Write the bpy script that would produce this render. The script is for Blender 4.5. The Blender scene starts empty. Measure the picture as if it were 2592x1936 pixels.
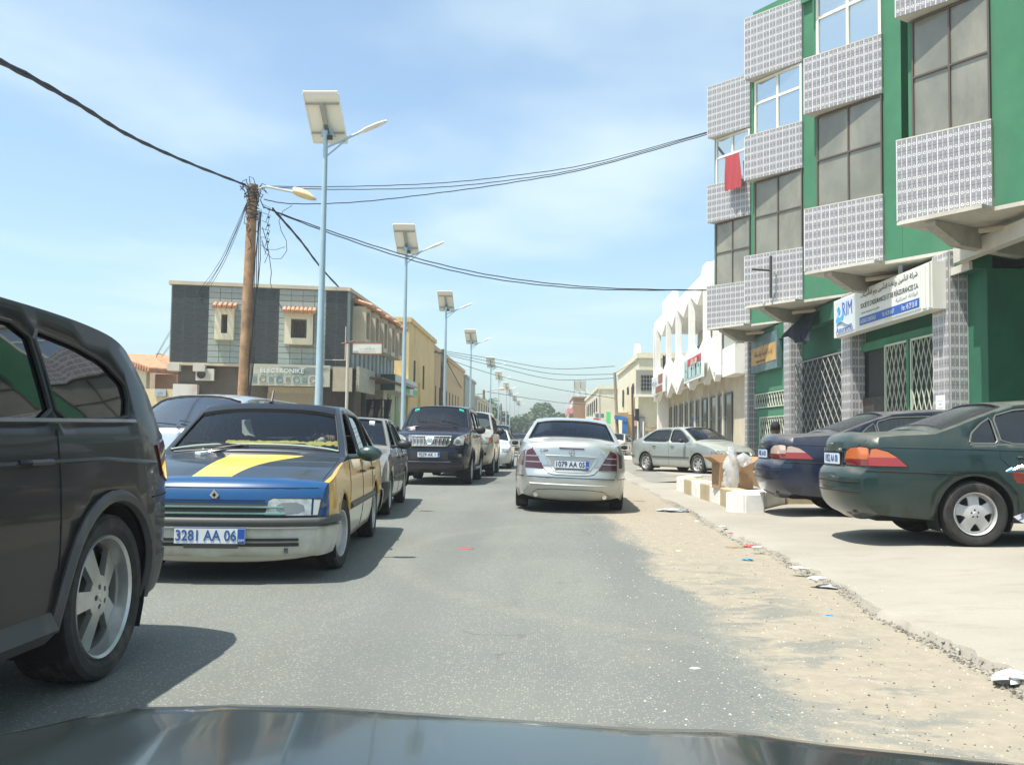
import bpy, bmesh, math, random
import numpy as np
from mathutils import Vector, Matrix, geometry
R = math.radians
random.seed(7)
rnd = random.random
S = bpy.context.scene
col = S.collection

# ---------------- camera ----------------
CAM_H = 1.12; F = 2450.0
cam = bpy.data.objects.new('camera', bpy.data.cameras.new('camera'))
col.objects.link(cam); S.camera = cam
cam.data.sensor_width = 36; cam.data.lens = F / 2592 * 36
cam.data.clip_start = 0.05; cam.data.clip_end = 6000
CM = Matrix.Translation((0, 0, CAM_H)) @ Matrix.Rotation(R(2.08), 4, 'Z') @ Matrix.Rotation(R(93.29), 4, 'X') @ Matrix.Rotation(0.014, 4, 'Z')
cam.matrix_world = CM

def ray(u, v):
    return (CM.to_3x3() @ Vector(((u - 1296) / F, -(v - 968) / F, -1.0)))
def PY(u, v, y):
    d = ray(u, v); t = y / d.y; return Vector((0, 0, CAM_H)) + d * t
def PX(u, v, x):
    d = ray(u, v); t = x / d.x; return Vector((0, 0, CAM_H)) + d * t
def PZ(u, v, z=0.0):
    d = ray(u, v); t = (z - CAM_H) / d.z; return Vector((0, 0, CAM_H)) + d * t

# ---------------- world, sun, exposure ----------------
SUN = Vector((-0.30, -0.20, 0.93)).normalized()
w = bpy.data.worlds.new('World'); S.world = w; w.use_nodes = True
nt = w.node_tree; nt.nodes.clear()
sky = nt.nodes.new('ShaderNodeTexSky'); sky.sky_type = 'NISHITA'; sky.sun_disc = False
sky.sun_elevation = math.asin(SUN.z); sky.sun_rotation = math.atan2(SUN.x, SUN.y)
sky.altitude = 0; sky.air_density = 1.0; sky.dust_density = 1.8; sky.ozone_density = 1.6
bg = nt.nodes.new('ShaderNodeBackground'); out = nt.nodes.new('ShaderNodeOutputWorld')
bg.inputs[1].default_value = 0.12
tc = nt.nodes.new('ShaderNodeTexCoord'); sx = nt.nodes.new('ShaderNodeSeparateXYZ')
nt.links.new(tc.outputs['Generated'], sx.inputs[0])
def wm(op, a, b=None, c=None):
    n = nt.nodes.new('ShaderNodeMath'); n.operation = op
    for i, q in enumerate((a, b, c)):
        if q is None: continue
        if isinstance(q, (int, float)): n.inputs[i].default_value = q
        else: nt.links.new(q, n.inputs[i])
    return n.outputs[0]
zz = wm('MAXIMUM', sx.outputs[2], 0.04)
cx = wm('DIVIDE', sx.outputs[0], zz); cy = wm('DIVIDE', sx.outputs[1], zz)
cmb = nt.nodes.new('ShaderNodeCombineXYZ'); nt.links.new(cx, cmb.inputs[0]); nt.links.new(wm('MULTIPLY', cy, 0.7), cmb.inputs[1])
n1 = nt.nodes.new('ShaderNodeTexNoise'); n1.inputs['Scale'].default_value = 0.55; n1.inputs['Detail'].default_value = 5; n1.inputs['Roughness'].default_value = 0.46
n1.inputs['Distortion'].default_value = 0.15
nt.links.new(cmb.outputs[0], n1.inputs['Vector'])
cr = nt.nodes.new('ShaderNodeMapRange'); cr.inputs[1].default_value = 0.42; cr.inputs[2].default_value = 0.64; cr.interpolation_type = 'SMOOTHSTEP'
nt.links.new(n1.outputs[0], cr.inputs[0])
fade = nt.nodes.new('ShaderNodeMapRange'); fade.inputs[1].default_value = 0.02; fade.inputs[2].default_value = 0.22
nt.links.new(sx.outputs[2], fade.inputs[0])
cf = wm('ADD', wm('MULTIPLY', wm('MULTIPLY', cr.outputs[0], fade.outputs[0]), 0.62), 0.10)
mx = nt.nodes.new('ShaderNodeMix'); mx.data_type = 'RGBA'
tn = nt.nodes.new('ShaderNodeMix'); tn.data_type = 'RGBA'; tn.blend_type = 'MULTIPLY'; tn.inputs[0].default_value = 1; tn.inputs[7].default_value = (.90, 1.0, .98, 1); nt.links.new(sky.outputs[0], tn.inputs[6])
nt.links.new(cf, mx.inputs[0]); nt.links.new(tn.outputs[2], mx.inputs[6]); mx.inputs[7].default_value = (4.0, 4.75, 5.0, 1)
nt.links.new(mx.outputs[2], bg.inputs[0]); nt.links.new(bg.outputs[0], out.inputs[0])
sl = bpy.data.lights.new('sun', 'SUN'); sl.energy = 4.0; sl.angle = R(0.53); sl.color = (1.0, 0.955, 0.88)
so = bpy.data.objects.new('sun', sl); col.objects.link(so)
so.rotation_euler = SUN.to_track_quat('Z', 'Y').to_euler(); so.location = SUN * 60
S.view_settings.view_transform = 'Standard'; S.view_settings.look = 'None'
S.view_settings.gamma = 1; S.view_settings.exposure = 0.95; S.view_settings.use_curve_mapping = False
S.cycles.max_bounces = 7; S.cycles.transparent_max_bounces = 12; S.cycles.use_denoising = True

# ---------------- materials ----------------
class NT:
    def __init__(s, name):
        s.m = bpy.data.materials.new(name); s.m.use_nodes = True
        s.t = s.m.node_tree; s.b = s.t.nodes['Principled BSDF']
    def n(s, ty, **k):
        o = s.t.nodes.new(ty)
        for a, v in k.items():
            if hasattr(o, a): setattr(o, a, v)
            else: s.set(o.inputs[a.replace('_', ' ')], v)
        return o
    def set(s, i, v):
        if isinstance(v, bpy.types.NodeSocket): s.t.links.new(v, i)
        elif isinstance(v, (tuple, list)) and i.type == 'RGBA': i.default_value = tuple(v) + ((1,) if len(v) == 3 else ())
        else: i.default_value = v
    def bs(s, **k):
        for a, v in k.items(): s.set(s.b.inputs[a.replace('_', ' ')], v)
    def co(s, kind='Object'):
        return s.n('ShaderNodeTexCoord').outputs[kind]
    def scl(s, v, sc):
        mp = s.n('ShaderNodeMapping'); s.set(mp.inputs[0], v); mp.inputs['Scale'].default_value = sc; return mp.outputs[0]
    def noise(s, v, scale, detail=4, rough=0.55, dist=0.0):
        o = s.n('ShaderNodeTexNoise', Scale=float(scale), Detail=float(detail), Roughness=float(rough), Distortion=float(dist)); s.set(o.inputs['Vector'], v); return o.outputs[0]
    def math(s, op, a, b=0.0, c=0.0):
        o = s.n('ShaderNodeMath', operation=op)
        for i, q in enumerate((a, b, c)): s.set(o.inputs[i], q)
        return o.outputs[0]
    def rng(s, v, a, b, c=0.0, d=1.0, smooth=True):
        o = s.n('ShaderNodeMapRange'); s.set(o.inputs[0], v)
        if smooth: o.interpolation_type = 'SMOOTHSTEP'
        for i, q in enumerate((a, b, c, d)): o.inputs[i + 1].default_value = q
        return o.outputs[0]
    def mix(s, f, a, b):
        o = s.n('ShaderNodeMix', data_type='RGBA'); s.set(o.inputs[0], f); s.set(o.inputs[6], a); s.set(o.inputs[7], b); return o.outputs[2]
    def xyz(s, v):
        o = s.n('ShaderNodeSeparateXYZ'); s.set(o.inputs[0], v); return o.outputs
    def bump(s, h, strength=0.3, dist=0.02):
        o = s.n('ShaderNodeBump', Strength=float(strength), Distance=float(dist)); s.set(o.inputs['Height'], h); s.set(s.b.inputs['Normal'], o.outputs[0])

MC = {}
def flat(name, c, rough=0.6, metal=0.0, coat=0.0, var=0.0, scale=6.0, bump=0.0, dirt=None, spec=0.5, dirtamt=0.6, dsc=1.5):
    if name in MC: return MC[name]
    t = NT(name); colr = tuple(c)
    if var or bump or dirt:
        oc = t.co()
        nz = t.noise(oc, scale, 6, 0.6)
        if var:
            colr = t.mix(t.rng(nz, 0.3, 0.7), tuple(x * (1 - var) for x in c), tuple(min(1, x * (1 + var)) for x in c))
        if dirt:
            dn = t.noise(t.scl(oc, (1.0, 1.0, 0.35)), dsc, 7, 0.65, 0.4)
            colr = t.mix(t.math('MULTIPLY', t.rng(dn, 0.48, 0.72), dirtamt), colr, dirt)
        if bump: t.bump(t.noise(oc, scale * 5, 5, 0.7), bump, 0.01)
    t.bs(Base_Color=colr, Roughness=rough, Metallic=metal, Coat_Weight=coat, Coat_Roughness=0.06, Specular_IOR_Level=spec)
    MC[name] = t.m; return t.m
def glassmat(name, tint, extra=0.0, rough=0.02):
    if name in MC: return MC[name]
    t = NT(name); t.t.nodes.remove(t.b)
    o = t.t.nodes['Material Output']
    fr = t.n('ShaderNodeFresnel', IOR=1.5)
    tr = t.n('ShaderNodeBsdfTransparent', Color=tint); gl = t.n('ShaderNodeBsdfGlossy', Roughness=rough, Color=(0.95, 0.97, 1.0))
    f = t.math('MINIMUM', t.math('ADD', fr.outputs[0], extra), 1.0)
    m = t.n('ShaderNodeMixShader'); t.set(m.inputs[0], f); t.set(m.inputs[1], tr.outputs[0]); t.set(m.inputs[2], gl.outputs[0])
    t.set(o.inputs[0], m.outputs[0]); MC[name] = t.m; return t.m
def paintmat(name, c, metal=0.4, rough=0.35, dust=0.25, dustc=(0.42, 0.36, 0.27), coat=1.0, custom=None, lowdust=0.3, spec=.4):
    if name in MC: return MC[name]
    t = NT(name); oc = t.co(); x = t.xyz(oc)
    base = custom(t, oc, x) if custom else tuple(c)
    nz = t.noise(oc, 3.5, 7, 0.62); nf = t.noise(oc, 60, 3, 0.6)
    up = t.rng(t.xyz(t.n('ShaderNodeNewGeometry').outputs['Normal'])[2], 0.1, 0.95)
    low = t.rng(x[2], 0.62, 0.2)
    d = t.math('ADD', t.math('MULTIPLY', up, dust), t.math('MULTIPLY', low, lowdust))
    d = t.math('MULTIPLY', t.math('ADD', d, dust * 0.06), t.rng(nz, 0.25, 0.75, 0.45, 1.3))
    d = t.math('MINIMUM', t.math('MULTIPLY', d, t.rng(nf, 0.2, 0.8, 0.8, 1.1)), 0.92)
    colr = t.mix(d, base, dustc)
    t.bs(Base_Color=colr, Metallic=t.math('MULTIPLY', t.math('SUBTRACT', 1.0, d), metal), Roughness=t.rng(d, 0, 0.7, rough, 0.7, False),
         Coat_Weight=t.math('MULTIPLY', t.rng(d, 0.0, 0.75, 1.0, 0.1, False), coat), Coat_Roughness=0.05, Specular_IOR_Level=spec)
    MC[name] = t.m; return t.m

# ---------------- object helpers ----------------
def tag(o, label=None, cat=None, group=None, kind=None):
    if label: o['label'] = label
    if cat: o['category'] = cat
    if group: o['group'] = group
    if kind: o['kind'] = kind
    return o
def empty(name, loc=(0, 0, 0), rz=0.0, label=None, cat=None, group=None, rx=0.0, ry=0.0):
    o = bpy.data.objects.new(name, None); col.objects.link(o); o.location = loc; o.rotation_euler = (rx, ry, rz); o.empty_display_size = 0.2
    return tag(o, label, cat, group)
def copy_tree(o, parent=None, name=None):
    c = o.copy(); col.objects.link(c); c.parent = parent
    for ch in list(o.children): copy_tree(ch, c)
    return c
class MB:
    def __init__(s): s.v = []; s.f = []; s.m = []; s.uv = {}
    def add(s, vs, fs, mi=0):
        n = len(s.v); s.v += [tuple(p) for p in vs]; s.f += [tuple(i + n for i in f) for f in fs]; s.m += [mi] * len(fs); return s
    def box(s, x0, x1, y0, y1, z0, z1, mi=0):
        return s.add([(x0, y0, z0), (x1, y0, z0), (x1, y1, z0), (x0, y1, z0), (x0, y0, z1), (x1, y0, z1), (x1, y1, z1), (x0, y1, z1)],
                     [(0, 3, 2, 1), (4, 5, 6, 7), (0, 1, 5, 4), (1, 2, 6, 5), (2, 3, 7, 6), (3, 0, 4, 7)], mi)
    def obox(s, o, ax, ay, az, mi=0):
        o = Vector(o); ax = Vector(ax); ay = Vector(ay); az = Vector(az)
        p = [o, o + ax, o + ax + ay, o + ay]; p += [q + az for q in p]
        return s.add(p, [(0, 3, 2, 1), (4, 5, 6, 7), (0, 1, 5, 4), (1, 2, 6, 5), (2, 3, 7, 6), (3, 0, 4, 7)], mi)
    def tube(s, pts, r, n=8, mi=0, cap=True):
        pts = [Vector(p) for p in pts]; rr = r if isinstance(r, (list, tuple)) else [r] * len(pts)
        base = len(s.v); prev = None
        for i, p in enumerate(pts):
            t = (pts[min(i + 1, len(pts) - 1)] - pts[max(i - 1, 0)]).normalized()
            if prev is None: a = t.orthogonal().normalized()
            else: a = (prev - t * prev.dot(t)); a = a.normalized() if a.length > 1e-6 else t.orthogonal().normalized()
            prev = a; b = t.cross(a)
            for k in range(n):
                an = 2 * math.pi * k / n; s.v.append(tuple(p + (a * math.cos(an) + b * math.sin(an)) * rr[i]))
        for i in range(len(pts) - 1):
            for k in range(n):
                k2 = (k + 1) % n; s.f.append((base + i * n + k, base + i * n + k2, base + (i + 1) * n + k2, base + (i + 1) * n + k)); s.m.append(mi)
        if cap:
            s.f.append(tuple(base + k for k in range(n))[::-1]); s.m.append(mi)
            e = base + (len(pts) - 1) * n; s.f.append(tuple(e + k for k in range(n))); s.m.append(mi)
        return s
    def lathe(s, prof, n=32, axis='X', mi=0, c=(0, 0, 0)):
        base = len(s.v); c = Vector(c)
        for (a, r) in prof:
            for k in range(n):
                an = 2 * math.pi * k / n
                q = Vector((a, r * math.cos(an), r * math.sin(an))) if axis == 'X' else Vector((r * math.cos(an), r * math.sin(an), a))
                s.v.append(tuple(q + c))
        for i in range(len(prof) - 1):
            for k in range(n):
                k2 = (k + 1) % n; s.f.append((base + i * n + k, base + (i + 1) * n + k, base + (i + 1) * n + k2, base + i * n + k2)); s.m.append(mi)
        return s
    def prism(s, poly, o, ax, ay, ext, mi=0):
        o = Vector(o); ax = Vector(ax); ay = Vector(ay); ext = Vector(ext); n = len(poly)
        p = [o + ax * a + ay * b for a, b in poly]
        return s.add(p + [q + ext for q in p], [tuple(range(n))[::-1], tuple(range(n, 2 * n))] + [(i, (i + 1) % n, n + (i + 1) % n, n + i) for i in range(n)], mi)
    def sphere(s, c, r, n=12, m=8, mi=0, sc=(1, 1, 1)):
        prof = []; base = len(s.v)
        for i in range(m + 1):
            ph = math.pi * i / m
            for k in range(n):
                a = 2 * math.pi * k / n
                s.v.append((c[0] + r * sc[0] * math.sin(ph) * math.cos(a), c[1] + r * sc[1] * math.sin(ph) * math.sin(a), c[2] + r * sc[2] * math.cos(ph)))
        for i in range(m):
            for k in range(n):
                k2 = (k + 1) % n; s.f.append((base + i * n + k, base + (i + 1) * n + k, base + (i + 1) * n + k2, base + i * n + k2)); s.m.append(mi)
        return s
    def build(s, name, mats, parent=None, smooth=False, ang=40):
        me = bpy.data.meshes.new(name); me.from_pydata(s.v, [], s.f)
        for m in (mats if isinstance(mats, (list, tuple)) else [mats]): me.materials.append(m)
        if max(s.m, default=0): me.polygons.foreach_set('material_index', s.m)
        bm = bmesh.new(); bm.from_mesh(me)
        bmesh.ops.recalc_face_normals(bm, faces=bm.faces); bm.to_mesh(me); bm.free()
        if smooth: smooth_mesh(me, ang)
        o = bpy.data.objects.new(name, me); col.objects.link(o)
        if parent: o.parent = parent
        return o
def smooth_mesh(me, ang=40):
    me.polygons.foreach_set('use_smooth', [True] * len(me.polygons))
    try: me.set_sharp_from_angle(angle=R(ang))
    except Exception: pass
def bx(name, x0, x1, y0, y1, z0, z1, m, parent=None, **k):
    o = MB().box(x0, x1, y0, y1, z0, z1).build(name, m, parent)
    if k: tag(o, **k)
    return o
def text_obj(txt, size, m, parent, loc, rot, name='lettering', ext=0.001, sx=1.0, align='CENTER', bold=0.0):
    cu = bpy.data.curves.new('t', 'FONT'); cu.body = txt; cu.size = size; cu.align_x = align; cu.align_y = 'CENTER'; cu.extrude = ext; cu.offset = bold
    cu.resolution_u = 3
    t = bpy.data.objects.new('t', cu)
    me = bpy.data.meshes.new_from_object(t); me.materials.clear(); me.materials.append(m)
    bpy.data.objects.remove(t)
    o = bpy.data.objects.new(name, me); col.objects.link(o); o.parent = parent; o.location = loc; o.rotation_euler = rot; o.scale = (sx, 1, 1)
    return o
# arabic shaping to presentation forms, written right to left
AF = {'ا': (0xFE8D, 0xFE8E, 0, 0), 'أ': (0xFE83, 0xFE84, 0, 0), 'إ': (0xFE87, 0xFE88, 0, 0), 'ب': (0xFE8F, 0xFE90, 0xFE91, 0xFE92), 'ت': (0xFE95, 0xFE96, 0xFE97, 0xFE98),
      'ة': (0xFE93, 0xFE94, 0, 0), 'د': (0xFEA9, 0xFEAA, 0, 0), 'ر': (0xFEAD, 0xFEAE, 0, 0), 'ز': (0xFEAF, 0xFEB0, 0, 0), 'س': (0xFEB1, 0xFEB2, 0xFEB3, 0xFEB4),
      'ش': (0xFEB5, 0xFEB6, 0xFEB7, 0xFEB8), 'ص': (0xFEB9, 0xFEBA, 0xFEBB, 0xFEBC), 'ع': (0xFEC9, 0xFECA, 0xFECB, 0xFECC), 'ق': (0xFED5, 0xFED6, 0xFED7, 0xFED8),
      'ك': (0xFED9, 0xFEDA, 0xFEDB, 0xFEDC), 'ل': (0xFEDD, 0xFEDE, 0xFEDF, 0xFEE0), 'م': (0xFEE1, 0xFEE2, 0xFEE3, 0xFEE4), 'ن': (0xFEE5, 0xFEE6, 0xFEE7, 0xFEE8),
      'ه': (0xFEE9, 0xFEEA, 0xFEEB, 0xFEEC), 'و': (0xFEED, 0xFEEE, 0, 0), 'ي': (0xFEF1, 0xFEF2, 0xFEF3, 0xFEF4), 'ئ': (0xFE89, 0xFE8A, 0xFE8B, 0xFE8C),
      'ح': (0xFEA1, 0xFEA2, 0xFEA3, 0xFEA4), 'ج': (0xFE9D, 0xFE9E, 0xFE9F, 0xFEA0), 'ف': (0xFED1, 0xFED2, 0xFED3, 0xFED4)}
def ar(s):
    o = []
    for i, ch in enumerate(s):
        if ch not in AF: o.append(ch); continue
        p = i > 0 and s[i - 1] in AF and AF[s[i - 1]][2] != 0
        nx = i + 1 < len(s) and s[i + 1] in AF and AF[ch][2] != 0
        o.append(chr(AF[ch][3 if p and nx else 1 if p else 2 if nx else 0]))
    return ''.join(reversed(o))
def chaikin(p, it=1, closed=False, q=0.25):
    for _ in range(it):
        n = []
        L = len(p)
        for i in range(L if closed else L - 1):
            a, b = p[i], p[(i + 1) % L]
            n += [(a[0] * (1 - q) + b[0] * q, a[1] * (1 - q) + b[1] * q), (a[0] * q + b[0] * (1 - q), a[1] * q + b[1] * (1 - q))]
        if not closed: n = [p[0]] + n + [p[-1]]
        p = n
    return p
def dens(p, res, closed=True):
    o = []; L = len(p)
    for i in range(L if closed else L - 1):
        a, b = p[i], p[(i + 1) % L]; d = math.hypot(b[0] - a[0], b[1] - a[1]); k = max(1, int(math.ceil(d / res)))
        for j in range(k): o.append((a[0] + (b[0] - a[0]) * j / k, a[1] + (b[1] - a[1]) * j / k))
    if not closed: o.append(p[-1])
    return o
def inpoly(x, y, p):
    c = False; j = len(p) - 1
    for i in range(len(p)):
        if (p[i][1] > y) != (p[j][1] > y) and x < (p[j][0] - p[i][0]) * (y - p[i][1]) / (p[j][1] - p[i][1]) + p[i][0]: c = not c
        j = i
    return c
def seg_d(x, y, P):
    P = np.array(P); A = P; B = np.roll(P, -1, 0); d = B - A; t = ((x - A[:, 0]) * d[:, 0] + (y - A[:, 1]) * d[:, 1]) / np.maximum((d ** 2).sum(1), 1e-12)
    t = np.clip(t, 0, 1); return np.hypot(A[:, 0] + t * d[:, 0] - x, A[:, 1] + t * d[:, 1] - y).min()
def tri_fill(outer, holes=(), res=0.1):
    vs = [Vector(p) for p in outer]; es = [(i, (i + 1) % len(outer)) for i in range(len(outer))]
    for h in holes:
        b = len(vs); vs += [Vector(p) for p in h]; es += [(b + i, b + (i + 1) % len(h)) for i in range(len(h))]
    xs = [p[0] for p in outer]; ys = [p[1] for p in outer]
    x = min(xs) + res / 2
    while x < max(xs):
        y = min(ys) + res / 2
        while y < max(ys):
            if inpoly(x, y, outer) and not any(inpoly(x, y, h) for h in holes) and seg_d(x, y, outer) > res * 0.35 and all(seg_d(x, y, h) > res * 0.35 for h in holes):
                vs.append(Vector((x, y)))
            y += res
        x += res
    v, e, f, *_ = geometry.delaunay_2d_cdt(vs, es, [], 0, 1e-5)
    out = []
    for t in f:
        cx = sum(v[i][0] for i in t) / len(t); cy = sum(v[i][1] for i in t) / len(t)
        if inpoly(cx, cy, outer) and not any(inpoly(cx, cy, h) for h in holes): out.append(tuple(t))
    return [tuple(q) for q in v], out
# ---------------- ground ----------------
def sheet(name, poly, z, m, kind='structure', label=None, thick=None):
    mb = MB(); n = len(poly)
    mb.v = [(p[0], p[1], z if len(p) < 3 else p[2]) for p in poly]; mb.f = [tuple(range(n))]; mb.m = [0]
    o = mb.build(name, m); tag(o, label, None, None, kind); return o
def sand_mat():
    t = NT('sand'); oc = t.co(); n = t.noise(oc, .35, 8, .6); n2 = t.noise(oc, 5, 6, .65); n3 = t.noise(oc, 70, 3, .7)
    c = t.mix(t.rng(n, .3, .7), (.33, .285, .215), (.385, .34, .26)); c = t.mix(t.rng(n2, .45, .8), c, (.30, .24, .16)); c = t.mix(t.math('MULTIPLY', t.rng(n3, .55, .8), .35), c, (.3, .26, .2))
    t.bs(Base_Color=c, Roughness=.95, Specular_IOR_Level=.2); t.bump(t.math('ADD', n2, t.math('MULTIPLY', n3, .3)), .5, .03); return t.m
SAND = sand_mat()
def asphalt_mat():
    t = NT('asphalt'); oc = t.co(); x = t.xyz(oc)
    n = t.noise(oc, .22, 6, .6); n2 = t.noise(t.scl(oc, (1.5, .25, 1)), 1.0, 6, .6, .4); nf = t.noise(oc, 90, 3, .75)
    v = t.n('ShaderNodeTexVoronoi', Scale=75.0); t.set(v.inputs['Vector'], oc)
    vc = t.xyz(v.outputs['Color'])
    stone = t.math('MULTIPLY', t.math('LESS_THAN', v.outputs['Distance'], .36), t.math('GREATER_THAN', vc[0], .62))
    c = t.mix(t.rng(n, .3, .7), (.148, .162, .145), (.19, .20, .175)); c = t.mix(t.math('MULTIPLY', t.rng(n2, .4, .75), .45), c, (.125, .13, .12))
    c = t.mix(t.math('MULTIPLY', t.rng(nf, .3, .7), .5), c, (.10, .105, .10))
    c = t.mix(t.math('MULTIPLY', stone, t.math('ADD', .3, t.math('MULTIPLY', vc[1], .5))), c, (.40, .385, .33))
    # sweep of fine dust curving across the lane and sand blown in from the shoulder
    ns = t.noise(t.scl(oc, (1.0, .35, 1)), 1.1, 9, .68, .7); nm = t.noise(oc, 9, 8, .72, .3)
    edge = t.math('ADD', x[0], t.math('MULTIPLY', t.math('SUBTRACT', ns, .5), 1.5)); edge = t.math('ADD', edge, t.math('MULTIPLY', t.math('SUBTRACT', nm, .5), .55))
    # shoulder is sandier further from the camera
    sh = t.math('ADD', t.math('ADD', edge, t.rng(x[1], 4, 16, 0.0, .45, False)), t.rng(x[1], 3, 6.5, .3, .0))
    # bare wet-dark patches inside the sand
    pn = t.noise(t.scl(oc, (.8, 1.15, 1)), 1.9, 12, .7, .6)
    band = t.math('MULTIPLY', t.rng(x[0], .5, .9), t.rng(x[0], 2.05, 1.5)); band = t.math('MULTIPLY', band, t.rng(x[1], 10.5, 6.5))
    sm = t.math('MULTIPLY', t.rng(sh, 1.02, 1.42), t.math('SUBTRACT', 1.0, t.math('MULTIPLY', t.math('MULTIPLY', band, t.rng(pn, .49, .56)), .72)))
    film = t.math('MULTIPLY', t.rng(t.noise(t.scl(oc, (1, .2, 1)), .9, 8, .65, .6), .45, .8), t.rng(x[0], -1.4, 1.2, .10, .45)); film = t.math('MAXIMUM', film, t.rng(x[1], 25, 120, 0.0, .5))
    far_ = t.rng(t.math('ADD', t.math('MULTIPLY', x[0], -1.0), ns), 4.6, 6.0)
    sandc = t.mix(t.rng(nm, .3, .75), (.26, .228, .175), (.325, .288, .222))
    tr = t.math('ABSOLUTE', t.math('SUBTRACT', t.math('ABSOLUTE', t.math('SUBTRACT', x[0], -.1)), .78)); c = t.mix(t.math('MULTIPLY', t.rng(tr, .38, .05), .28), c, (.11, .115, .11))
    st = t.noise(t.scl(oc, (1, .6, 1)), 1.7, 5, .6); c = t.mix(t.math('MULTIPLY', t.rng(st, .62, .74), .45), c, (.08, .08, .078))
    rr9 = t.math('SQRT', t.math('ADD', t.math('POWER', t.math('SUBTRACT', x[0], 3.2), 2.0), t.math('POWER', t.math('SUBTRACT', x[1], 9.5), 2.0))); arc = t.math('MULTIPLY', t.rng(t.math('ABSOLUTE', t.math('SUBTRACT', rr9, 4.6)), .22, .0), t.rng(nm, .3, .6)); c = t.mix(t.math('MULTIPLY', arc, .16), c, (.30, .275, .22))
    cw = t.n('ShaderNodeVectorMath', operation='ADD'); t.set(cw.inputs[0], oc); nv = t.n('ShaderNodeTexNoise', Scale=1.6, Detail=6.0); t.set(nv.inputs['Vector'], oc); t.set(cw.inputs[1], nv.outputs[1])
    vk = t.n('ShaderNodeTexVoronoi', feature='DISTANCE_TO_EDGE', Scale=.42); t.set(vk.inputs['Vector'], cw.outputs[0]); ck = t.math('MULTIPLY', t.math('LESS_THAN', vk.outputs['Distance'], .0065), t.math('GREATER_THAN', t.noise(oc, .33, 3), .56))
    c = t.mix(t.math('MULTIPLY', ck, .28), c, (.055, .055, .05))
    c = t.mix(film, c, (.31, .285, .23)); c = t.mix(t.math('MAXIMUM', sm, t.math('MULTIPLY', far_, .85)), c, sandc)
    # old paint remnants left lane
    t.bs(Base_Color=c, Roughness=t.rng(sm, 0, 1, .8, .95), Specular_IOR_Level=.25)
    t.bump(t.math('ADD', t.math('MULTIPLY', nf, .5), t.math('ADD', t.math('MULTIPLY', stone, .3), t.math('MULTIPLY', nm, .6))), .45, .012)
    return t.m
def concrete_mat():
    t = NT('pavement_concrete'); oc = t.co(); n = t.noise(oc, .5, 8, .6); n2 = t.noise(t.scl(oc, (.6, 1.5, 1)), 3, 8, .7, .3); n3 = t.noise(oc, 55, 3, .7)
    c = t.mix(t.rng(n, .3, .7), (.27, .252, .208), (.33, .306, .256)); c = t.mix(t.rng(n2, .5, .75), c, (.26, .235, .185)); c = t.mix(t.math('MULTIPLY', t.rng(n3, .5, .8), .4), c, (.20, .185, .155))
    t.bs(Base_Color=c, Roughness=.9, Specular_IOR_Level=.25); t.bump(t.math('ADD', n2, n3), .3, .012); return t.m
ASPH = asphalt_mat(); CONC = concrete_mat()
sheet('ground', [(-900, -60), (900, -60), (900, 2500), (-900, 2500)], -.02, SAND)
sheet('road', [(-5.9, -20), (2.35, -20), (2.35, 420), (-5.9, 420)], 0.0, ASPH)
# faded centre line and a painted dash by the SUV
# pavement with a crumbled edge: profile rises from the gutter to the forecourt
rs = random.Random(11)
ys = [-6.0]
while ys[-1] < 36: ys.append(ys[-1] + (.07 if ys[-1] < 14 else .25) * (0.7 + .6 * rs.random()))
m = MB(); prof_x = [0.0, .035, .10, .35, 1.0, 1.5, 3, 6, 14]; zz_ = [-.02, .045, .055, .06, .085, .12, .13, .13, .13]
wv = 0
for y in ys:
    wv = wv * .75 + (rs.random() - .5) * .07; x0 = 2.2 + .03 * math.sin(y * .9) + .02 * math.sin(y * 2.7) + wv
    for k, (dx, z) in enumerate(zip(prof_x, zz_)):
        j = (rs.random() - .5) * (.012 if k in (1, 2) else .0)
        m.v.append((x0 * (1 if k < 4 else 0) + (2.2 if k >= 4 else 0) + dx, y, z + j))
K = len(prof_x)
for a in range(len(ys) - 1):
    for k in range(K - 1): m.f.append((a * K + k, a * K + k + 1, (a + 1) * K + k + 1, (a + 1) * K + k)); m.m.append(0)
tag(m.build('pavement', CONC, None, True, 50), kind='structure')
# broken lip: rubble and pebbles
RUB = flat('rubble', (.23, .215, .18), .9, var=.75, scale=26)
def pebbles(name, n, fx, fz, s0, s1, m_, label, cl=1.0):
    g = MB(); r2 = random.Random(len(name) * 7 + n)
    for _ in range(n):
        y = 3.6 + 14 * r2.random() ** 1.6; x = fx(y, r2); s = s0 + (s1 - s0) * r2.random() ** 2; z = fz(x, y)
        vs = [Vector((r2.uniform(-1, 1), r2.uniform(-1, 1), r2.uniform(-.3, .8))) for _ in range(6)]
        vs = [Vector((1, 0, 0)), Vector((-.5, .86, 0)), Vector((-.5, -.86, 0)), Vector((.1, .1, .8)), ]
        q = Matrix.Rotation(r2.random() * 6.28, 3, 'Z') @ Matrix.Diagonal((1, .5 + .7 * r2.random(), .6 + .5 * r2.random()))
        g.add([q @ v * s + Vector((x, y, z)) for v in vs], [(0, 1, 3), (1, 2, 3), (2, 0, 3)])
    tag(g.build(name, m_), label, None, None, 'stuff')
pebbles('edge_rubble', 2600, lambda y, r: 2.19 + .03 * math.sin(y * .9) + .02 * math.sin(y * 2.7) + r.gauss(0, .028), lambda x, y: .03 if x > 2.2 else .005, .005, .019, RUB, 'crumbled dark and pale rubble along the broken pavement edge')
pebbles('light_grit', 1500, lambda y, r: r.uniform(.4, 2.6), lambda x, y: .0 if x < 2.18 else .055, .003, .009, flat('grit_pale', (.5, .46, .38), .9), 'pale grit scattered over the sandy shoulder')
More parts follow.
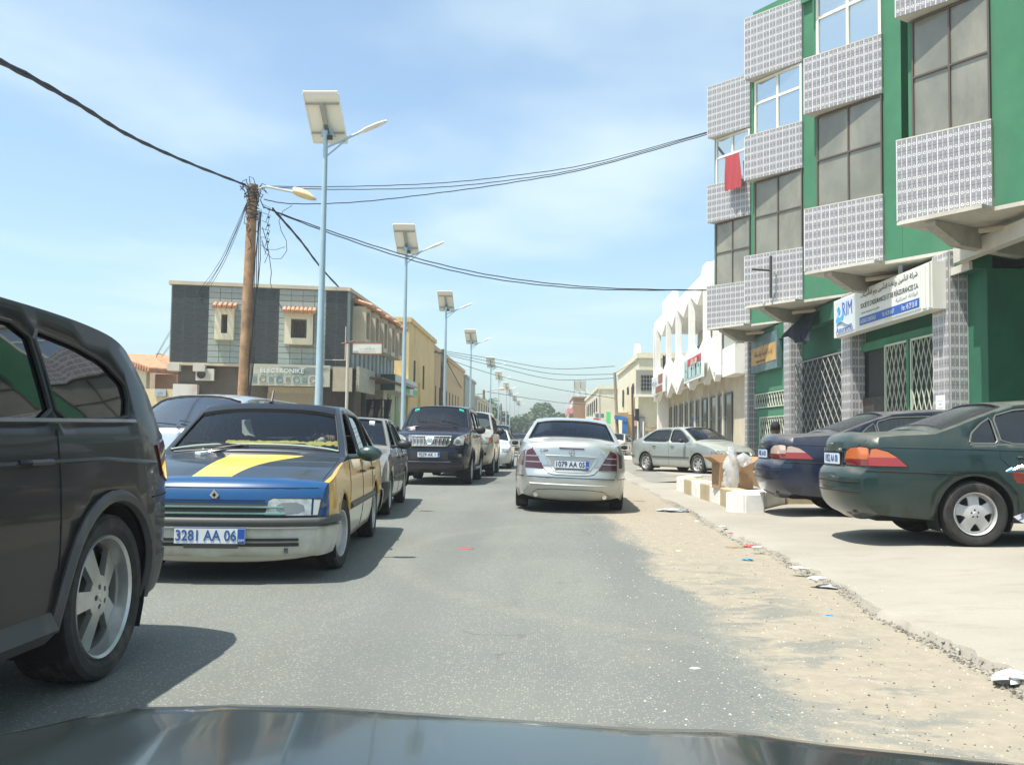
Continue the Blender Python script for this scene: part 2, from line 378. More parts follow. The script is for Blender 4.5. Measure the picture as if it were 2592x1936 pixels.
pebbles('dark_grit', 900, lambda y, r: r.uniform(.9, 2.15), lambda x, y: .0, .003, .010, flat('grit_dark', (.1, .095, .085), .9), 'dark grit scattered over the sandy shoulder')
# side street surface
sheet('side_street', [(2.36, 24.5, .04), (3.4, 24, .136), (6.6, 24, .136), (7.2, 40, .1), (60, 41, .06), (60, 53, .06), (2.36, 53, .02)], .1, flat('side_street_asphalt', (.21, .20, .17), .9, var=.18, scale=.8, bump=.2, dirt=(.30, .26, .20), dirtamt=.9, dsc=.5))
sheet('left_forecourt', [(-40, 8), (-5.6, 8), (-5.6, 160), (-40, 160)], .004, flat('packed_sand', (.30, .26, .195), .95, var=.15, scale=.6, bump=.3))
# ---------------- car builder ----------------
BLACK = flat('black_plastic', (0.02, 0.021, 0.022), 0.5)
RUBBER = flat('rubber', (0.028, 0.027, 0.026), 0.85, var=0.25, scale=20, dirt=(0.16, 0.13, 0.1), dirtamt=0.5, dsc=6)
UNDER = flat('underbody_black', (0.012, 0.012, 0.012), 0.9)
INTER = flat('cabin_grey', (0.05, 0.052, 0.055), 0.8)
CHROME = flat('chrome', (0.8, 0.8, 0.8), 0.12, 1.0)
ALLOY = flat('alloy', (0.55, 0.55, 0.53), 0.38, 0.75, var=0.1, scale=9, dirt=(0.3, 0.26, 0.2), dirtamt=0.35, dsc=8)
HUBCAP = flat('hubcap_silver', (0.5, 0.5, 0.49), 0.42, 0.3, var=0.1, scale=9, dirt=(0.3, 0.26, 0.2), dirtamt=0.4, dsc=8)
LENS = flat('lens', (0.36, 0.38, 0.35), 0.15, 0.45, 1.0, var=0.45, scale=9)
LENSD = flat('lens_dark', (0.2, 0.21, 0.2), 0.15, 0.6, 1.0)
TAILR = flat('tail_red', (0.15, 0.007, 0.008), 0.18, 0, 1.0)
TAILD = flat('tail_dark_red', (0.055, 0.004, 0.006), 0.18, 0, 1.0)
AMBER = flat('amber', (0.45, 0.11, 0.025), 0.2, 0, 1.0)
TAILC = flat('tail_clear', (0.4, 0.3, 0.24), 0.2, 0, 1.0)
PLATE = flat('plate_white', (0.62, 0.66, 0.66), 0.45, var=0.06)
PBLUE = flat('plate_blue', (0.02, 0.08, 0.35), 0.45)
PTXT = flat('plate_ink', (0.03, 0.09, 0.28), 0.5)
PTXTK = flat('plate_ink_dark', (0.02, 0.03, 0.09), 0.5)
GLASS = glassmat('car_glass', (0.62, 0.7, 0.68), 0.03)
GLASSD = glassmat('car_glass_tinted', (0.12, 0.14, 0.14), 0.02)
SEATM = flat('seat_cloth', (0.035, 0.036, 0.04), 0.9)

class Car:
    def __init__(s, sp, name, paint, label, cat='car', group=None, loc=(0, 0, 0), rz=0.0, rx=0.0, ry=0.0, **kw):
        s.__dict__.update(dict(hw=0.86, L=4.5, belt=0.92, sill=0.2, H=1.42, th=22, kf=0.16, kr=0.12, yp=0.62, cf=0.14, cz=0.035, wr=0.31, tw=0.19, arch=0.36,
                               wy=(1.33, -1.3), rim=5, side_glass=GLASS, ws_glass=GLASS, steer=0.0, smax=0.91, plan=2.2, rw=True, ww=0.7, rimf=0.66, clad=None))
        s.__dict__.update(sp); s.__dict__.update(kw); s.paint = paint
        s.root = empty(name, loc, rz, label, cat, group, rx, ry)
        P = chaikin(list(s.prof), 2); P = dens(P, 0.07, False)
        # remove tiny duplicates
        Q = [P[0]]
        for p in P[1:]:
            if math.hypot(p[0] - Q[-1][0], p[1] - Q[-1][1]) > 0.012: Q.append(p)
        s.P = np.array(Q); d = np.gradient(s.P, axis=0); d /= np.hypot(d[:, 0], d[:, 1])[:, None]
        s.N = np.stack([-d[:, 1], d[:, 0]], 1)
        s.E = np.array([s.X(y, z) for y, z in s.P])
        s.C = s.cz * np.abs(s.N[:, 1]) + s.cf * np.abs(s.N[:, 0]) ** 1.5
        s.make_body()
    def near(s, pt):
        return int(np.argmin(np.hypot(s.P[:, 0] - pt[0], s.P[:, 1] - pt[1])))
    def X(s, y, z):
        b = s.belt; hw = s.hw
        t = (min(z, b) - s.sill) / (b - s.sill)
        w = hw * (1 - 0.06 * max(0, (0.42 - t) / 0.42) ** 2 - 0.035 * max(0, (t - 0.5) / 0.5) ** 2)
        if z > b:
            h = (z - b) / (s.H - b); w -= math.tan(R(s.th)) * (z - b) * (0.8 + 0.25 * h) + 0.012
        a = abs(y) - (s.L / 2 - s.yp)
        if a > 0: w -= (s.kf if y > 0 else s.kr) * (min(a, s.yp * 1.05) / s.yp) ** s.plan
        return w
    def wrap(s, i, t):
        f = 1 - abs(t) ** 3
        return (s.E[i] * t, s.P[i, 0] + s.N[i, 0] * s.C[i] * f, s.P[i, 1] + s.N[i, 1] * s.C[i] * f)
    def F_(s, x, z, rear=False):
        sl = slice(0, s.near(s.rwb)) if rear else slice(s.near(s.wsb), len(s.P))
        P, N, E, C = s.P[sl], s.N[sl], s.E[sl], s.C[sl]
        t = np.clip(x / E, -1, 1); f = 1 - np.abs(t) ** 3
        Y = P[:, 0] + N[:, 0] * C * f; Z = P[:, 1] + N[:, 1] * C * f
        k = np.where((Z[:-1] - z) * (Z[1:] - z) <= 0)[0]
        if len(k) == 0:
            j = int(np.argmin(np.abs(Z - z))); return float(Y[j])
        j = k[np.argmax(Y[k])] if not rear else k[np.argmin(Y[k])]
        a = (z - Z[j]) / (Z[j + 1] - Z[j] + 1e-9); return float(Y[j] + (Y[j + 1] - Y[j]) * a)
    def T_(s, x, y):
        t = np.clip(x / s.E, -1, 1); f = 1 - np.abs(t) ** 3
        Y = s.P[:, 0] + s.N[:, 0] * s.C * f; Z = s.P[:, 1] + s.N[:, 1] * s.C * f
        k = np.where((Y[:-1] - y) * (Y[1:] - y) <= 0)[0]
        if len(k) == 0: return float(Z.max())
        j = k[np.argmax(Z[k])]; a = (y - Y[j]) / (Y[j + 1] - Y[j] + 1e-9); return float(Z[j] + (Z[j + 1] - Z[j]) * a)
    def mp(s, kind, a, b, off=0.0, sd=1):
        if kind in 'FR':
            yy = s.F_(9, b, kind == 'R'); e = s.X(yy, b) * .992; a = max(-e, min(e, a))
        if kind == 'S': return (sd * (s.X(a, b) + off), a, b)
        if kind == 'F': return (a, s.F_(a, b) + off, b)
        if kind == 'R': return (a, s.F_(a, b, True) - off, b)
        return (a, b, s.T_(a, b) + off)
    def patch(s, name, poly, kind, mat, off=0.006, sd=1, rnd_=0, res=0.07, thick=0.02, parent=None, smooth=True):
        p = chaikin(poly, rnd_, True) if rnd_ else list(poly)
        p = dens(p, res * 0.8); v, f = tri_fill(p, (), res); n = len(p)
        V = [s.mp(kind, a, b, off, sd) for a, b in v]; m = MB(); m.v = V; m.f = list(f); m.m = [0] * len(f)
        base = len(V); m.v += [s.mp(kind, a, b, -thick, sd) for a, b in p]
        for i in range(n): m.f.append((i, (i + 1) % n, base + (i + 1) % n, base + i)); m.m.append(0)
        return m.build(name, mat, parent or s.root, smooth, 35)
    def line(s, name, pts, kind, mat, r=0.004, sd=1, off=0.0, parent=None, res=0.08, n=5):
        p = dens(pts, res, False)
        return MB().tube([s.mp(kind, a, b, off, sd) for a, b in p], r, n).build(name, mat, parent or s.root, True)
    def both(s, fn):
        for sd in (1, -1): fn(sd)
    def band(s, name, z0, z1, ys, mat, off=0.02, rear=False, parent=None, xr=1.0):
        rows = [(z0, -0.015), (z0 + 0.004, off * 0.7), (z0 + (z1 - z0) * .25, off), (z0 + (z1 - z0) * .75, off), (z1 - 0.004, off * 0.7), (z1, -0.015)]
        m = MB(); W = None
        for z, o in rows:
            row = []
            zc = min(max(z, s.sill + 0.02), s.belt)
            j = (np.where(s.P[:, 0] < 0)[0] if rear else np.where(s.P[:, 0] > 0)[0])
            e = s.X(s.F_(9, zc, rear), zc); ye = s.F_(9, zc, rear)
            if ys is not None:
                for k in range(7):
                    y = ys + (ye - ys) * k / 7; c = (k / 7) ** 3 * 0.7
                    row.append((s.X(y, zc) + o * (1 - c * .3), y + (o * c) * (-1 if rear else 1), z))
            for k in range(15):
                t = math.sin(math.pi / 2 * (1 - k / 7)); x = e * t * xr; y = s.F_(x, zc, rear)
                c = abs(t) ** 6
                row.append((x + o * c * 0.7 * (1 if x > 0 else -1), y + (-1 if rear else 1) * o * (1 - 0.3 * c), z))
            if ys is not None:
                for k in range(6, -1, -1):
                    y = ys + (ye - ys) * k / 7; c = (k / 7) ** 3 * 0.7
                    row.append((-(s.X(y, zc) + o * (1 - c * .3)), y + (o * c) * (-1 if rear else 1), z))
            W = len(row); m.v += row
        for r_ in range(len(rows) - 1):
            for k in range(W - 1): m.f.append((r_ * W + k, r_ * W + k + 1, (r_ + 1) * W + k + 1, (r_ + 1) * W + k)); m.m.append(0)
        return m.build(name, mat, parent or s.root, True, 50)
    def make_body(s):
        bm = bmesh.new(); n = len(s.P)
        T = sorted(set([round(q, 4) for q in [-1, -.985, -.955, -s.smax, -.8, -.6, -.4, -.2, 0, .2, .4, .6, .8, s.smax, .955, .985, 1]]))
        iw0, iw1 = s.near(s.wst), s.near(s.wsb); ir0, ir1 = s.near(s.rwb), s.near(s.rwt)
        g = [[bm.verts.new(s.wrap(i, t)) for t in T] for i in range(n)]
        for i in range(n - 1):
            for k in range(len(T) - 1):
                inn = abs(T[k] + T[k + 1]) / 2 < s.smax
                if inn and iw0 <= i < iw1: continue
                if inn and ir0 <= i < ir1 and s.rw: continue
                bm.faces.new((g[i][k], g[i][k + 1], g[i + 1][k + 1], g[i + 1][k]))
        # side outline
        out = [tuple(p) for p in s.P]; yF, zF = out[-1]; yR, zR = out[0]
        bot = []
        for wy in s.wy:
            rr = s.arch; zc = s.wr; 
            if zc + 0 > s.sill: a0 = -math.asin(min(0.99, (zc - s.sill) / rr))
            pts = [(wy + rr * math.cos(a), zc + rr * math.sin(a)) for a in np.linspace(a0, math.pi - a0, 22)]
            bot += pts
        out2 = out + dens([(yF, zF)] + [(bot[0][0], s.sill)], 0.1, False)[1:-1] + bot[:22] + dens([bot[21], bot[22]], 0.1, False)[1:-1] + bot[22:] + dens([bot[-1], (yR, zR)], 0.1, False)[1:-1]
        holes = [dens(chaikin(h, 1, True, 0.12), 0.09) for h in s.win]
        v, f = tri_fill(out2, holes, 0.11)
        for sd in (1, -1):
            vv = [bm.verts.new((sd * s.X(a, b), a, b)) for a, b in v]
            for t in f:
                q = [vv[i] for i in t]
                a, b, c = [x.co for x in q]
                if (b - a).cross(c - a).x * sd < 0: q.reverse()
                try: bm.faces.new(q)
                except ValueError: pass
        bmesh.ops.remove_doubles(bm, verts=bm.verts, dist=0.0015)
        for fc in bm.faces: fc.smooth = True
        bm.normal_update()
        # orientation of wrap faces
        for fc in bm.faces:
            c = fc.calc_center_median()
            ctr = Vector((0, max(-s.L / 2 + 0.9, min(s.L / 2 - 0.9, c.y)), 0.6))
            if fc.normal.dot(c - ctr) < 0: fc.normal_flip()
        me = bpy.data.meshes.new('body'); bm.to_mesh(me); bm.free()
        me.materials.append(s.paint); me.materials.append(INTER)
        o = bpy.data.objects.new('body', me); col.objects.link(o); o.parent = s.root; s.body = o
        md = o.modifiers.new('solid', 'SOLIDIFY'); md.thickness = 0.022; md.offset = -1; md.material_offset = 1; md.material_offset_rim = 0; md.use_even_offset = False
        try: me.set_sharp_from_angle(angle=R(50))
        except Exception: pass
        # glass front/rear
        for nm, i0, i1, ok, gm in (('windscreen', iw0, iw1, True, s.ws_glass), ('rear_window', ir0, ir1, s.rw, s.__dict__.get('rw_glass', s.side_glass))):
            if not ok: continue
            m = MB(); TT = np.linspace(-s.smax - .02, s.smax + .02, 9)
            for i in range(max(i0 - 1, 0), i1 + 2):
                for t in TT:
                    q = s.wrap(i, t); m.v.append((q[0], q[1] - s.N[i, 0] * .012, q[2] - s.N[i, 1] * .012))
            for a in range(i1 + 2 - max(i0 - 1, 0) - 1):
                for k in range(8): m.f.append((a * 9 + k, a * 9 + k + 1, (a + 1) * 9 + k + 1, (a + 1) * 9 + k)); m.m.append(0)
            m.build(nm, gm, s.root, True, 80)
            # seal
            ring = [s.wrap(i0, t) for t in np.linspace(-s.smax, s.smax, 9)] + [s.wrap(i, s.smax) for i in range(i0, i1 + 1)] + [s.wrap(i1, t) for t in np.linspace(s.smax, -s.smax, 9)] + [s.wrap(i, -s.smax) for i in range(i1, i0 - 1, -1)]
            MB().tube(ring, 0.009, 5).build('window_seal', BLACK, s.root, True)
        for sd in (1, -1):
            for k, h in enumerate(s.win):
                if k in s.__dict__.get('openwin', ()) and sd == s.__dict__.get('openside', 1): continue
                hc = dens(chaikin(h, 1, True, 0.12), 0.12); cx = sum(p[0] for p in hc) / len(hc); cz_ = sum(p[1] for p in hc) / len(hc)
                hh = [(cx + (p[0] - cx) * 1.02, cz_ + (p[1] - cz_) * 1.02) for p in hc]
                v, f = tri_fill(hh, (), 0.2); m = MB(); m.v = [(sd * (s.X(a, b) - 0.013), a, b) for a, b in v]; m.f = list(f); m.m = [0] * len(f)
                m.build('side_window', s.side_glass, s.root, True)
                MB().tube([(sd * (s.X(a, b) + .001), a, b) for a, b in hc + [hc[0]]], 0.009, 5).build('window_seal', s.__dict__.get('sealm', BLACK), s.root, True)
        # underbody and wells
        m = MB(); hw = s.hw; L2 = s.L / 2
        m.box(-hw + .32, hw - .32, -L2 + .2, L2 - .2, s.sill - .03, s.sill + .12)
        y1 = s.wy[0] - s.arch; y0 = s.wy[1] + s.arch
        m.box(-hw + .1, hw - .1, y0, y1, s.sill - 0.015, s.sill + .12)
        m.box(-hw + .22, hw - .22, s.wy[0] + s.arch, L2 - .22, s.sill + 0.01, s.sill + .1); m.box(-hw + .2, hw - .2, -L2 + .2, s.wy[1] - s.arch, s.sill + 0.01, s.sill + .1)
        for wy in s.wy:
            for sd in (1, -1):
                pr = [(wy + (s.arch + .004) * math.cos(a), s.wr + (s.arch + .004) * math.sin(a)) for a in np.linspace(-0.5, math.pi + 0.5, 16)]
                xo = sd * (s.X(wy, s.wr + s.arch) - 0.024); xi = sd * (hw - .36)
                b = len(m.v)
                for (a, c) in pr: m.v += [(xo, a, c), (xi, a, c)]
                for i in range(15): m.f.append((b + 2 * i, b + 2 * i + 1, b + 2 * i + 3, b + 2 * i + 2)); m.m.append(0)
                m.f.append(tuple(b + 2 * i + 1 for i in range(16))); m.m.append(0)
        m.build('underbody', UNDER, s.root)
        # interior
        zb = s.belt; yw = s.wsb[0]
        MB().prism([(yw - .05, zb - .02), (yw - .3, zb + .02), (yw - .55, zb - .06), (yw - .55, zb - .3), (yw, zb - .3)], (-hw + .12, 0, 0), (0, 1, 0), (0, 0, 1), (2 * hw - .24, 0, 0)).build('dashboard', INTER, s.root)
        m = MB()
        seats = [(x, yw - 1.25) for x in (-.36, .36)] + [(x, yw - 2.1) for x in (-.42, 0, .42)]
        for i, (x, y) in enumerate(seats):
            w_ = .23 if i < 2 else .2; t_ = zb + .02
            q = MB(); q.prism([(-w_, s.sill + .2), (w_, s.sill + .2), (w_ * .98, t_ - .1), (w_ * .7, t_), (-w_ * .7, t_), (-w_ * .98, t_ - .1)], (x, y, 0), (1, 0, 0), (0, 0.0, 1), (0, -.12, 0))
            q.box(x - w_, x + w_, y, y + .45, s.sill + .15, s.sill + .32)
            q.sphere((x, y - .06, t_ + .1), .13, 10, 6, 0, (1.0, .45, .72))
            q.build('seat', SEATM, s.root, True, 50)
        # steering wheel
        t = MB(); c = Vector((-0.36 * s.__dict__.get('drv', 1), yw - .62, zb - .02)); ring = []
        for k in range(17):
            a = 2 * math.pi * k / 16; ring.append(c + Vector((.18 * math.cos(a), .08 * math.sin(a), .165 * math.sin(a))))
        t.tube(ring, .014, 6); t.tube([c, c + Vector((0, .25, -.1))], .03, 6); t.tube([c - Vector((.17, 0, 0)), c + Vector((.17, 0, 0))], .015, 5)
        t.build('steering_wheel', BLACK, s.root, True); s.sw = c
        s.wheels()
    def wheels(s):
        key = ('wheel', s.wr, s.tw, s.rim, s.rimf)
        for wi, wy in enumerate(s.wy):
            for sd in (1, -1):
                if key not in MC: MC[key] = make_wheel(s.wr, s.tw, s.rim, s.rimf)
                tm, rm = MC[key]
                o = bpy.data.objects.new('wheel', tm); col.objects.link(o); o.parent = s.root
                o.location = (sd * (s.X(wy, s.wr + s.arch) - s.tw / 2 - 0.012), wy, s.wr); o.rotation_euler = (rnd() * 6.28, 0, (0 if sd > 0 else math.pi) + (s.steer if wi == 0 else 0))
                r_ = bpy.data.objects.new('rim', rm); col.objects.link(r_); r_.parent = o
    def plate(s, rear, z, txt, x=0.0, ink=None, w_=0.52, h_=0.11, tilt=0.0, y=None, blue=True, name='number_plate'):
        y = (s.F_(x, z, rear) + (-.012 if rear else .012)) if y is None else y; sg = -1 if rear else 1
        o = MB().box(-w_ / 2, w_ / 2, -.006, .006, -h_ / 2, h_ / 2).build(name, PLATE, s.root); o.location = (x, y, z); o.rotation_euler = (tilt, 0, 0 if rear else math.pi)
        e = MB(); q = .0075
        e.box(-w_ / 2 - .004, w_ / 2 + .004, -.005, .004, h_ / 2, h_ / 2 + .006); e.box(-w_ / 2 - .004, w_ / 2 + .004, -.005, .004, -h_ / 2 - .006, -h_ / 2)
        e.build('plate_border', PBLUE, o)
        if blue: MB().box(w_ / 2 - .055, w_ / 2 - .002, -q, 0, -h_ / 2 + .002, h_ / 2 - .002).build('blue_band', PBLUE, o)
        text_obj(txt, h_ * 1.0, ink or PTXT, o, (-.028 if blue else 0, -.0085, 0), (R(90), 0, 0), 'lettering', sx=0.84 * w_ / .52, bold=0.0016)
        if blue: text_obj('RIM', .028, PLATE, o, (w_ / 2 - .028, -.0095, -h_ * .3), (R(90), 0, 0), 'lettering')
        if blue: MB().lathe([(-.0092, .017), (-.0085, .018), (-.008, .012), (-.0078, 0.0)], 12, 'Z').build('crescent_mark', PLATE, o).rotation_euler = (R(90), 0, 0)
        return o
    def mirror(s, sd, y, z, mat, w_=.2, h_=.13, name='wing_mirror', stalk=.05):
        x = s.X(y, min(z, s.belt)); m = MB()
        m.sphere((0, 0, 0), 1, 12, 8, 0, (w_ / 2, .065, h_ / 2))
        o = m.build(name, mat, s.root, True, 60); o.location = (sd * (x + stalk + w_ / 2), y, z + .03)
        MB().obox((-w_ * .42, -.052, -h_ * .38), (w_ * .84, 0, 0), (0, .004, 0), (0, 0, h_ * .76)).build('mirror_glass', CHROME, o)
        MB().tube([(-sd * (w_ / 2 + stalk + .04), .0, -.03), (0, 0, -.02)], .022, 6).build('mirror_stalk', mat, o, True)
    def handle(s, y, z, mat, w_=.17):
        for sd in (1, -1):
            m = MB(); m.tube([s.mp('S', y - w_ / 2, z, .0, sd), s.mp('S', y - w_ / 2 + .02, z, .03, sd), s.mp('S', y + w_ / 2 - .02, z, .03, sd), s.mp('S', y + w_ / 2, z, .0, sd)], .013, 6)
            m.build('door_handle', mat, s.root, True)
    def wiper(s, x0, x1, w_=.55):
        y = s.wsb[0]
        pts = []
        for k in range(9):
            x = x0 + (x1 - x0) * k / 8; yy = y + .03 - k / 8 * .1; pts.append((x, yy, s.T_(x, yy) + .02))
        MB().tube(pts, .008, 5).build('wiper', BLACK, s.root, True)
    def seams(s, ys, z0=None, z1=None):
        z0 = z0 or s.sill + .03; z1 = z1 or s.belt
        for sd in (1, -1):
            for y in ys: s.line('door_gap', [(y, z0), (y, z1)] if not isinstance(y, (list, tuple)) else y, 'S', UNDER, .0035, sd)

def make_wheel(wr, tw, rim, rf=0.66):
    rr = wr * rf; h = tw / 2; q = rr
    prof = [(-h * .8, rr), (-h, rr + (wr - rr) * .35), (-h, rr + (wr - rr) * .75), (-h * .86, wr * .985), (-h * .5, wr), (0, wr * 1.003), (h * .5, wr), (h * .86, wr * .985), (h, rr + (wr - rr) * .75), (h * 1.0, rr + (wr - rr) * .35), (h * .8, rr), (h * .3, rr * .95), (-h * .3, rr * .95), (-h * .8, rr)]
    t = MB().lathe(prof, 48)
    for zz_ in (-.45, -.15, .15, .45):
        t.lathe([(h * zz_ - .004, wr * .99), (h * zz_, wr * 1.012), (h * zz_ + .004, wr * .99)], 48)
    o = t.build('tyre', RUBBER, None, True, 30); tm = o.data; bpy.data.objects.remove(o)
    # rim face
    def sector(r0, r1, a0, a1, b0, b1):
        return [(r0 * math.cos(a), r0 * math.sin(a)) for a in np.linspace(a0, a1, 4)] + [(r1 * math.cos(a), r1 * math.sin(a)) for a in np.linspace(b1, b0, 6)]
    holes = []; n = abs(rim) if rim else 8
    for k in range(n):
        c = 2 * math.pi * (k + .5) / n; w2 = math.pi / n
        if rim == 5: holes.append(sector(q * .34, q * .88, c - w2 * .34, c + w2 * .34, c - w2 * .62, c + w2 * .62))
        elif rim == -5: holes.append(chaikin(sector(q * .48, q * .84, c - w2 * .18, c + w2 * .18, c - w2 * .5, c + w2 * .5), 1, True))
        elif rim == 7: holes.append(chaikin(sector(q * .42, q * .85, c - w2 * .3, c + w2 * .3, c - w2 * .55, c + w2 * .55), 1, True))
        else: holes.append(chaikin(sector(q * .7, q * .84, c - w2 * .45, c + w2 * .45, c - w2 * .45, c + w2 * .45), 1, True))
    nb = 5
    for k in range(nb):
        c = 2 * math.pi * k / nb; holes.append([(q * .17 * math.cos(c) + q * .05 * math.cos(a), q * .17 * math.sin(c) + q * .05 * math.sin(a)) for a in np.linspace(0, 2 * math.pi, 9)[:-1]] if rim in (5, -5) else [(q * .2 * math.cos(c) + q * .028 * math.cos(a), q * .2 * math.sin(c) + q * .028 * math.sin(a)) for a in np.linspace(0, 2 * math.pi, 7)[:-1]])
    outer = [(q * .97 * math.cos(a), q * .97 * math.sin(a)) for a in np.linspace(0, 2 * math.pi, 49)[:-1]]
    v, f = tri_fill(outer, holes, q * .13)
    def hx(r): r = r / q; return h * (.62 + .16 * math.cos(min(1, r) * 3.0) - (.18 if r > .9 else 0) * (r - .9) / .07)
    m = MB(); m.v = [(hx(math.hypot(a, b)), a, b) for a, b in v]; m.f = list(f); m.m = [0] * len(f)
    base = len(m.v); m.v += [(x - .03, a, b) for x, a, b in m.v]
    ed = {}
    for t_ in f:
        for i in range(3):
            e = (t_[i], t_[(i + 1) % 3]); ed[e] = 1
    for (a, b) in ed:
        if (b, a) not in ed: m.f.append((a, b, base + b, base + a)); m.m.append(0)
    m.lathe([(h * .84, q * 1.02), (h * .92, q * 1.0), (h * .84, q * .955), (h * .35, q * .93), (-h * .5, q * .9)], 48)
    m.lathe([(h * .8, 0.0), (h * .8, q * .08), (h * .76, q * .1), (h * .5, q * .1)], 16)
    m.lathe([(h * .1, 0.0), (h * .1, q * .93)], 24, mi=1)
    m.lathe([(h * .15, .0), (h * .2, q * .55), (h * .1, q * .55)], 24, mi=2)
    o = m.build('rim', [ALLOY if rim in (5, 7) else HUBCAP, UNDER, flat('brake_disc', (.12, .11, .1), .5, .6)], None, True, 35); rm = o.data; bpy.data.objects.remove(o)
    return tm, rm
# ---------------- vehicles ----------------
# silhouettes run from the rear bumper over the roof to the front bumper (y forward, z up)
merc = dict(L=4.54, hw=0.865, H=1.45, belt=0.93, sill=0.19, th=24, wr=.315, arch=.355, wy=(1.37, -1.32), cf=.17, cz=.04, kf=.22, kr=.2, yp=.75, smax=.885,
    prof=[(-2.08, .25), (-2.18, .29), (-2.25, .4), (-2.27, .52), (-2.23, .6), (-2.19, .68), (-2.17, .9), (-2.15, .985), (-2.09, 1.03), (-1.9, 1.045), (-1.68, 1.055), (-1.62, 1.065), (-1.0, 1.36), (-.82, 1.405), (-.3, 1.45), (.2, 1.44), (.42, 1.40), (1.13, 1.0), (1.2, .97), (1.7, .9), (2.05, .8), (2.17, .68), (2.26, .5), (2.24, .32), (2.14, .2)],
    rwb=(-1.6, 1.075), rwt=(-1.02, 1.35), wst=(.42, 1.4), wsb=(1.1, 1.015),
    win=[[(-1.22, .985), (-1.05, 1.14), (-.82, 1.3), (-.2, 1.365), (-.2, .965)], [(-.1, .965), (-.1, 1.37), (.36, 1.345), (.62, 1.2), (.98, .99)]])
r21 = dict(L=4.53, hw=0.86, H=1.42, belt=0.9, sill=0.2, th=20, wr=.295, arch=.345, wy=(1.36, -1.26), cf=.1, cz=.025, kf=.1, kr=.12, yp=.5, smax=.93, plan=3.0, tw=.175,
    prof=[(-2.15, .2), (-2.24, .32), (-2.26, .5), (-2.2, .6), (-2.18, .86), (-2.12, .95), (-1.75, .985), (-1.68, .99), (-1.12, 1.3), (-1.0, 1.345), (-.4, 1.405), (.1, 1.405), (.3, 1.375), (1.0, .945), (1.08, .915), (1.6, .86), (2.05, .765), (2.14, .735), (2.19, .66), (2.23, .52), (2.25, .46), (2.25, .3), (2.17, .2)],
    rwb=(-1.66, 1.0), rwt=(-1.12, 1.3), wst=(.3, 1.37), wsb=(1.0, .95),
    win=[[(-1.5, .95), (-1.2, 1.17), (-1.02, 1.3), (-.92, 1.3), (-.92, .94)], [(-.85, .94), (-.85, 1.32), (-.12, 1.345), (-.05, .93)], [(.03, .93), (-.04, 1.345), (.26, 1.325), (.85, .93)]])
p405 = dict(r21, L=4.45, hw=.85, H=1.41, cf=.08, prof=[(-2.12, .2), (-2.2, .32), (-2.22, .5), (-2.16, .6), (-2.15, .88), (-2.1, .96), (-1.75, .985), (-1.5, .99), (-.98, 1.33), (-.85, 1.37), (-.3, 1.4), (.2, 1.395), (.4, 1.365), (1.02, .96), (1.1, .92), (1.7, .85), (2.0, .78), (2.1, .72), (2.17, .5), (2.2, .44), (2.2, .3), (2.12, .2)],
    rwb=(-1.48, 1.0), rwt=(-.98, 1.33), wst=(.4, 1.36), wsb=(1.0, .97), wy=(1.33, -1.33),
    win=[[(-1.2, .95), (-.98, 1.2), (-.86, 1.31), (-.15, 1.335), (-.12, .94)], [(-.05, .94), (-.08, 1.335), (.33, 1.31), (.88, .94)]])
prado = dict(L=4.72, hw=.93, H=1.91, belt=1.2, sill=.36, th=14, wr=.39, arch=.45, wy=(1.4, -1.38), tw=.25, cf=.16, cz=.045, kf=.2, kr=.12, yp=.7, smax=.92, steer=0.0,
    prof=[(-2.2, .4), (-2.3, .5), (-2.34, .7), (-2.3, 1.0), (-2.26, 1.2), (-2.1, 1.72), (-2.0, 1.84), (-1.2, 1.9), (-.2, 1.9), (.35, 1.86), (.5, 1.81), (1.1, 1.33), (1.2, 1.28), (1.9, 1.22), (2.12, 1.15), (2.22, 1.05), (2.27, .92), (2.32, .86), (2.34, .62), (2.3, .45), (2.15, .36)],
    rwb=(-2.25, 1.22), rwt=(-2.1, 1.7), wst=(.48, 1.8), wsb=(1.08, 1.34),
    win=[[(-2.0, 1.27), (-1.92, 1.68), (-1.2, 1.76), (-1.2, 1.25)], [(-1.1, 1.25), (-1.1, 1.77), (-.2, 1.78), (-.2, 1.25)], [(-.1, 1.25), (-.1, 1.78), (.4, 1.75), (.95, 1.28)]])
x5 = dict(L=4.86, hw=.965, H=1.67, belt=1.13, sill=.27, th=17, wr=.375, arch=.43, wy=(1.47, -1.47), tw=.29, cf=.2, cz=.04, kf=.24, kr=.15, yp=.7, smax=.9, rim=5, rimf=.73,
    prof=[(-2.2, .3), (-2.34, .38), (-2.42, .56), (-2.41, .72), (-2.36, .82), (-2.33, 1.06), (-2.22, 1.2), (-2.1, 1.345), (-1.97, 1.49), (-1.9, 1.56), (-1.72, 1.61), (-1.3, 1.645), (-.6, 1.66), (.1, 1.65), (.35, 1.62), (.5, 1.57), (1.25, 1.14), (1.35, 1.1), (2.0, 1.0), (2.25, .88), (2.4, .7), (2.42, .5), (2.3, .3)],
    rwb=(-2.2, 1.22), rwt=(-1.96, 1.5), wst=(.48, 1.58), wsb=(1.22, 1.16),
    win=[[(-1.70, 1.19), (-1.76, 1.28), (-1.76, 1.36), (-1.6, 1.455), (-1.35, 1.51), (-1.0, 1.55), (-1.02, 1.165)], [(-.985, 1.165), (-.965, 1.555), (-.05, 1.585), (-.05, 1.15)], [(.0, 1.15), (.0, 1.585), (.38, 1.545), (1.0, 1.15)]])
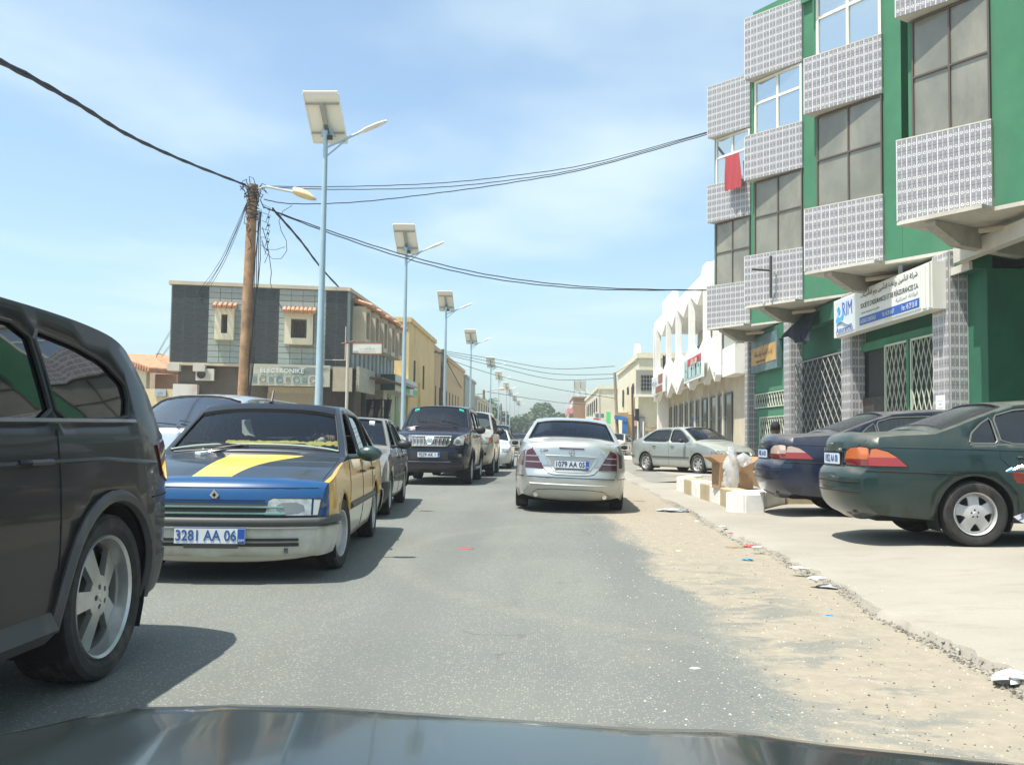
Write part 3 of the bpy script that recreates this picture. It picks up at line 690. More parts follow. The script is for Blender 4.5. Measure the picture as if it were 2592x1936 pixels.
saloon = dict(L=4.76, hw=.855, H=1.44, belt=.985, sill=.24, th=22, wr=.315, arch=.37, wy=(1.42, -1.32), tw=.2, cf=.15, cz=.04, kf=.18, kr=.2, yp=.7, smax=.885, rim=-5,
    prof=[(-2.2, .28), (-2.32, .36), (-2.375, .5), (-2.38, .66), (-2.33, .71), (-2.29, .76), (-2.3, .97), (-2.26, 1.035), (-2.15, 1.06), (-1.72, 1.085), (-1.66, 1.09), (-.95, 1.365), (-.8, 1.4), (-.2, 1.44), (.2, 1.435), (.42, 1.4), (1.2, 1.02), (1.3, .98), (1.9, .88), (2.15, .78), (2.3, .64), (2.36, .45), (2.3, .3), (2.2, .25)],
    rwb=(-1.6, 1.11), rwt=(-.98, 1.355), wst=(.42, 1.4), wsb=(1.15, 1.04),
    win=[[(-1.36, 1.0), (-1.33, 1.1), (-1.22, 1.2), (-1.12, 1.26), (-1.08, 1.0)], [(-1.05, 1.0), (-1.09, 1.275), (-.85, 1.345), (-.1, 1.375), (-.08, 1.0)], [(-.0, 1.0), (-.02, 1.375), (.38, 1.35), (1.0, 1.01)]])
caris = dict(saloon, L=4.46, hw=.855, H=1.42, belt=.94, sill=.2, wy=(1.3, -1.25), cf=.16, rim=7, arch=.36, wr=.3,
    prof=[(-2.1, .22), (-2.2, .32), (-2.23, .5), (-2.18, .65), (-2.14, .92), (-2.08, 1.0), (-1.85, 1.03), (-1.72, 1.04), (-1.0, 1.35), (-.85, 1.39), (-.2, 1.42), (.2, 1.415), (.4, 1.38), (1.12, .98), (1.2, .95), (1.7, .86), (2.0, .76), (2.15, .62), (2.22, .5), (2.23, .35), (2.12, .2)],
    rwb=(-1.65, 1.07), rwt=(-1.02, 1.34), wst=(.4, 1.38), wsb=(1.08, 1.0),
    win=[[(-1.48, .99), (-1.05, 1.27), (-.88, 1.33), (-.14, 1.355), (-.12, .97)], [(-.04, .97), (-.06, 1.355), (.34, 1.33), (.92, .97)]])
wagon = dict(prado, L=4.4, hw=.88, H=1.66, belt=1.02, sill=.25, th=16, wr=.32, arch=.375, tw=.2, wy=(1.32, -1.3), cf=.2, cz=.06, kf=.26, yp=.8, rim=7,
    prof=[(-2.1, .25), (-2.18, .4), (-2.2, .6), (-2.15, 1.0), (-1.9, 1.5), (-1.8, 1.58), (-1.0, 1.64), (-.1, 1.66), (.3, 1.62), (.45, 1.57), (1.3, 1.08), (1.4, 1.03), (1.85, .9), (2.1, .76), (2.18, .6), (2.2, .4), (2.1, .25)],
    rwb=(-2.13, 1.05), rwt=(-1.92, 1.47), wst=(.45, 1.57), wsb=(1.27, 1.1),
    win=[[(-1.8, 1.08), (-1.7, 1.44), (-1.05, 1.51), (-1.05, 1.07)], [(-.98, 1.07), (-.98, 1.515), (-.12, 1.53), (-.12, 1.07)], [(-.04, 1.07), (-.04, 1.53), (.38, 1.5), (1.1, 1.07)]])

def mat_taxi():
    def cu(t, oc, x):
        X_, Y_, Z_ = x[0], x[1], x[2]
        blk = (0.012, 0.022, 0.034); yel = (0.60, 0.335, 0.04); wht = (0.62, 0.60, 0.5); blu = (0.002, 0.058, 0.17)
        ax = t.math('ABSOLUTE', X_)
        zb = t.math('ADD', 0.905, t.math('MULTIPLY', t.math('MAXIMUM', t.math('SUBTRACT', Y_, 1.05), 0.0), -0.15))
        side = t.math('GREATER_THAN', ax, t.math('SUBTRACT', .815, t.math('MULTIPLY', t.math('MAXIMUM', t.math('SUBTRACT', Y_, 1.9), 0.0), .15)))
        c = t.mix(t.math('MULTIPLY', side, t.math('LESS_THAN', Z_, t.math('SUBTRACT', .9, t.math('MULTIPLY', t.math('MAXIMUM', t.math('SUBTRACT', Y_, 1.0), 0.0), .03)))), blk, yel)
        # hood stripe: slants forward (car's right to left)
        tt = t.math('MAXIMUM', t.math('SUBTRACT', 2.1, Y_), 0.0)
        w0 = t.math('SUBTRACT', .24, t.math('MULTIPLY', t.math('POWER', tt, .7), .06))
        w1 = t.math('SUBTRACT', -.07, t.math('MULTIPLY', t.math('POWER', tt, 1.5), .40))
        st = t.math('MULTIPLY', t.math('LESS_THAN', X_, w0), t.math('GREATER_THAN', X_, w1))
        st = t.math('MULTIPLY', st, t.math('MULTIPLY', t.math('GREATER_THAN', Y_, 1.12), t.math('GREATER_THAN', Z_, .7)))
        c = t.mix(st, c, (0.86, 0.56, 0.07))
        fr = t.math('MULTIPLY', t.math('GREATER_THAN', Y_, 2.085), t.math('MULTIPLY', t.math('GREATER_THAN', Z_, .48), t.math('LESS_THAN', ax, .84)))
        c = t.mix(fr, c, blu)
        c = t.mix(t.math('LESS_THAN', Z_, .46), c, wht)
        return c
    return paintmat('taxi_paint', (0, 0, 0), 0.0, .3, .02, custom=cu, lowdust=.12, coat=.45, spec=.25)

# --- black and yellow taxi
t_ = Car(r21, 'taxi', mat_taxi(), 'black taxi with yellow hood stripe, blue nose and yellow sides', 'taxi', None, (-2.67, 9.55, 0), math.pi + .075, steer=-.12, rim=0, ws_glass=glassmat('taxi_glass', (.68, .76, .73), .0), openwin=(2,), openside=-1, drv=1)
DKR = flat('grey_rubber_strip', (.06, .065, .06), .55)
WHT = flat('dirty_white_bumper', (.50, .50, .45), .45, var=.12, scale=4, dirt=(.32, .28, .2), dirtamt=.6, dsc=3)
t_.band('front_bumper', .2, .435, 1.86, WHT, .03)
t_.band('bumper_strip', .435, .50, 1.86, DKR, .04)
t_.band('bumper_strip', .415, .432, 1.9, flat('strip_grey', (.3, .3, .28), .4), .045)
t_.band('rear_bumper', .25, .5, -1.8, WHT, .03, rear=True)
t_.patch('grille', [(-.56, .505), (.56, .505), (.5, .6), (-.5, .6)], 'F', BLACK, .012)
for z in (.575, .528): t_.line('grille_bar', [(-.53 - (z - .55) * -.4, z), (.53 + (z - .55) * -.4, z)], 'F', flat('green_grey_metal', (.25, .42, .36), .25, .7), .009, off=.022)
for sd in (1, -1):
    q = t_.patch('headlight', [(sd * .385, .515), (sd * .405, .62), (sd * .44, .638), (sd * .72, .635), (sd * .72, .515)], 'F', LENS, .016)
    t_.patch('reflector', [(sd * .47, .53), (sd * .47, .61), (sd * .66, .61), (sd * .68, .53)], 'F', LENSD, .019, rnd_=1)
    t_.patch('indicator_lens', [(sd * .735, .515), (sd * .735, .635), (sd * .83, .628), (sd * .84, .515)], 'F', flat('indicator_smoke', (.45, .46, .4), .2, .3, 1.0), .014)
    t_.patch('air_slot', [(sd * .18, .285), (sd * .18, .31), (sd * .64, .31), (sd * .64, .285)], 'F', BLACK, .034)
    t_.patch('air_slot', [(sd * .18, .325), (sd * .18, .345), (sd * .64, .345), (sd * .64, .325)], 'F', BLACK, .034)
    t_.line('side_moulding', [(-1.0, .5), (.98, .5)], 'S', DKR, .03, sd)
    t_.patch('tail_light', [(sd * .45, .68), (sd * .45, .84), (sd * .8, .84), (sd * .8, .68)], 'R', TAILR, .01)
t_.patch('plate_recess', [(-.2, .27), (-.2, .35), (.2, .35), (.2, .27)], 'F', flat('slot_grey', (.1, .1, .095), .6), .036)
t_.plate(False, .365, '3281 AA 06', x=0, y=t_.F_(0, .37) + .048)
b_ = MB().prism([(0, .045), (.035, 0), (0, -.045), (-.035, 0)], (0, 0, 0), (1, 0, 0), (0, 0, 1), (0, .012, 0)).prism([(0, .02), (.014, 0), (0, -.02), (-.014, 0)], (0, .012, 0), (1, 0, 0), (0, 0, 1), (0, .004, 0), 1).build('diamond_badge', [CHROME, BLACK], t_.root); b_.location = (0, t_.F_(0, .665) + .008, .665); b_.rotation_euler = (-.25, 0, 0)
t_.wiper(.05, .62); t_.wiper(-.62, -.1) if False else None
t_.line('wiper', [(.68, 1.1), (.42, 1.08), (.12, 1.03)], 'T', BLACK, .008, off=.03)
DGREEN = flat('dark_green_mirror', (.012, .04, .032), .3, 0, 1)
t_.mirror(-1, .78, .93, DGREEN, .23, .14); t_.mirror(1, .78, .93, DGREEN, .23, .14)
t_.handle(.1, .78, BLACK); t_.handle(-.8, .78, BLACK)
t_.seams([-.0, -.9, [(.95, .9), (.95, .7), (1.0, .55)]], .25, .92)
MB().tube([(0.02, .25, 1.43), (0.02, .16, 1.55)], [.012, .009], 6).tube([(0.02, .27, 1.42), (0.02, .22, 1.435)], .022, 8).build('roof_aerial', BLACK, t_.root, True)
for sd in (1, -1): MB().box(sd * .55 - .015, sd * .55 + .015, -.01, .01, -.02, .02).build('bolt', CHROME, t_.root).location = (0, t_.F_(.5, .31), .25)
t_.patch('sticker', [(.38, 1.09), (.44, 1.13), (.5, 1.09), (.44, 1.05)], 'T', PLATE, .02)
t_.patch('sun_strip', [(-.6, .28), (.6, .28), (.62, .42), (-.62, .42)], 'T', flat('black_film', (.008, .009, .01), .3), .012)
# fur dash cover with blue badge
FUR = flat('yellow_fur', (.50, .40, .10), .95, var=.25, scale=40, bump=.8)
m = MB(); rs = random.Random(3)
N1, N2 = 46, 10
for j in range(N2):
    for i in range(N1):
        x = -.74 + 1.05 * i / (N1 - 1); y = .58 + .26 * j / (N2 - 1)
        m.v.append((x, y, 1.02 + .03 * math.sin(math.pi * j / (N2 - 1)) + .022 * rs.random()))
for j in range(N2 - 1):
    for i in range(N1 - 1): m.f.append((j * N1 + i, j * N1 + i + 1, (j + 1) * N1 + i + 1, (j + 1) * N1 + i)); m.m.append(0)
fur = m.build('dashboard_rug', FUR, None, True, 80); fur.parent = t_.root; tag(fur)
bx('dash_panel', -.42, -.12, .845, .86, .975, 1.045, flat('panel_blue', (.01, .04, .09), .5), t_.root)
for k in range(14):  # windscreen edge rubber highlights / dashboard lip
    pass
MB().tube([t_.mp('T', x, .985, .012) for x in np.linspace(-.74, .74, 15)], .008, 5).build('windscreen_trim', flat('pale_trim', (.45, .55, .48), .5), t_.root, True)

for sd in (1, -1): t_.line('bonnet_gap', [(sd * .76, 1.08), (sd * .79, 1.6), (sd * .77, 2.02)], 'T', UNDER, .004)
t_.line('bonnet_lip', [(-.76, .715), (.76, .715)], 'F', UNDER, .004)
t_.line('grille_rim', [(-.38, .625), (.38, .625)], 'F', UNDER, .005, off=.01)
for sd in (1, -1): t_.line('lamp_rim', [(sd * .385, .512), (sd * .405, .625), (sd * .44, .642), (sd * .84, .636), (sd * .845, .512), (sd * .385, .512)], 'F', BLACK, .006, off=.012)
# --- dark grey SUV on the left edge
X5P = paintmat('dark_grey_paint', (.012, .0125, .015), .1, .42, .04, coat=.3, spec=.25, lowdust=.25, dustc=(.12, .105, .085))
x_ = Car(x5, 'parked_suv', X5P, 'dark grey sport utility vehicle with five-spoke alloy wheel, cut off by the left edge', 'suv', None, (-2.94, 2.93, 0), math.pi, side_glass=glassmat('privacy_glass', (.05, .055, .055), .06), rw_glass=glassmat('privacy_glass', (.05, .055, .055), .06))
x_.root.name = 'sport_utility_vehicle'
for sd in (1, -1):
    x_.line('window_trim', [(-1.78, 1.175), (1.02, 1.135)], 'S', flat('satin_black', (.03, .03, .03), .3, 0, 1), .014, sd)
    x_.patch('tail_light', [(-2.32, .86), (-2.34, 1.03), (-2.2, 1.09), (-2.02, 1.06), (-2.12, .9)], 'S', TAILR, .01, sd)
    x_.patch('tail_light', [(sd * .42, .9), (sd * .42, .99), (sd * .62, 1.08), (sd * .93, 1.09), (sd * .93, .88)], 'R', TAILR, .012)
    x_.line('body_crease', [(-2.0, .97), (-1.4, 1.0), (0, .99), (1.1, .97)], 'S', X5P, .012, sd, off=-.004)
    # wheel arch cladding and sill
    for wy in x5['wy']:
        pts = [(wy + .455 * math.cos(a), .375 + .455 * math.sin(a)) for a in np.linspace(-.15, math.pi + .15, 22)]
        MB().tube([x_.mp('S', a, b, .004, sd) for a, b in pts], .03, 6).build('arch_cladding', flat('cladding_grey', (.06, .06, .06), .6, dirt=(.3, .26, .2)), x_.root, True)
    x_.line('sill_cladding', [(-.98, .33), (1.0, .33)], 'S', MC['cladding_grey'], .07, sd, off=-.02)
    x_.patch('fuel_flap', [(-1.72, .82), (-1.72, .98), (-1.55, 1.0), (-1.55, .82)], 'S', X5P, .003, sd) if sd > 0 else None
x_.band('rear_bumper_cladding', .3, .5, -1.95, MC['cladding_grey'], .015, rear=True)
x_.line('bumper_seam', [(-1.92, .8), (-2.3, .8)], 'S', UNDER, .005, -1)
x_.handle(-.78, 1.0, X5P, .2); x_.handle(.22, .98, X5P, .2); x_.seams([-.98, .0], .35, 1.13)
x_.mirror(1, .85, 1.17, X5P, .24, .17); x_.mirror(-1, .85, 1.17, X5P, .24, .17)
for sd in (1, -1): MB().tube([x_.mp('S', a, b, -.1, sd) for a, b in ((.2, 1.62), (.1, 1.655), (-1.5, 1.625), (-1.65, 1.59))], .018, 6).build('roof_rail', BLACK, x_.root, True)
MB().prism([(0, 0), (.26, .03), (.3, .0), (.28, -.03)], (-.55, -2.02, 1.55), (0, 1, 0), (0, 0, 1), (1.1, 0, 0)).build('roof_spoiler', X5P, x_.root)
x_.plate(True, .82, '5124 AB 00')

# --- silver saloon ahead in our lane
MERC = paintmat('silver_paint', (.50, .52, .50), .75, .28, .22, dustc=(.5, .46, .38), lowdust=.75)
m_ = Car(merc, 'silver_saloon', MERC, 'silver saloon driving away ahead, seen from behind, plate 1079 AA 05', 'car', None, (.385, 17.05, 0), -.012, ry=.03, rim=7, side_glass=glassmat('merc_glass', (.5, .62, .6), .03), rw_glass=glassmat('merc_rear_glass', (.6, .7, .68), .0))
for sd in (1, -1):
    m_.patch('tail_light', [(sd * .42, .665), (sd * .585, .945), (sd * .6, .955), (sd * .70, .92), (sd * .79, .82), (sd * .82, .68), (sd * .8, .66)], 'R', TAILD, .012)
    for z in (.84, .75): m_.patch('reflector_bar', [(sd * (.50 - (.84 - z) * .55), z), (sd * (.50 - (.84 - z) * .55), z + .012), (sd * .72, z + .008), (sd * .72, z - .004)], 'R', flat('bar_chrome', (.65, .5, .48), .2, .8), .017)
    m_.patch('tail_light', [(-2.13, .7), (-2.13, .93), (-2.02, .9), (-1.96, .8), (-1.98, .7)], 'S', TAILD, .008, sd)
    m_.line('bumper_seam', [(-1.72, .53), (-2.18, .535)], 'S', UNDER, .006, sd)
    m_.mirror(sd, .72, .98, BLACK, .22, .15)
    MB().tube([(sd * .52, -2.16, .27), (sd * .52, -2.27, .26)], .035, 10).build('exhaust_pipe', CHROME, m_.root, True)
    m_.line('lid_gap', [(sd * .6, .965), (sd * .42, .67), (sd * .35, .6), (sd * .26, .575), (0, .57)], 'R', UNDER, .005, off=.001)
m_.line('bumper_seam', [(-.84, .535), (.84, .535)], 'R', UNDER, .006)
m_.line('bumper_crease', [(-.62, .43), (.62, .43)], 'R', MERC, .012, off=-.003)
m_.line('valance_gap', [(-.6, .27), (-.5, .34), (-.3, .36), (.3, .36), (.5, .34), (.6, .27)], 'R', UNDER, .004)
m_.patch('plate_recess', [(-.36, .84), (-.24, .635), (.24, .635), (.36, .84)], 'R', paintmat('recess_paint', (.3, .31, .3), .5, .4, .2), .002)
m_.line('recess_rim', [(-.39, .86), (-.37, .79), (-.27, .63), (-.2, .62), (.2, .62), (.27, .63), (.37, .79), (.39, .86), (-.39, .86)], 'R', MERC, .008, off=.004)
m_.plate(True, .735, '1079 AA 05', ink=PTXTK, x=.01, y=m_.F_(0, .735, True) - .03)
m_.patch('brake_light', [(-.19, .985), (-.19, .968), (.19, .968), (.19, .985)], 'R', TAILD, .012)
st = MB(); st.lathe([(-.006, .036), (-.01, .04), (0, .045), (.006, .041), (0, .036), (-.006, .036)], 24, 'Z')
for k in range(3):
    a = math.pi / 2 + k * 2 * math.pi / 3; st.prism([(-.008, 0), (.008, 0), (0, .039)], (0, 0, -.004), (math.sin(a), -math.cos(a), 0), (math.cos(a), math.sin(a), 0), (0, 0, .008))
o = st.build('star_badge', CHROME, m_.root, True); o.location = (0, m_.F_(0, .93, True) - .02, .925); o.rotation_euler = (R(90), 0, 0)
text_obj('C 220', .052, CHROME, m_.root, (-.42, m_.F_(-.42, .93, True) - .006, .93), (R(90), 0, R(-6)), ext=.004, bold=.001)
text_obj('CDI', .05, CHROME, m_.root, (.46, m_.F_(.46, .93, True) - .006, .93), (R(90), 0, R(6)), ext=.004, bold=.001)
m_.handle(.15, .83, MERC); m_.handle(-.85, .83, MERC)
MB().tube([(0, .33, 1.33), (0, .42, 1.29)], .012, 6).box(-.11, .11, .28, .3, 1.24, 1.31).build('rear_view_mirror', BLACK, m_.root)

# --- black 4x4 facing us
PRP = paintmat('midnight_paint', (.006, .009, .022), .1, .25, .03, lowdust=.2, coat=.5, spec=.25)
p_ = Car(prado, 'four_wheel_drive', PRP, 'black-blue four-wheel drive with chrome slatted grille, facing the camera', 'suv', None, (-2.70, 24.95, 0), math.pi - .01, rim=7, ws_glass=glassmat('prado_ws', (.25, .32, .32), .03), side_glass=glassmat('prado_side', (.12, .14, .14), .04), hw=.935)
fr = [(-.50, 1.14), (-.46, .95), (-.40, .92), (.40, .92), (.46, .95), (.50, 1.14)]
p_.patch('grille', [(-.49, 1.13), (-.45, .96), (-.39, .93), (.39, .93), (.45, .96), (.49, 1.13)], 'F', flat('grille_dark', (.02, .018, .018), .5), .01)
p_.line('grille_surround', fr + [fr[0]], 'F', CHROME, .022, off=.02)
for k in range(10):
    x = -.39 + .78 * k / 9
    if abs(x) > .06: p_.line('grille_slat', [(x * 1.05, 1.12), (x * .96, .94)], 'F', CHROME, .012, off=.024)
tb = MB()
for (rx_, rz_) in ((.075, .05), (.028, .05), (.055, .022)):
    tb.tube([(rx_ * math.cos(a), 0, rz_ * math.sin(a) + (.018 if rz_ < .03 else 0)) for a in np.linspace(0, 2 * math.pi, 17)], .009, 5)
tb.build('oval_badge', CHROME, p_.root, True).location = (0, p_.F_(0, 1.06) + .055, 1.05)
p_.patch('badge_plinth', [(-.1, 1.13), (-.08, 1.0), (-.03, .95), (.03, .95), (.08, 1.0), (.1, 1.13)], 'F', CHROME, .028)
for sd in (1, -1):
    p_.patch('headlight', [(sd * .54, .93), (sd * .57, 1.08), (sd * .68, 1.16), (sd * .9, 1.21), (sd * .9, .94)], 'F', LENS, .012, rnd_=1)
    p_.patch('reflector', [(sd * .6, .96), (sd * .6, 1.07), (sd * .7, 1.08), (sd * .72, .97)], 'F', LENSD, .016, rnd_=2)
    p_.patch('indicator_lens', [(sd * .78, 1.07), (sd * .78, 1.13), (sd * .86, 1.14), (sd * .86, 1.07)], 'F', AMBER, .018, rnd_=1)
    p_.patch('headlight', [(2.05, .95), (1.85, 1.18), (2.1, 1.19), (2.2, 1.0)], 'S', LENS, .008, sd)
    p_.patch('fog_light', [(sd * .57, .66), (sd * .57, .75), (sd * .82, .74), (sd * .8, .65)], 'F', BLACK, .01)
    p_.patch('fog_lens', [(sd * .68, .67), (sd * .68, .735), (sd * .81, .73), (sd * .8, .665)], 'F', LENS, .016)
    p_.mirror(sd, .95, 1.28, BLACK, .25, .2)
    p_.line('roof_rail', [(.2, 1.86), (-.3, 1.89), (-1.6, 1.87)], 'S', flat('rail_grey', (.2, .21, .22), .4, .5), .02, sd, off=.0)
    for wy in prado['wy']:
        MB().tube([p_.mp('S', wy + .47 * math.cos(a), .39 + .47 * math.sin(a), .005, sd) for a in np.linspace(.1, math.pi - .1, 16)], .03, 6).build('arch_flare', PRP, p_.root, True)
    MB().tube([p_.mp('S', y, .36, .06, sd) for y in (-.85, .85)], .04, 6).build('side_step', flat('step_grey', (.2, .2, .2), .5, .4), p_.root, True)
p_.patch('bumper_intake', [(-.44, .6), (-.44, .8), (.44, .8), (.44, .6)], 'F', BLACK, .006)
p_.line('bumper_crease', [(-.88, .88), (.88, .88)], 'F', UNDER, .008)
p_.line('bumper_crease', [(-.5, .55), (.5, .55)], 'F', flat('rail_grey', (.2, .2, .2)), .01)
p_.plate(False, .71, '9239 AK 1', ink=PTXTK, y=p_.F_(0, .71) + .03)
p_.wiper(-.1, .6); p_.wiper(-.65, -.1)
for sd in (1, -1): p_.patch('windscreen_sticker', [(sd * .5, .58), (sd * .62, .58), (sd * .62, .62), (sd * .5, .62)], 'T', flat('sticker_green', (.02, .4, .3), .5), .015)
p_.handle(.2, 1.05, CHROME); p_.handle(-.8, 1.05, CHROME); p_.seams([-.15, -1.15], .45, 1.2)

# --- old grey saloon half hidden behind the taxi
GRY = paintmat('old_grey_paint', (.16, .175, .17), .4, .3, .2, lowdust=.4)
c_ = Car(p405, 'grey_saloon', GRY, 'old grey saloon in the queue, half hidden behind the black and yellow taxi', 'car', None, (-3.16, 15.2, 0), math.pi + .07, rim=0, openwin=(1,), openside=-1)
for sd in (1, -1):
    c_.mirror(sd, .78, .97, BLACK, .22, .14); c_.patch('headlight', [(sd * .42, .58), (sd * .42, .72), (sd * .8, .7), (sd * .8, .58)], 'F', LENS, .012)
    c_.line('side_moulding', [(-1.0, .52), (1.0, .52)], 'S', BLACK, .022, sd)
c_.band('front_bumper', .25, .5, 1.85, BLACK, .03); c_.band('rear_bumper', .25, .5, -1.85, BLACK, .03, rear=True)
c_.patch('grille', [(-.38, .6), (-.38, .71), (.38, .71), (.38, .6)], 'F', BLACK, .01); c_.plate(False, .4, '7716 AA 05', y=c_.F_(0, .4) + .045)
c_.handle(.1, .8, BLACK); c_.handle(-.8, .8, BLACK); c_.seams([-.0, -.85], .25, .93)
c_.patch('windscreen_sticker', [(-.5, .48), (-.42, .48), (-.42, .54), (-.5, .54)], 'T', PLATE, .015)

# --- beige-silver SUV behind the 4x4
E = Car(dict(prado, H=1.86), 'silver_suv', paintmat('champagne_paint', (.42, .42, .36), .6, .3, .25, lowdust=.4), 'champagne silver sport utility vehicle queuing right behind the black four-wheel drive', 'suv', None, (-2.46, 30.2, 0), math.pi, rim=7)
for sd in (1, -1):
    E.patch('headlight', [(sd * .45, .95), (sd * .45, 1.13), (sd * .88, 1.14), (sd * .88, .95)], 'F', LENS, .012); E.mirror(sd, .95, 1.28, BLACK, .25, .2)
    E.patch('indicator_lens', [(sd * .8, 1.0), (sd * .8, 1.12), (sd * .88, 1.12), (sd * .88, 1.0)], 'F', AMBER, .018)
    E.patch('headlight', [(2.0, .97), (1.95, 1.12), (2.2, 1.12), (2.24, .97)], 'S', AMBER, .01, sd)
    E.patch('fog_light', [(sd * .6, .6), (sd * .56, .7), (sd * .7, .73), (sd * .78, .62)], 'F', BLACK, .01, rnd_=1)
E.patch('grille', [(-.4, .95), (-.4, 1.12), (.4, 1.12), (.4, .95)], 'F', CHROME, .01); E.plate(False, .7, '4410 AB 00', blue=False); E.seams([-.15, -1.15], .45, 1.2)

# --- silver people carrier pulling out on the left
Hh = Car(wagon, 'silver_estate', paintmat('ice_silver_paint', (.42, .49, .53), .6, .25, .2, lowdust=.3), 'pale silver-blue estate car with orange indicator, behind the taxi on its left', 'car', None, (-4.95, 14.3, 0), math.pi - .14, ws_glass=glassmat('hazy_screen', (.5, .55, .54), .22, .1))
for sd in (1, -1):
    Hh.patch('headlight', [(sd * .5, .66), (sd * .52, .78), (sd * .82, .88), (sd * .8, .68)], 'F', LENS, .014); Hh.patch('headlight', [(1.75, .78), (1.7, .9), (1.95, .86), (2.08, .74), (2.05, .68)], 'S', LENS, .008, sd)
    Hh.patch('indicator_lens', [(1.72, .79), (1.69, .88), (1.82, .86), (1.9, .76)], 'S', AMBER, .016, sd)
    Hh.mirror(sd, 1.0, 1.06, MC['ice_silver_paint'], .22, .15); Hh.line('roof_rail', [(.1, 1.63), (-.3, 1.65), (-1.5, 1.62)], 'S', ALLOY, .018, sd)
    Hh.patch('fog_light', [(sd * .58, .38), (sd * .58, .48), (sd * .74, .48), (sd * .74, .38)], 'F', BLACK, .01)
Hh.patch('grille', [(-.35, .68), (-.38, .76), (.38, .76), (.35, .68)], 'F', BLACK, .01); Hh.patch('bumper_intake', [(-.45, .35), (-.4, .5), (.4, .5), (.45, .35)], 'F', BLACK, .008)
Hh.plate(False, .56, '2054 AA 06', y=Hh.F_(0, .56) + .02); Hh.wiper(-.1, .6); Hh.wiper(-.6, -.1); Hh.seams([-.08, -1.0], .3, 1.02); Hh.handle(.1, .9, ALLOY); Hh.handle(-.8, .9, ALLOY)

# --- silver parked saloon by the side street
CAP = paintmat('grey_silver_paint', (.36, .4, .38), .5, .3, .3, lowdust=.7, dustc=(.5, .46, .38))
J = Car(caris, 'parked_saloon', CAP, 'dusty silver saloon parked at an angle by the side street', 'car', 'cars parked on the right forecourt', (4.62, 31.3, .1), math.pi + .56)
for sd in (1, -1):
    J.patch('headlight', [(sd * .42, .6), (sd * .45, .7), (sd * .62, .74), (sd * .84, .72), (sd * .84, .6)], 'F', LENS, .012); J.patch('headlight', [(1.9, .62), (1.85, .71), (2.05, .7), (2.14, .62)], 'S', LENS, .008, sd)
    J.line('side_moulding', [(-.88, .5), (.92, .5)], 'S', DKR, .026, sd); J.mirror(sd, .72, .98, BLACK, .2, .13)
    J.patch('side_repeater', [(1.02, .68), (1.02, .71), (1.07, .71), (1.07, .68)], 'S', AMBER, .006, sd)
J.patch('grille', [(-.34, .6), (-.34, .7), (.34, .7), (.34, .6)], 'F', BLACK, .01); J.band('bumper_strip', .44, .52, 1.9, DKR, .012); J.band('bumper_strip', .46, .53, -1.9, DKR, .012, rear=True)
J.plate(False, .38, '8841 AA 05', y=J.F_(0, .38) + .02, blue=False); J.handle(.12, .83, BLACK, .15); J.handle(-.8, .83, BLACK, .15); J.seams([-.06, -1.0], .25, .95)

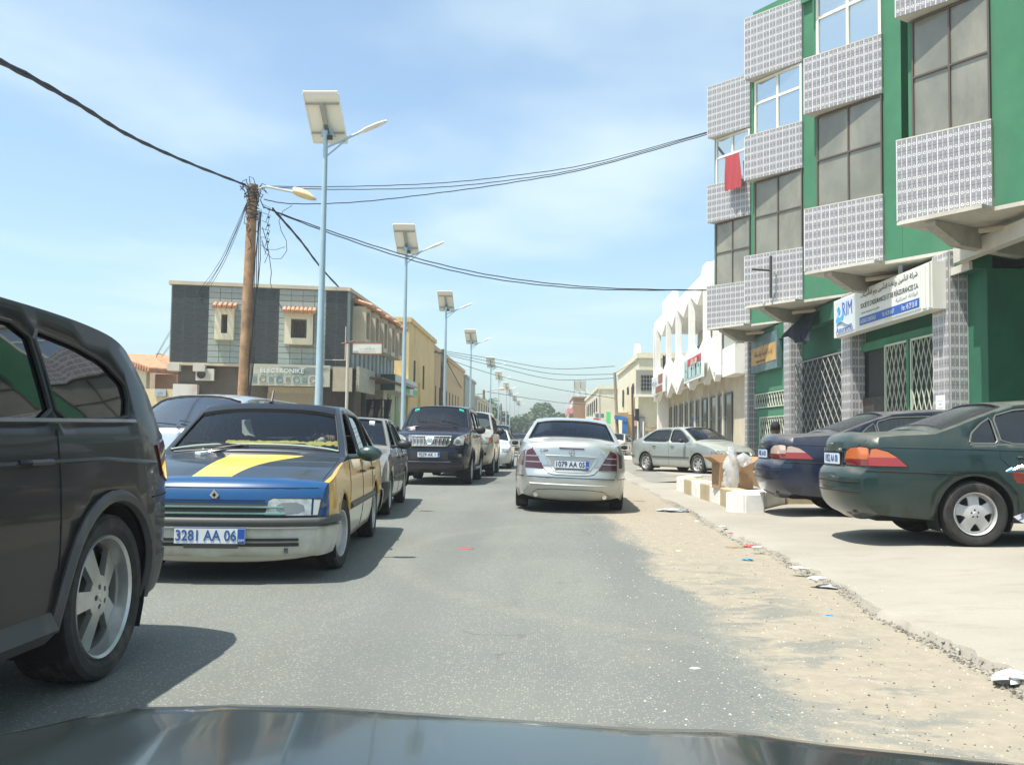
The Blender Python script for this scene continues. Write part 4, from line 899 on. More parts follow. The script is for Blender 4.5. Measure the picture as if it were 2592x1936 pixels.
# --- the two saloons on the forecourt, noses towards the shops
def forecourt(name, paint, label, loc, plate, lensup, rz):
    k = Car(saloon, name, paint, label, 'car', 'cars parked on the right forecourt', loc, rz, rim=-5, ws_glass=glassmat('dusty_glass', (.3, .32, .28), .0, .25), rw_glass=glassmat('dusty_glass', (.3, .32, .28), .0, .25), side_glass=glassmat('saloon_side_glass', (.2, .22, .21), .05), sealm=flat('seal_grey', (.12, .13, .12), .4))
    for sd in (1, -1):
        low = [(sd * .36, .765), (sd * .36, .83), (sd * .84, .83), (sd * .84, .765)]; up = [(sd * .36, .83), (sd * .38, .9), (sd * .46, .94), (sd * .6, .95), (sd * .80, .93), (sd * .84, .83)]
        k.patch('tail_light', low, 'R', TAILR, .012); k.patch('tail_light_upper', up, 'R', lensup, .011)
        k.patch('tail_light', [(-2.31, .765), (-2.31, .85), (-2.06, .85), (-1.97, .765)], 'S', flat('tail_bright_red', (.28, .012, .010), .2, 0, 1), .012, sd); k.patch('tail_light_upper', [(-2.3, .85), (-2.28, .93), (-2.24, .935), (-2.14, .905), (-2.06, .85)], 'S', AMBER if lensup is AMBER else TAILC, .012, sd)
        k.mirror(sd, .8, 1.03, paint, .2, .13)
        k.line('lens_rim', [(sd * .36, .765), (sd * .36, .9), (sd * .46, .945), (sd * .6, .957), (sd * .8, .937)], 'R', UNDER, .004, off=.006); k.line('lens_rim', [(-2.3, .94), (-2.24, .942), (-2.13, .912), (-1.96, .765), (-2.3, .762)], 'S', UNDER, .004, sd, off=.006)
        k.line('boot_gap', [(-1.62, 1.09 - .02), (-2.2, 1.04)], 'S', UNDER, .003, sd, off=-.004)
        k.line('bumper_seam', [(-1.5, .7), (-2.33, .715)], 'S', UNDER, .006, sd); k.line('side_crease', [(-2.2, .955), (-1, .94), (1.2, .9)], 'S', paint, .006, sd, off=-.001)
        k.line('side_moulding', [(-.68, .56), (1.0, .56)], 'S', paint, .016, sd)
        k.line('window_trim', [(-1.36, .992), (1.02, 1.0)], 'S', flat('trim_dull', (.3, .3, .27), .35, .6), .006, sd)
    k.patch('plate_recess', [(-.3, .76), (-.3, .9), (.3, .9), (.3, .76)], 'R', BLACK, .004); k.plate(True, .825, plate, y=k.F_(0, .825, True) - .02, blue=False)
    k.patch('handle_strip', [(-.32, .905), (-.32, .935), (.32, .935), (.32, .905)], 'R', paint, .025)
    MB().lathe([(0, .034), (.008, .036), (.01, .028), (.01, .0)], 16, 'Z').build('round_badge', CHROME, k.root, True).location = (0, k.F_(0, .98, True) - .012, .98)
    k.root.children[-1].rotation_euler = (R(90), 0, 0)
    k.line('bumper_groove', [(-.8, .6), (.8, .6)], 'R', UNDER, .007); k.line('bumper_groove', [(-.78, .5), (.78, .5)], 'R', UNDER, .006); k.line('lid_gap', [(-.62, 1.02), (-.34, .75), (.34, .75), (.62, 1.02)], 'R', UNDER, .005)
    MB().tube([(.42, -2.1, .3), (.42, -2.33, .285), (.42, -2.38, .28)], .03, 10).build('exhaust_pipe', flat('rusty_steel', (.2, .17, .15), .5, .7), k.root, True)
    k.handle(.16, .87, BLACK, .18); k.handle(-.82, .87, BLACK, .18); k.seams([-.04, [(-1.08, .99), (-1.08, .86), (-.8, .6), (-.72, .35)]], .3, .99)
    for sd in (1, -1): MB().obox(k.mp('S', -.72, .12, -.2, sd), (sd * .16, 0, 0), (0, .012, 0), (0, 0, .22)).build('mud_flap', RUBBER, k.root)
    return k
L_ = forecourt('parked_saloon', paintmat('dark_green_paint', (.006, .026, .024), .1, .28, .42, lowdust=.10, coat=.5, dustc=(.26, .24, .19)), 'dark green dusty saloon parked on the forecourt, nearest on the right', (5.52, 10.5, .13), '1052 AA 00', AMBER, -math.pi / 2)
K_ = forecourt('parked_saloon', paintmat('dark_blue_paint', (.004, .010, .034), .0, .28, .42, lowdust=.10, coat=.5, dustc=(.26, .24, .19)), 'dark blue dusty saloon parked on the forecourt beyond the green one', (5.57, 14.05, .13), '7405 AA 00', TAILC, -math.pi / 2 + .0)

# --- distant traffic
def far(name, sp, c, label, loc, rz, group='distant cars down the street', **k):
    q = Car(sp, name, paintmat('far_' + name + str(len(MC)), c, .4, .35, .2, lowdust=.3), label, 'car', group, loc, rz, **k)
    for sd in (1, -1):
        z = sp['belt'] * .72; q.patch('headlight', [(sd * .5, z - .06), (sd * .5, z + .06), (sd * .78, z + .05), (sd * .78, z - .06)], 'F', LENS, .012); q.mirror(sd, .8, sp['belt'] + .04, BLACK, .2, .13)
    q.patch('grille', [(-.35, z - .05), (-.35, z + .04), (.35, z + .04), (.35, z - .05)], 'F', BLACK, .01); q.plate(False, z - .2, '4410 AA', blue=False, y=q.F_(0, z - .2) + .02)
    return q
far('white_hatchback', caris, (.55, .6, .6), 'white car showing just its front corner behind the champagne utility vehicle', (-2.12, 37.2, 0), math.pi)
far('dark_people_carrier', prado, (.05, .055, .05), 'dark green-grey off-roader with sticker, behind the white car down the street', (-3.0, 60, 0), math.pi, H=1.9)
far('black_saloon', saloon, (.012, .012, .014), 'black saloon far down the street beside the silver saloon mirror', (-2.1, 74, 0), math.pi)
far('pale_hatchback', caris, (.55, .58, .5), 'pale parked car just right of the silver saloon roof, by the blue doorway', (4.3, 60, .05), math.pi - .3, 'cars parked on the far right')

# --- bonnet of the car we sit in
HP = paintmat('bonnet_paint', (.010, .017, .018), .0, .16, .02, lowdust=0, coat=.35, spec=.3, dustc=(.2, .2, .18))
m = MB(); NX, NY = 60, 26
ep = [PY(u, v, 1.6) for u, v in ((-300, 1930), (0, 1857), (350, 1800), (586, 1781), (820, 1786), (1400, 1826), (2000, 1872), (2592, 1930), (3000, 1990))]
ex = [p.x for p in ep]; ez = [p.z for p in ep]
for j in range(NY):
    e = (j / (NY - 1)) ** .75
    for i in range(NX):
        x = -1.08 + 2.1 * i / (NX - 1); y = .15 + 1.5 * e
        z = float(np.interp(x, ex, ez)) + .12 * (1 - e) - .16 * max(0, (e - .955) / .045) ** 2 * .3
        u = x + .2; z += .014 * math.exp(-((abs(u) - .5) / .1) ** 2) * (1 - e * .4)
        m.v.append((x, y, z))
for j in range(NY - 1):
    for i in range(NX - 1): m.f.append((j * NX + i, j * NX + i + 1, (j + 1) * NX + i + 1, (j + 1) * NX + i)); m.m.append(0)
own = empty('dark_car', (-.37, -.6, 0), 0, 'dark glossy bonnet of the car the photo is taken from', 'car')
o = m.build('bonnet', HP, None, True, 80); o.parent = own; o.matrix_parent_inverse = Matrix.Translation((.37, .6, 0))
md = o.modifiers.new('s', 'SOLIDIFY'); md.thickness = .02; md.offset = -1
TAXI, SILV, GREYC = t_, m_, c_
# ---------------- buildings ----------------
GRN = flat('green_render', (.048, .195, .105), .85, var=.10, scale=1.2, bump=.25, dirt=(.09, .20, .13), dirtamt=.6, dsc=1.0)
WHT2 = flat('white_render', (.84, .83, .78), .85, var=.03, scale=1.5, bump=.15, dirt=(.68, .63, .52), dirtamt=.4, dsc=.9)
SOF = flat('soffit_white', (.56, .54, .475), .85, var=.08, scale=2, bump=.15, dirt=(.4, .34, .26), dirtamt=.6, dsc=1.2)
CRM = flat('cream_render', (.72, .66, .48), .85, var=.06, scale=1.0, bump=.2, dirt=(.5, .42, .3), dirtamt=.5, dsc=.8)
BEI = flat('beige_render', (.56, .49, .36), .9, var=.1, scale=1.4, bump=.25, dirt=(.42, .35, .25), dirtamt=.7, dsc=.7)
YEL = flat('yellow_render', (.66, .49, .22), .85, var=.06, scale=1.0, bump=.2, dirt=(.5, .37, .18), dirtamt=.5, dsc=.6)
BRN = flat('brown_render', (.32, .185, .10), .9, var=.08, scale=.8, bump=.2)
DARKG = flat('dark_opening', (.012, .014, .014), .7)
WG = flat('window_dark_glass', (.03, .035, .04), .06, 0, 0)
WGB = flat('window_mirror_glass', (.62, .68, .7), .05, .9)
WGT = flat('window_taupe_glass', (.23, .23, .19), .14, .15, var=.15, scale=.9, dirt=(.40, .36, .28), dirtamt=.6, dsc=.8)  # pale noise patches paint varied reflections and curtains into the glass
ALUW = flat('white_window_frame', (.78, .76, .66), .5)
ALUD = flat('bronze_window_frame', (.13, .10, .085), .45, .3)
IRONW = flat('pale_iron', (.5, .56, .44), .6, dirt=(.35, .28, .18), dirtamt=.4)
IRONG = flat('grey_iron', (.42, .45, .42), .55)
def tile_mat():
    t = NT('printed_tile'); uv = t.co('UV'); x = t.xyz(uv); u, v = x[0], x[1]
    n = t.noise(uv, 9, 5, .7); base = t.mix(t.rng(n, .3, .7), (.20, .19, .205), (.34, .325, .34))
    def bar(c, w_): return t.math('LESS_THAN', t.math('ABSOLUTE', t.math('SUBTRACT', u, c)), w_)
    l = t.math('MAXIMUM', bar(.08, .055), bar(.58, .022))
    def ring(cu):
        du = t.math('MULTIPLY', t.math('SUBTRACT', u, cu), 1.0); dv = t.math('SUBTRACT', v, .5)
        d = t.math('SQRT', t.math('ADD', t.math('MULTIPLY', du, du), t.math('MULTIPLY', dv, dv)))
        return t.math('LESS_THAN', t.math('ABSOLUTE', t.math('SUBTRACT', d, .105)), .034)
    l = t.math('MAXIMUM', l, t.math('MAXIMUM', ring(.33), ring(.83)))
    l = t.math('MAXIMUM', l, t.math('MULTIPLY', t.math('LESS_THAN', t.math('ABSOLUTE', t.math('SUBTRACT', v, .5)), .018), t.math('MULTIPLY', t.math('GREATER_THAN', u, .44), t.math('LESS_THAN', u, .72))))
    c = t.mix(l, base, (.66, .67, .65))
    # pattern wears off and rust runs down with the wall (object space)
    ge = t.n('ShaderNodeNewGeometry'); pn = t.noise(ge.outputs['Position'], 1.3, 6, .7)
    c = t.mix(t.math('MULTIPLY', t.rng(pn, .55, .8), .35), c, (.45, .40, .33))
    rn = t.noise(t.scl(ge.outputs['Position'], (3.2, 3.2, .22)), 1.6, 5, .7); c = t.mix(t.math('MULTIPLY', t.rng(rn, .64, .72), .5), c, (.42, .27, .13))
    t.bs(Base_Color=c, Roughness=.3, Coat_Weight=.3); return t.m
TILE = tile_mat()
def tile_mesh(w_, h_, name='tile'):
    g = .002; t_ = .012
    me = bpy.data.meshes.new(name)
    v = [(g, 0, g), (w_ - g, 0, g), (w_ - g, 0, h_ - g), (g, 0, h_ - g), (g, t_, g), (w_ - g, t_, g), (w_ - g, t_, h_ - g), (g, t_, h_ - g)]
    f = [(0, 1, 2, 3), (0, 4, 5, 1), (1, 5, 6, 2), (2, 6, 7, 3), (3, 7, 4, 0)]
    me.from_pydata(v, [], f); uvl = me.uv_layers.new(name='UV')
    for p in me.polygons:
        for li, vi in zip(p.loop_indices, p.vertices):
            q = v[vi]; uvl.data[li].uv = (q[0] / w_, q[2] / h_)
    me.materials.append(TILE); return me
TM = tile_mesh(.2, .2)
tiles_used = [0]; stuff_tiles = []
def tile_field(parent, o, ax, up, w_, h_, nx, nz, indiv=True, big=TM, tw_=.2):
    """lay tiles on a plane: o = lower-left corner, ax = unit direction, seen from the outside (outside = ax x up flipped)"""
    ax = Vector(ax).normalized(); up = Vector((0, 0, 1)); no = ax.cross(up)
    M = Matrix((ax, -no, up)).transposed().to_4x4()
    tx = w_ / nx; tz = h_ / nz
    for i in range(nx):
        for k in range(nz):
            L_ = Matrix.Translation(Vector(o) + ax * tx * i + up * tz * k + no * (.012 + rnd() * .0015)) @ M @ Matrix.Diagonal((tx / tw_, 1, tz / tw_, 1))
            if indiv and tiles_used[0] < 300:
                q = bpy.data.objects.new('tile', big); col.objects.link(q); q.parent = parent; q.matrix_local = L_; tiles_used[0] += 1
            else: stuff_tiles.append((L_, big))
def flush_tiles(parent, name='far_tiles'):
    if not stuff_tiles: return
    me = bpy.data.meshes.new(name); V = []; Fc = []; UV = []
    for L_, big in stuff_tiles:
        b = len(V); V += [tuple(L_ @ v.co) for v in big.vertices]
        for p in big.polygons:
            Fc.append(tuple(b + i for i in p.vertices)); UV += [tuple(big.uv_layers[0].data[li].uv) for li in p.loop_indices]
    me.from_pydata(V, [], Fc); ul = me.uv_layers.new(name='UV')
    for i, q in enumerate(UV): ul.data[i].uv = q
    me.materials.append(TILE); o = bpy.data.objects.new(name, me); col.objects.link(o); o.parent = parent; o['kind'] = 'stuff'; stuff_tiles.clear()
def window(parent, o, ax, w_, h_, gm, fm, cols=(.5,), rows=(.5,), fw=.05, dep=.06, out_=None):
    """framed window; o lower-left corner on wall plane, ax unit dir; out_ = outward normal"""
    ax = Vector(ax).normalized(); no = out_ or ax.cross(Vector((0, 0, 1))); Z = Vector((0, 0, 1)); o = Vector(o)
    fr = MB()
    def bar(a, b, c, d_): fr.obox(o + ax * a + Z * c, ax * (b - a), no * dep, Z * (d_ - c))
    bar(0, w_, 0, fw); bar(0, w_, h_ - fw, h_); bar(0, fw, fw, h_ - fw); bar(w_ - fw, w_, fw, h_ - fw)
    for c in cols: bar(w_ * c - fw / 2, w_ * c + fw / 2, fw, h_ - fw)
    xs = [fw] + [w_ * c for c in cols] + [w_ - fw]
    for r_ in rows:
        for a, b in zip(xs[:-1], xs[1:]): bar(a + (fw / 2 if a != xs[0] else 0), b - (fw / 2 if b != xs[-1] else 0), h_ * r_ - fw / 2, h_ * r_ + fw / 2)
    f_ = fr.build('window', fm, parent)
    zs = [fw] + [h_ * r_ for r_ in rows] + [h_ - fw]
    for a, b in zip(xs[:-1], xs[1:]):
        for c, d_ in zip(zs[:-1], zs[1:]):
            MB().obox(o + ax * a + Z * c + no * .012, ax * (b - a), no * .008, Z * (d_ - c)).build('pane', gm, f_)
    return f_
def lattice(parent, o, ax, w_, h_, pitch, m_, r_=.01, frame=.025, name='lattice', asp=1.6, no=None):
    ax = Vector(ax).normalized(); Z = Vector((0, 0, 1)); o = Vector(o); no = no or ax.cross(Z); g = MB()
    px, pz = pitch, pitch * asp
    for s_ in (1, -1):
        k = -int(h_ / pz) - 2
        while k * px < w_ + (h_ / pz + 1) * px:
            # line x = k*px + s*z*px/pz
            pts = []
            z0, z1 = 0, h_; x0 = k * px + (0 if s_ > 0 else 0); 
            def X_(z): return x0 + s_ * z * px / pz
            a, b = (z0, X_(z0)), (z1, X_(z1))
            # clip to 0..w
            if abs(b[1] - a[1]) > 1e-6:
                t0 = (0 - a[1]) / (b[1] - a[1]); t1 = (w_ - a[1]) / (b[1] - a[1])
                lo, hi = max(0, min(t0, t1)), min(1, max(t0, t1))
                if hi - lo > .01:
                    za, zb = h_ * lo, h_ * hi
                    g.tube([o + ax * X_(za) + Z * za + no * (.004 * s_), o + ax * X_(zb) + Z * zb + no * (.004 * s_)], r_, 4, 0, False)
            k += 1
    for a, b in (((0, 0), (w_, 0)), ((w_, 0), (w_, h_)), ((w_, h_), (0, h_)), ((0, h_), (0, 0))):
        g.tube([o + ax * a[0] + Z * a[1], o + ax * b[0] + Z * b[1]], frame, 4)
    q = g.build(name, m_, parent); return q

# ===== green corner building with saw-tooth bays =====
G = empty('green_building', (8.1, 18, 0), 0, 'tall green apartment building with saw-tooth bays, printed tile balconies and grey shop grilles', 'building')
def gp(o): o.parent = G; o.matrix_parent_inverse = Matrix.Translation((-8.1, -18, 0)); return o
class GP: pass
GG = bpy.data.objects.new('facade_frame', None)
bpy.data.objects.remove(GG)
G.location = (0, 0, 0)
ANG = R(33.5)
dv = Vector((-math.sin(ANG), math.cos(ANG), 0)); rv = Vector((math.cos(ANG), math.sin(ANG), 0)); ov = -rv  # ov: outward
Zs = 4.9
corn = [PZ(2270, 561, Zs), PZ(2036, 688, Zs), PZ(1884, 775, Zs), PZ(1789, 830, Zs)]
for c in corn: c.z = 0
print('corners', [tuple(round(a, 2) for a in c) for c in corn])
# straighten the corner line
p0 = corn[0]; pv = (corn[3] - corn[0]); 
C0 = p0 - (corn[1] - corn[0])
IN = .34
pw = [1.55, 1.85, 1.85, 1.7]
TOP = 13.9
levels = [(4.9, 6.28), (8.45, 9.7), (11.35, 13.1)]
foot = []
allc = [C0] + corn
# wall footprint: for each bay from far corner W_k along -dv until the next bay's return
walls = []
for k in range(1, 5):
    Wk = allc[k] + rv * IN; nx_ = allc[k - 1] + rv * IN; d_ = nx_ - Wk
    t_l = d_.dot(-dv); r_l = -d_.dot(rv); walls.append((Wk, t_l, r_l))
W0 = allc[0] + rv * IN
m = MB(); back = 14.0
# one solid mass per bay (upper floors)
for k, (Wk, tl, rl) in enumerate(walls):
    top = TOP if k < 2 else (13.4 if k == 2 else 13.2)
    A = Wk; B = Wk - dv * tl; Cc = B + rv * 6; D = A + rv * 6 + dv * 0
    if k == 1:
        c1 = pw[k] + .42
        MB().prism([(0, 0), (-c1, 0), (-c1, 6), (0, 6)], (A.x, A.y, Zs), dv, rv, (0, 0, top - Zs)).build('upper_wall', GRN, G)
        MB().prism([(-c1 - .002, .003), (-tl, .003), (-tl, 6), (-c1 - .002, 6)], (A.x, A.y, Zs), dv, rv, (0, 0, .75)).build('upper_wall', GRN, G)
        MB().prism([(-c1 - .002, 2.2), (-tl, 2.2), (-tl, 6), (-c1 - .002, 6)], (A.x, A.y, Zs + .75), dv, rv, (0, 0, top - Zs - .75)).build('recess_wall', GRN, G)
        for zz9 in (8.2, 11.2, 13.7): MB().prism([(-c1 - .003, .6), (-tl, .6), (-tl, 2.2), (-c1 - .003, 2.2)], (A.x, A.y, zz9), dv, rv, (0, 0, .16)).build('shading_slab', GRN, G)  # slabs added inside the recess to keep it in shade
        MB().obox(A - dv * (c1 + .3) + rv * 2.17 + Vector((0, 0, 11.9)), -dv * .8, rv * .02, Vector((0, 0, 1.3))).build('recess_window', WG, G)
    else:
        q = MB(); q.prism([(0, 0), (-tl, 0), (-tl, 6), (0, 6)], (A.x, A.y, Zs + .0), dv, rv, (0, 0, top - Zs)); q.build('upper_wall', GRN, G)
q = MB().prism([(0, 0), (-5, 0), (-5, 6), (0, 6)], (W0.x, W0.y, Zs), dv, rv, (0, 0, TOP - Zs)); q.build('upper_wall', GRN, G)
# parapet fin
for k, (Wk, tl, rl) in enumerate(walls):
    P_ = Wk - dv * (pw[k] + .02)
    MB().obox(P_ + ov * .12 + Vector((0, 0, 12.9 if k > 1 else 13.6)), -dv * .3, rv * .5, Vector((0, 0, .55))).build('parapet_cap', GRN, G)
# balcony panels, soffits, windows
for k, (Wk, tl, rl) in enumerate(walls):
    wd = pw[k]
    for li, (z0, z1) in enumerate(levels):
        if k == 0 and li == 2: pass
        a = Wk - dv * wd - rv * IN   # near end of panel, on the projecting plane
        ax = dv  # from near to far; seen from outside the panel runs right to left
        far_ = Wk - rv * IN
        near_ = Wk - dv * wd - rv * .05; pd = (near_ - far_); pl_ = pd.length; pd.normalize(); pno = pd.cross(Vector((0, 0, 1)))
        wf = Wk
        def wedge(nm, q0, q1, za, zb2, mt):
            A_, B_ = far_ - pno * q0, near_ - pno * min(q0, .0); C_, D_ = near_ + rv * .08, far_ + rv * q1
            m9 = MB(); m9.prism([(A_.x, A_.y), (B_.x, B_.y), (C_.x, C_.y), (D_.x, D_.y)], (0, 0, za), (1, 0, 0), (0, 1, 0), (0, 0, zb2 - za)); m9.build(nm, mt, G)
        wedge('balcony_slab', 0, IN + .03, z0, z0 + .14, SOF)
        MB().obox(far_ + Vector((0, 0, z0 + .141)), pd * pl_, -pno * .1, Vector((0, 0, z1 - z0 - .141))).build('balcony_parapet', SOF, G)
        MB().obox(far_ - pno * .101 + Vector((0, 0, z0 + .142)), pd * .1, rv * (IN - .1), Vector((0, 0, z1 - z0 - .15))).build('balcony_end', SOF, G)
        MB().obox(far_ + pno * .015 + Vector((0, 0, z1)), pd * pl_, -pno * .13, Vector((0, 0, .025))).build('coping', SOF, G)
        nx = 9 if k == 0 else 9; nz = 7 if li == 0 else (6 if li == 1 else 8)
        tile_field(G, far_ + Vector((0, 0, z0)), pd, None, pl_, z1 - z0, nx, nz, indiv=(k < 2 or (k == 2 and li == 0)))
        # glazing above the parapet, up to the next balcony
        ztop = levels[li + 1][0] - .02 if li < 2 else min(TOP - .3, 13.85)
        zb = z1 - .1
        if ztop - zb > .6:
            whitef = li == 1
            window(G, Wk - dv * .1 + Vector((0, 0, zb)) - rv * .0, -dv, wd - .12, ztop - zb, WGB if whitef else WGT, ALUW if whitef else ALUD, (.5,), (.55 if not whitef else .62,), .07 if whitef else .035, .05)
# street level: recessed shop wall, beam, pillars
gx = 7.85
RG = Matrix.Translation((7.5, 19, 0)) @ Matrix.Rotation(R(2.37), 4, 'Z') @ Matrix.Translation((-7.5, -19, 0)); RGi = RG.inverted()
def PG(u, v, x):
    o_ = RGi @ Vector((0, 0, CAM_H)); d = RGi.to_3x3() @ ray(u, v); t = (x - o_.x) / d.x; return o_ + d * t
flush_tiles(G, 'balcony_tiles')
_before = set(bpy.data.objects)
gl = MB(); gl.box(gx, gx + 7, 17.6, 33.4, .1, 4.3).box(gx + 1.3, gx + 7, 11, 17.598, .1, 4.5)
gl.build('shop_wall', flat('green_render_shade', (.022, .125, .068), .8, var=.12, scale=1.4, bump=.25, dirt=(.015, .08, .045), dirtamt=.5), G)  # darker copy of the green render, overhang shade put into its colour
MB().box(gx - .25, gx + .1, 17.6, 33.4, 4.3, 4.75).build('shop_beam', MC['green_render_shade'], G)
MB().box(gx - .32, gx - .26, 17.6, 23.0, 4.28, 4.42).build('beam_edge', SOF, G)
def pillar(u, w_, xx=None, name='pillar'):
    x = (xx or gx) - .35; p = PG(u, 900, x); y = p.y
    MB().box(x, x + .5, y - w_, y, .1, 4.76).build('pillar_core', SOF, G)
    tile_field(G, (x, y, .14), (0, -1, 0), None, w_, 4.6, 3, 22, False)
    tile_field(G, (x, y - w_, .14), (1, 0, 0), None, .5, 4.6, 3, 22, False)
    return x, y
P3 = pillar(2363, .68); P2 = pillar(2131, .64); P1 = pillar(1985, .6); P0 = pillar(1886, .45)
print('pillars', P3, P2, P1, P0)
# shop openings between pillars (flat dark panels on the wall paint in the recesses' shade)
def opening(y0, y1, z0, z1, m_=DARKG, name='shop_opening_shade', dx=.03):
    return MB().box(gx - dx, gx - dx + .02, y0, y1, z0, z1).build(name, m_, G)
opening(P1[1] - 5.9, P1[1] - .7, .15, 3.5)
lattice(G, (gx - .2, P2[1] + .02, .2), (0, 1, 0), P1[1] - .62 - P2[1], 3.2, .42, flat('gate_iron', (.22, .235, .22), .6), .014, .025, 'gate_lattice', 1.0, Vector((-1, 0, 0)))
# between pillar 2 and 3: dark-painted recess panel with timber door and two green lattice leaves
y0, y1 = P3[1], P2[1] - .6
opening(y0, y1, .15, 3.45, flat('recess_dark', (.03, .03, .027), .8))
opening(y0 + 3.0, y0 + 4.7, .15, 2.2, flat('dark_timber', (.045, .038, .032), .6, var=.3, scale=5), 'timber_door', .07)
for a in (.35, 1.75):
    MB().box(gx - .16, gx - .1, y0 + a - .12, y0 + a, .2, 3.3).build('door_stile', GRN, G)
    lattice(G, (gx - .13, y0 + a, .2), (0, 1, 0), 1.2, 3.1, .24, IRONW, .011, .03, 'door_lattice', 2.2, Vector((-1, 0, 0)))
MB().box(gx - .1, gx - .04, y0, y1, 3.3, 3.5).build('door_head', GRN, G)
# between pillar 1 and the far corner: green framed lattice front with transom
a0, a1 = P1[1], P0[1] - .5
MB().box(gx - .12, gx - .03, a0, a1, 2.75, 4.3).build('fascia', GRN, G)
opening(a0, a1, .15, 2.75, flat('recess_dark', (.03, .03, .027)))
lattice(G, (gx - .15, a0 + .1, 2.25), (0, 1, 0), a1 - a0 - .2, .45, .3, IRONW, .014, .03, 'transom_lattice', 1.6, Vector((-1, 0, 0)))
MB().box(gx - .14, gx - .06, a0 + .3, a1 - .3, 1.95, 2.2).build('door_frame', GRN, G); MB().box(gx - .14, gx - .06, a0 + .3, a0 + .55, .15, 1.95).build('door_frame', GRN, G); MB().box(gx - .14, gx - .06, a1 - .6, a1 - .3, .15, 1.95).build('door_frame', GRN, G); MB().box(gx - .14, gx - .06, a0 + .55, a1 - .6, .15, .5).build('door_frame', GRN, G)
lattice(G, (gx - .13, a0 + .6, .5), (0, 1, 0), a1 - a0 - 1.25, 1.42, .26, IRONW, .014, .03, 'door_lattice', 1.9, Vector((-1, 0, 0)))
# little dark window high on the nearest green wall
gx += 1.3; q0 = PG(2440, 700, gx); q1 = PG(2503, 700, gx)
MB().box(gx - .06, gx - .03, q1.y, q0.y, PG(2470, 815, gx).z, PG(2470, 672, gx).z).build('small_window', flat('window_dark_glass', (.03, .035, .04)), G)
MB().box(gx - .08, gx - .06, (q0.y + q1.y) / 2 - .03, (q0.y + q1.y) / 2 + .03, PG(2470, 812, gx).z, PG(2470, 672, gx).z).build('window_bar', SOF, G)
gx -= 1.3; MB().box(gx - .5, gx - .32, 11, P3[1] - 1.2, 4.42, 4.7).build('ledge', SOF, G)
flush_tiles(G, 'tile_field')
# crack of peeled render
# RIM sign
X_s = gx - .62; sa = PG(2360, 720, X_s); sb = PG(2111, 810, X_s)
zt, zb_ = PG(2340, 668, X_s).z, PG(2340, 787, X_s).z
Ls = sb.y - sa.y
sg = empty('shop_sign', (X_s, sa.y, 0), 0, 'long white illuminated-box sign reading RIM Assurances above the lattice doors', 'sign')
sw = flat('sign_white', (.74, .74, .68), .35, dirt=(.55, .5, .42), dirtamt=.4); sblue = flat('sign_blue', (.02, .09, .42), .4); sink = flat('sign_ink', (.03, .035, .05), .5); ssky = flat('sign_sky', (.08, .38, .68), .4); sgrey = flat('sign_grey', (.3, .35, .38), .5); spale = flat('sign_panel', (.60, .66, .70), .35)
MB().box(0, .28, 0, Ls, zb_, zt).build('sign_box', sw, sg)
H_ = zt - zb_
def YU(u): return PG(u, 760, X_s).y - sa.y
def stxt(s_, hgt, m_, u0, u1, zf, bold=0.0, x=-.024):
    o_ = text_obj(s_, 1.0, m_, sg, (0, 0, 0), (R(90), 0, R(-90)), 'lettering', .002, 1, 'CENTER', 0)
    xs = [v.co.x for v in o_.data.vertices]; ys9 = [v.co.y for v in o_.data.vertices]
    y0_, y1_ = YU(u1), YU(u0); sx9 = (y1_ - y0_) / (max(xs) - min(xs)); sy9 = hgt / (max(ys9) - min(ys9))
    o_.scale = (sx9, sy9, 1); o_.location = (x, (y0_ + y1_) / 2 + (max(xs) + min(xs)) / 2 * sx9, zb_ + H_ * zf - (max(ys9) + min(ys9)) / 2 * sy9); return o_
MB().box(-.02, 0, YU(2163), YU(2117), zb_ + .07, zt - .05).build('logo_panel', spale, sg)
MB().box(-.05, .0, YU(2359), YU(2352), zb_ + .02, zt - .02).build('end_rib', sw, sg); MB().box(-.035, .0, YU(2346), YU(2336), zb_ + .04, zt - .04).build('end_rib', sw, sg)
stxt('RIM', H_ * .36, sblue, 2134, 2159, .68); stxt('Assurances', H_ * .15, sblue, 2119, 2160, .17)
cm = MB(); w9 = (YU(2117) - YU(2134)) * .5
pr = [(w9 * 1.25 * math.cos(a), .24 * math.sin(a)) for a in np.linspace(-2.6, .35, 12)] + [(w9 * .75 * math.cos(a) + .05, .15 * math.sin(a) + .07) for a in np.linspace(.35, -2.5, 12)]
cm.prism(pr, (-.03, YU(2127), zb_ + H_ * .58), (0, -1, 0), (0, 0, 1), (.008, 0, 0)); cm.build('swoosh', ssky, sg)
MB().lathe([(0, .09), (.01, .09), (.012, 0)], 16, 'X', 0, (-.034, YU(2126), zb_ + H_ * .68)).build('logo_dot', ssky, sg)
MB().tube([(-.026, YU(2120 + 38 * t), zb_ + H_ * (.30 + .07 * math.sin(t * 5.5))) for t in np.linspace(0, 1, 14)], [.008 + .02 * math.sin(math.pi * t) for t in np.linspace(0, 1, 14)], 5).build('wave_line', sgrey, sg)
MB().box(-.02, 0, YU(2332), YU(2174), zb_ + .07, zt - .05).build('text_panel', sw, sg)
stxt(ar('شركة التأمين وإعادة التأمين ريم للتأمينات'), H_ * .2, sink, 2181, 2326, .84)
stxt("SOCIÉTÉ D'ASSURANCES ET DE RÉASSURANCES S.A.", H_ * .15, sink, 2181, 2328, .60)
stxt(ar('الوكالة المركزية'), H_ * .1, sgrey, 2270, 2326, .42); stxt('société anonyme au capital', H_ * .07, sgrey, 2182, 2228, .40)
MB().box(-.025, -.02, YU(2330), YU(2178), zb_ + .10, zb_ + .1 + H_ * .2).build('blue_strip', sblue, sg)
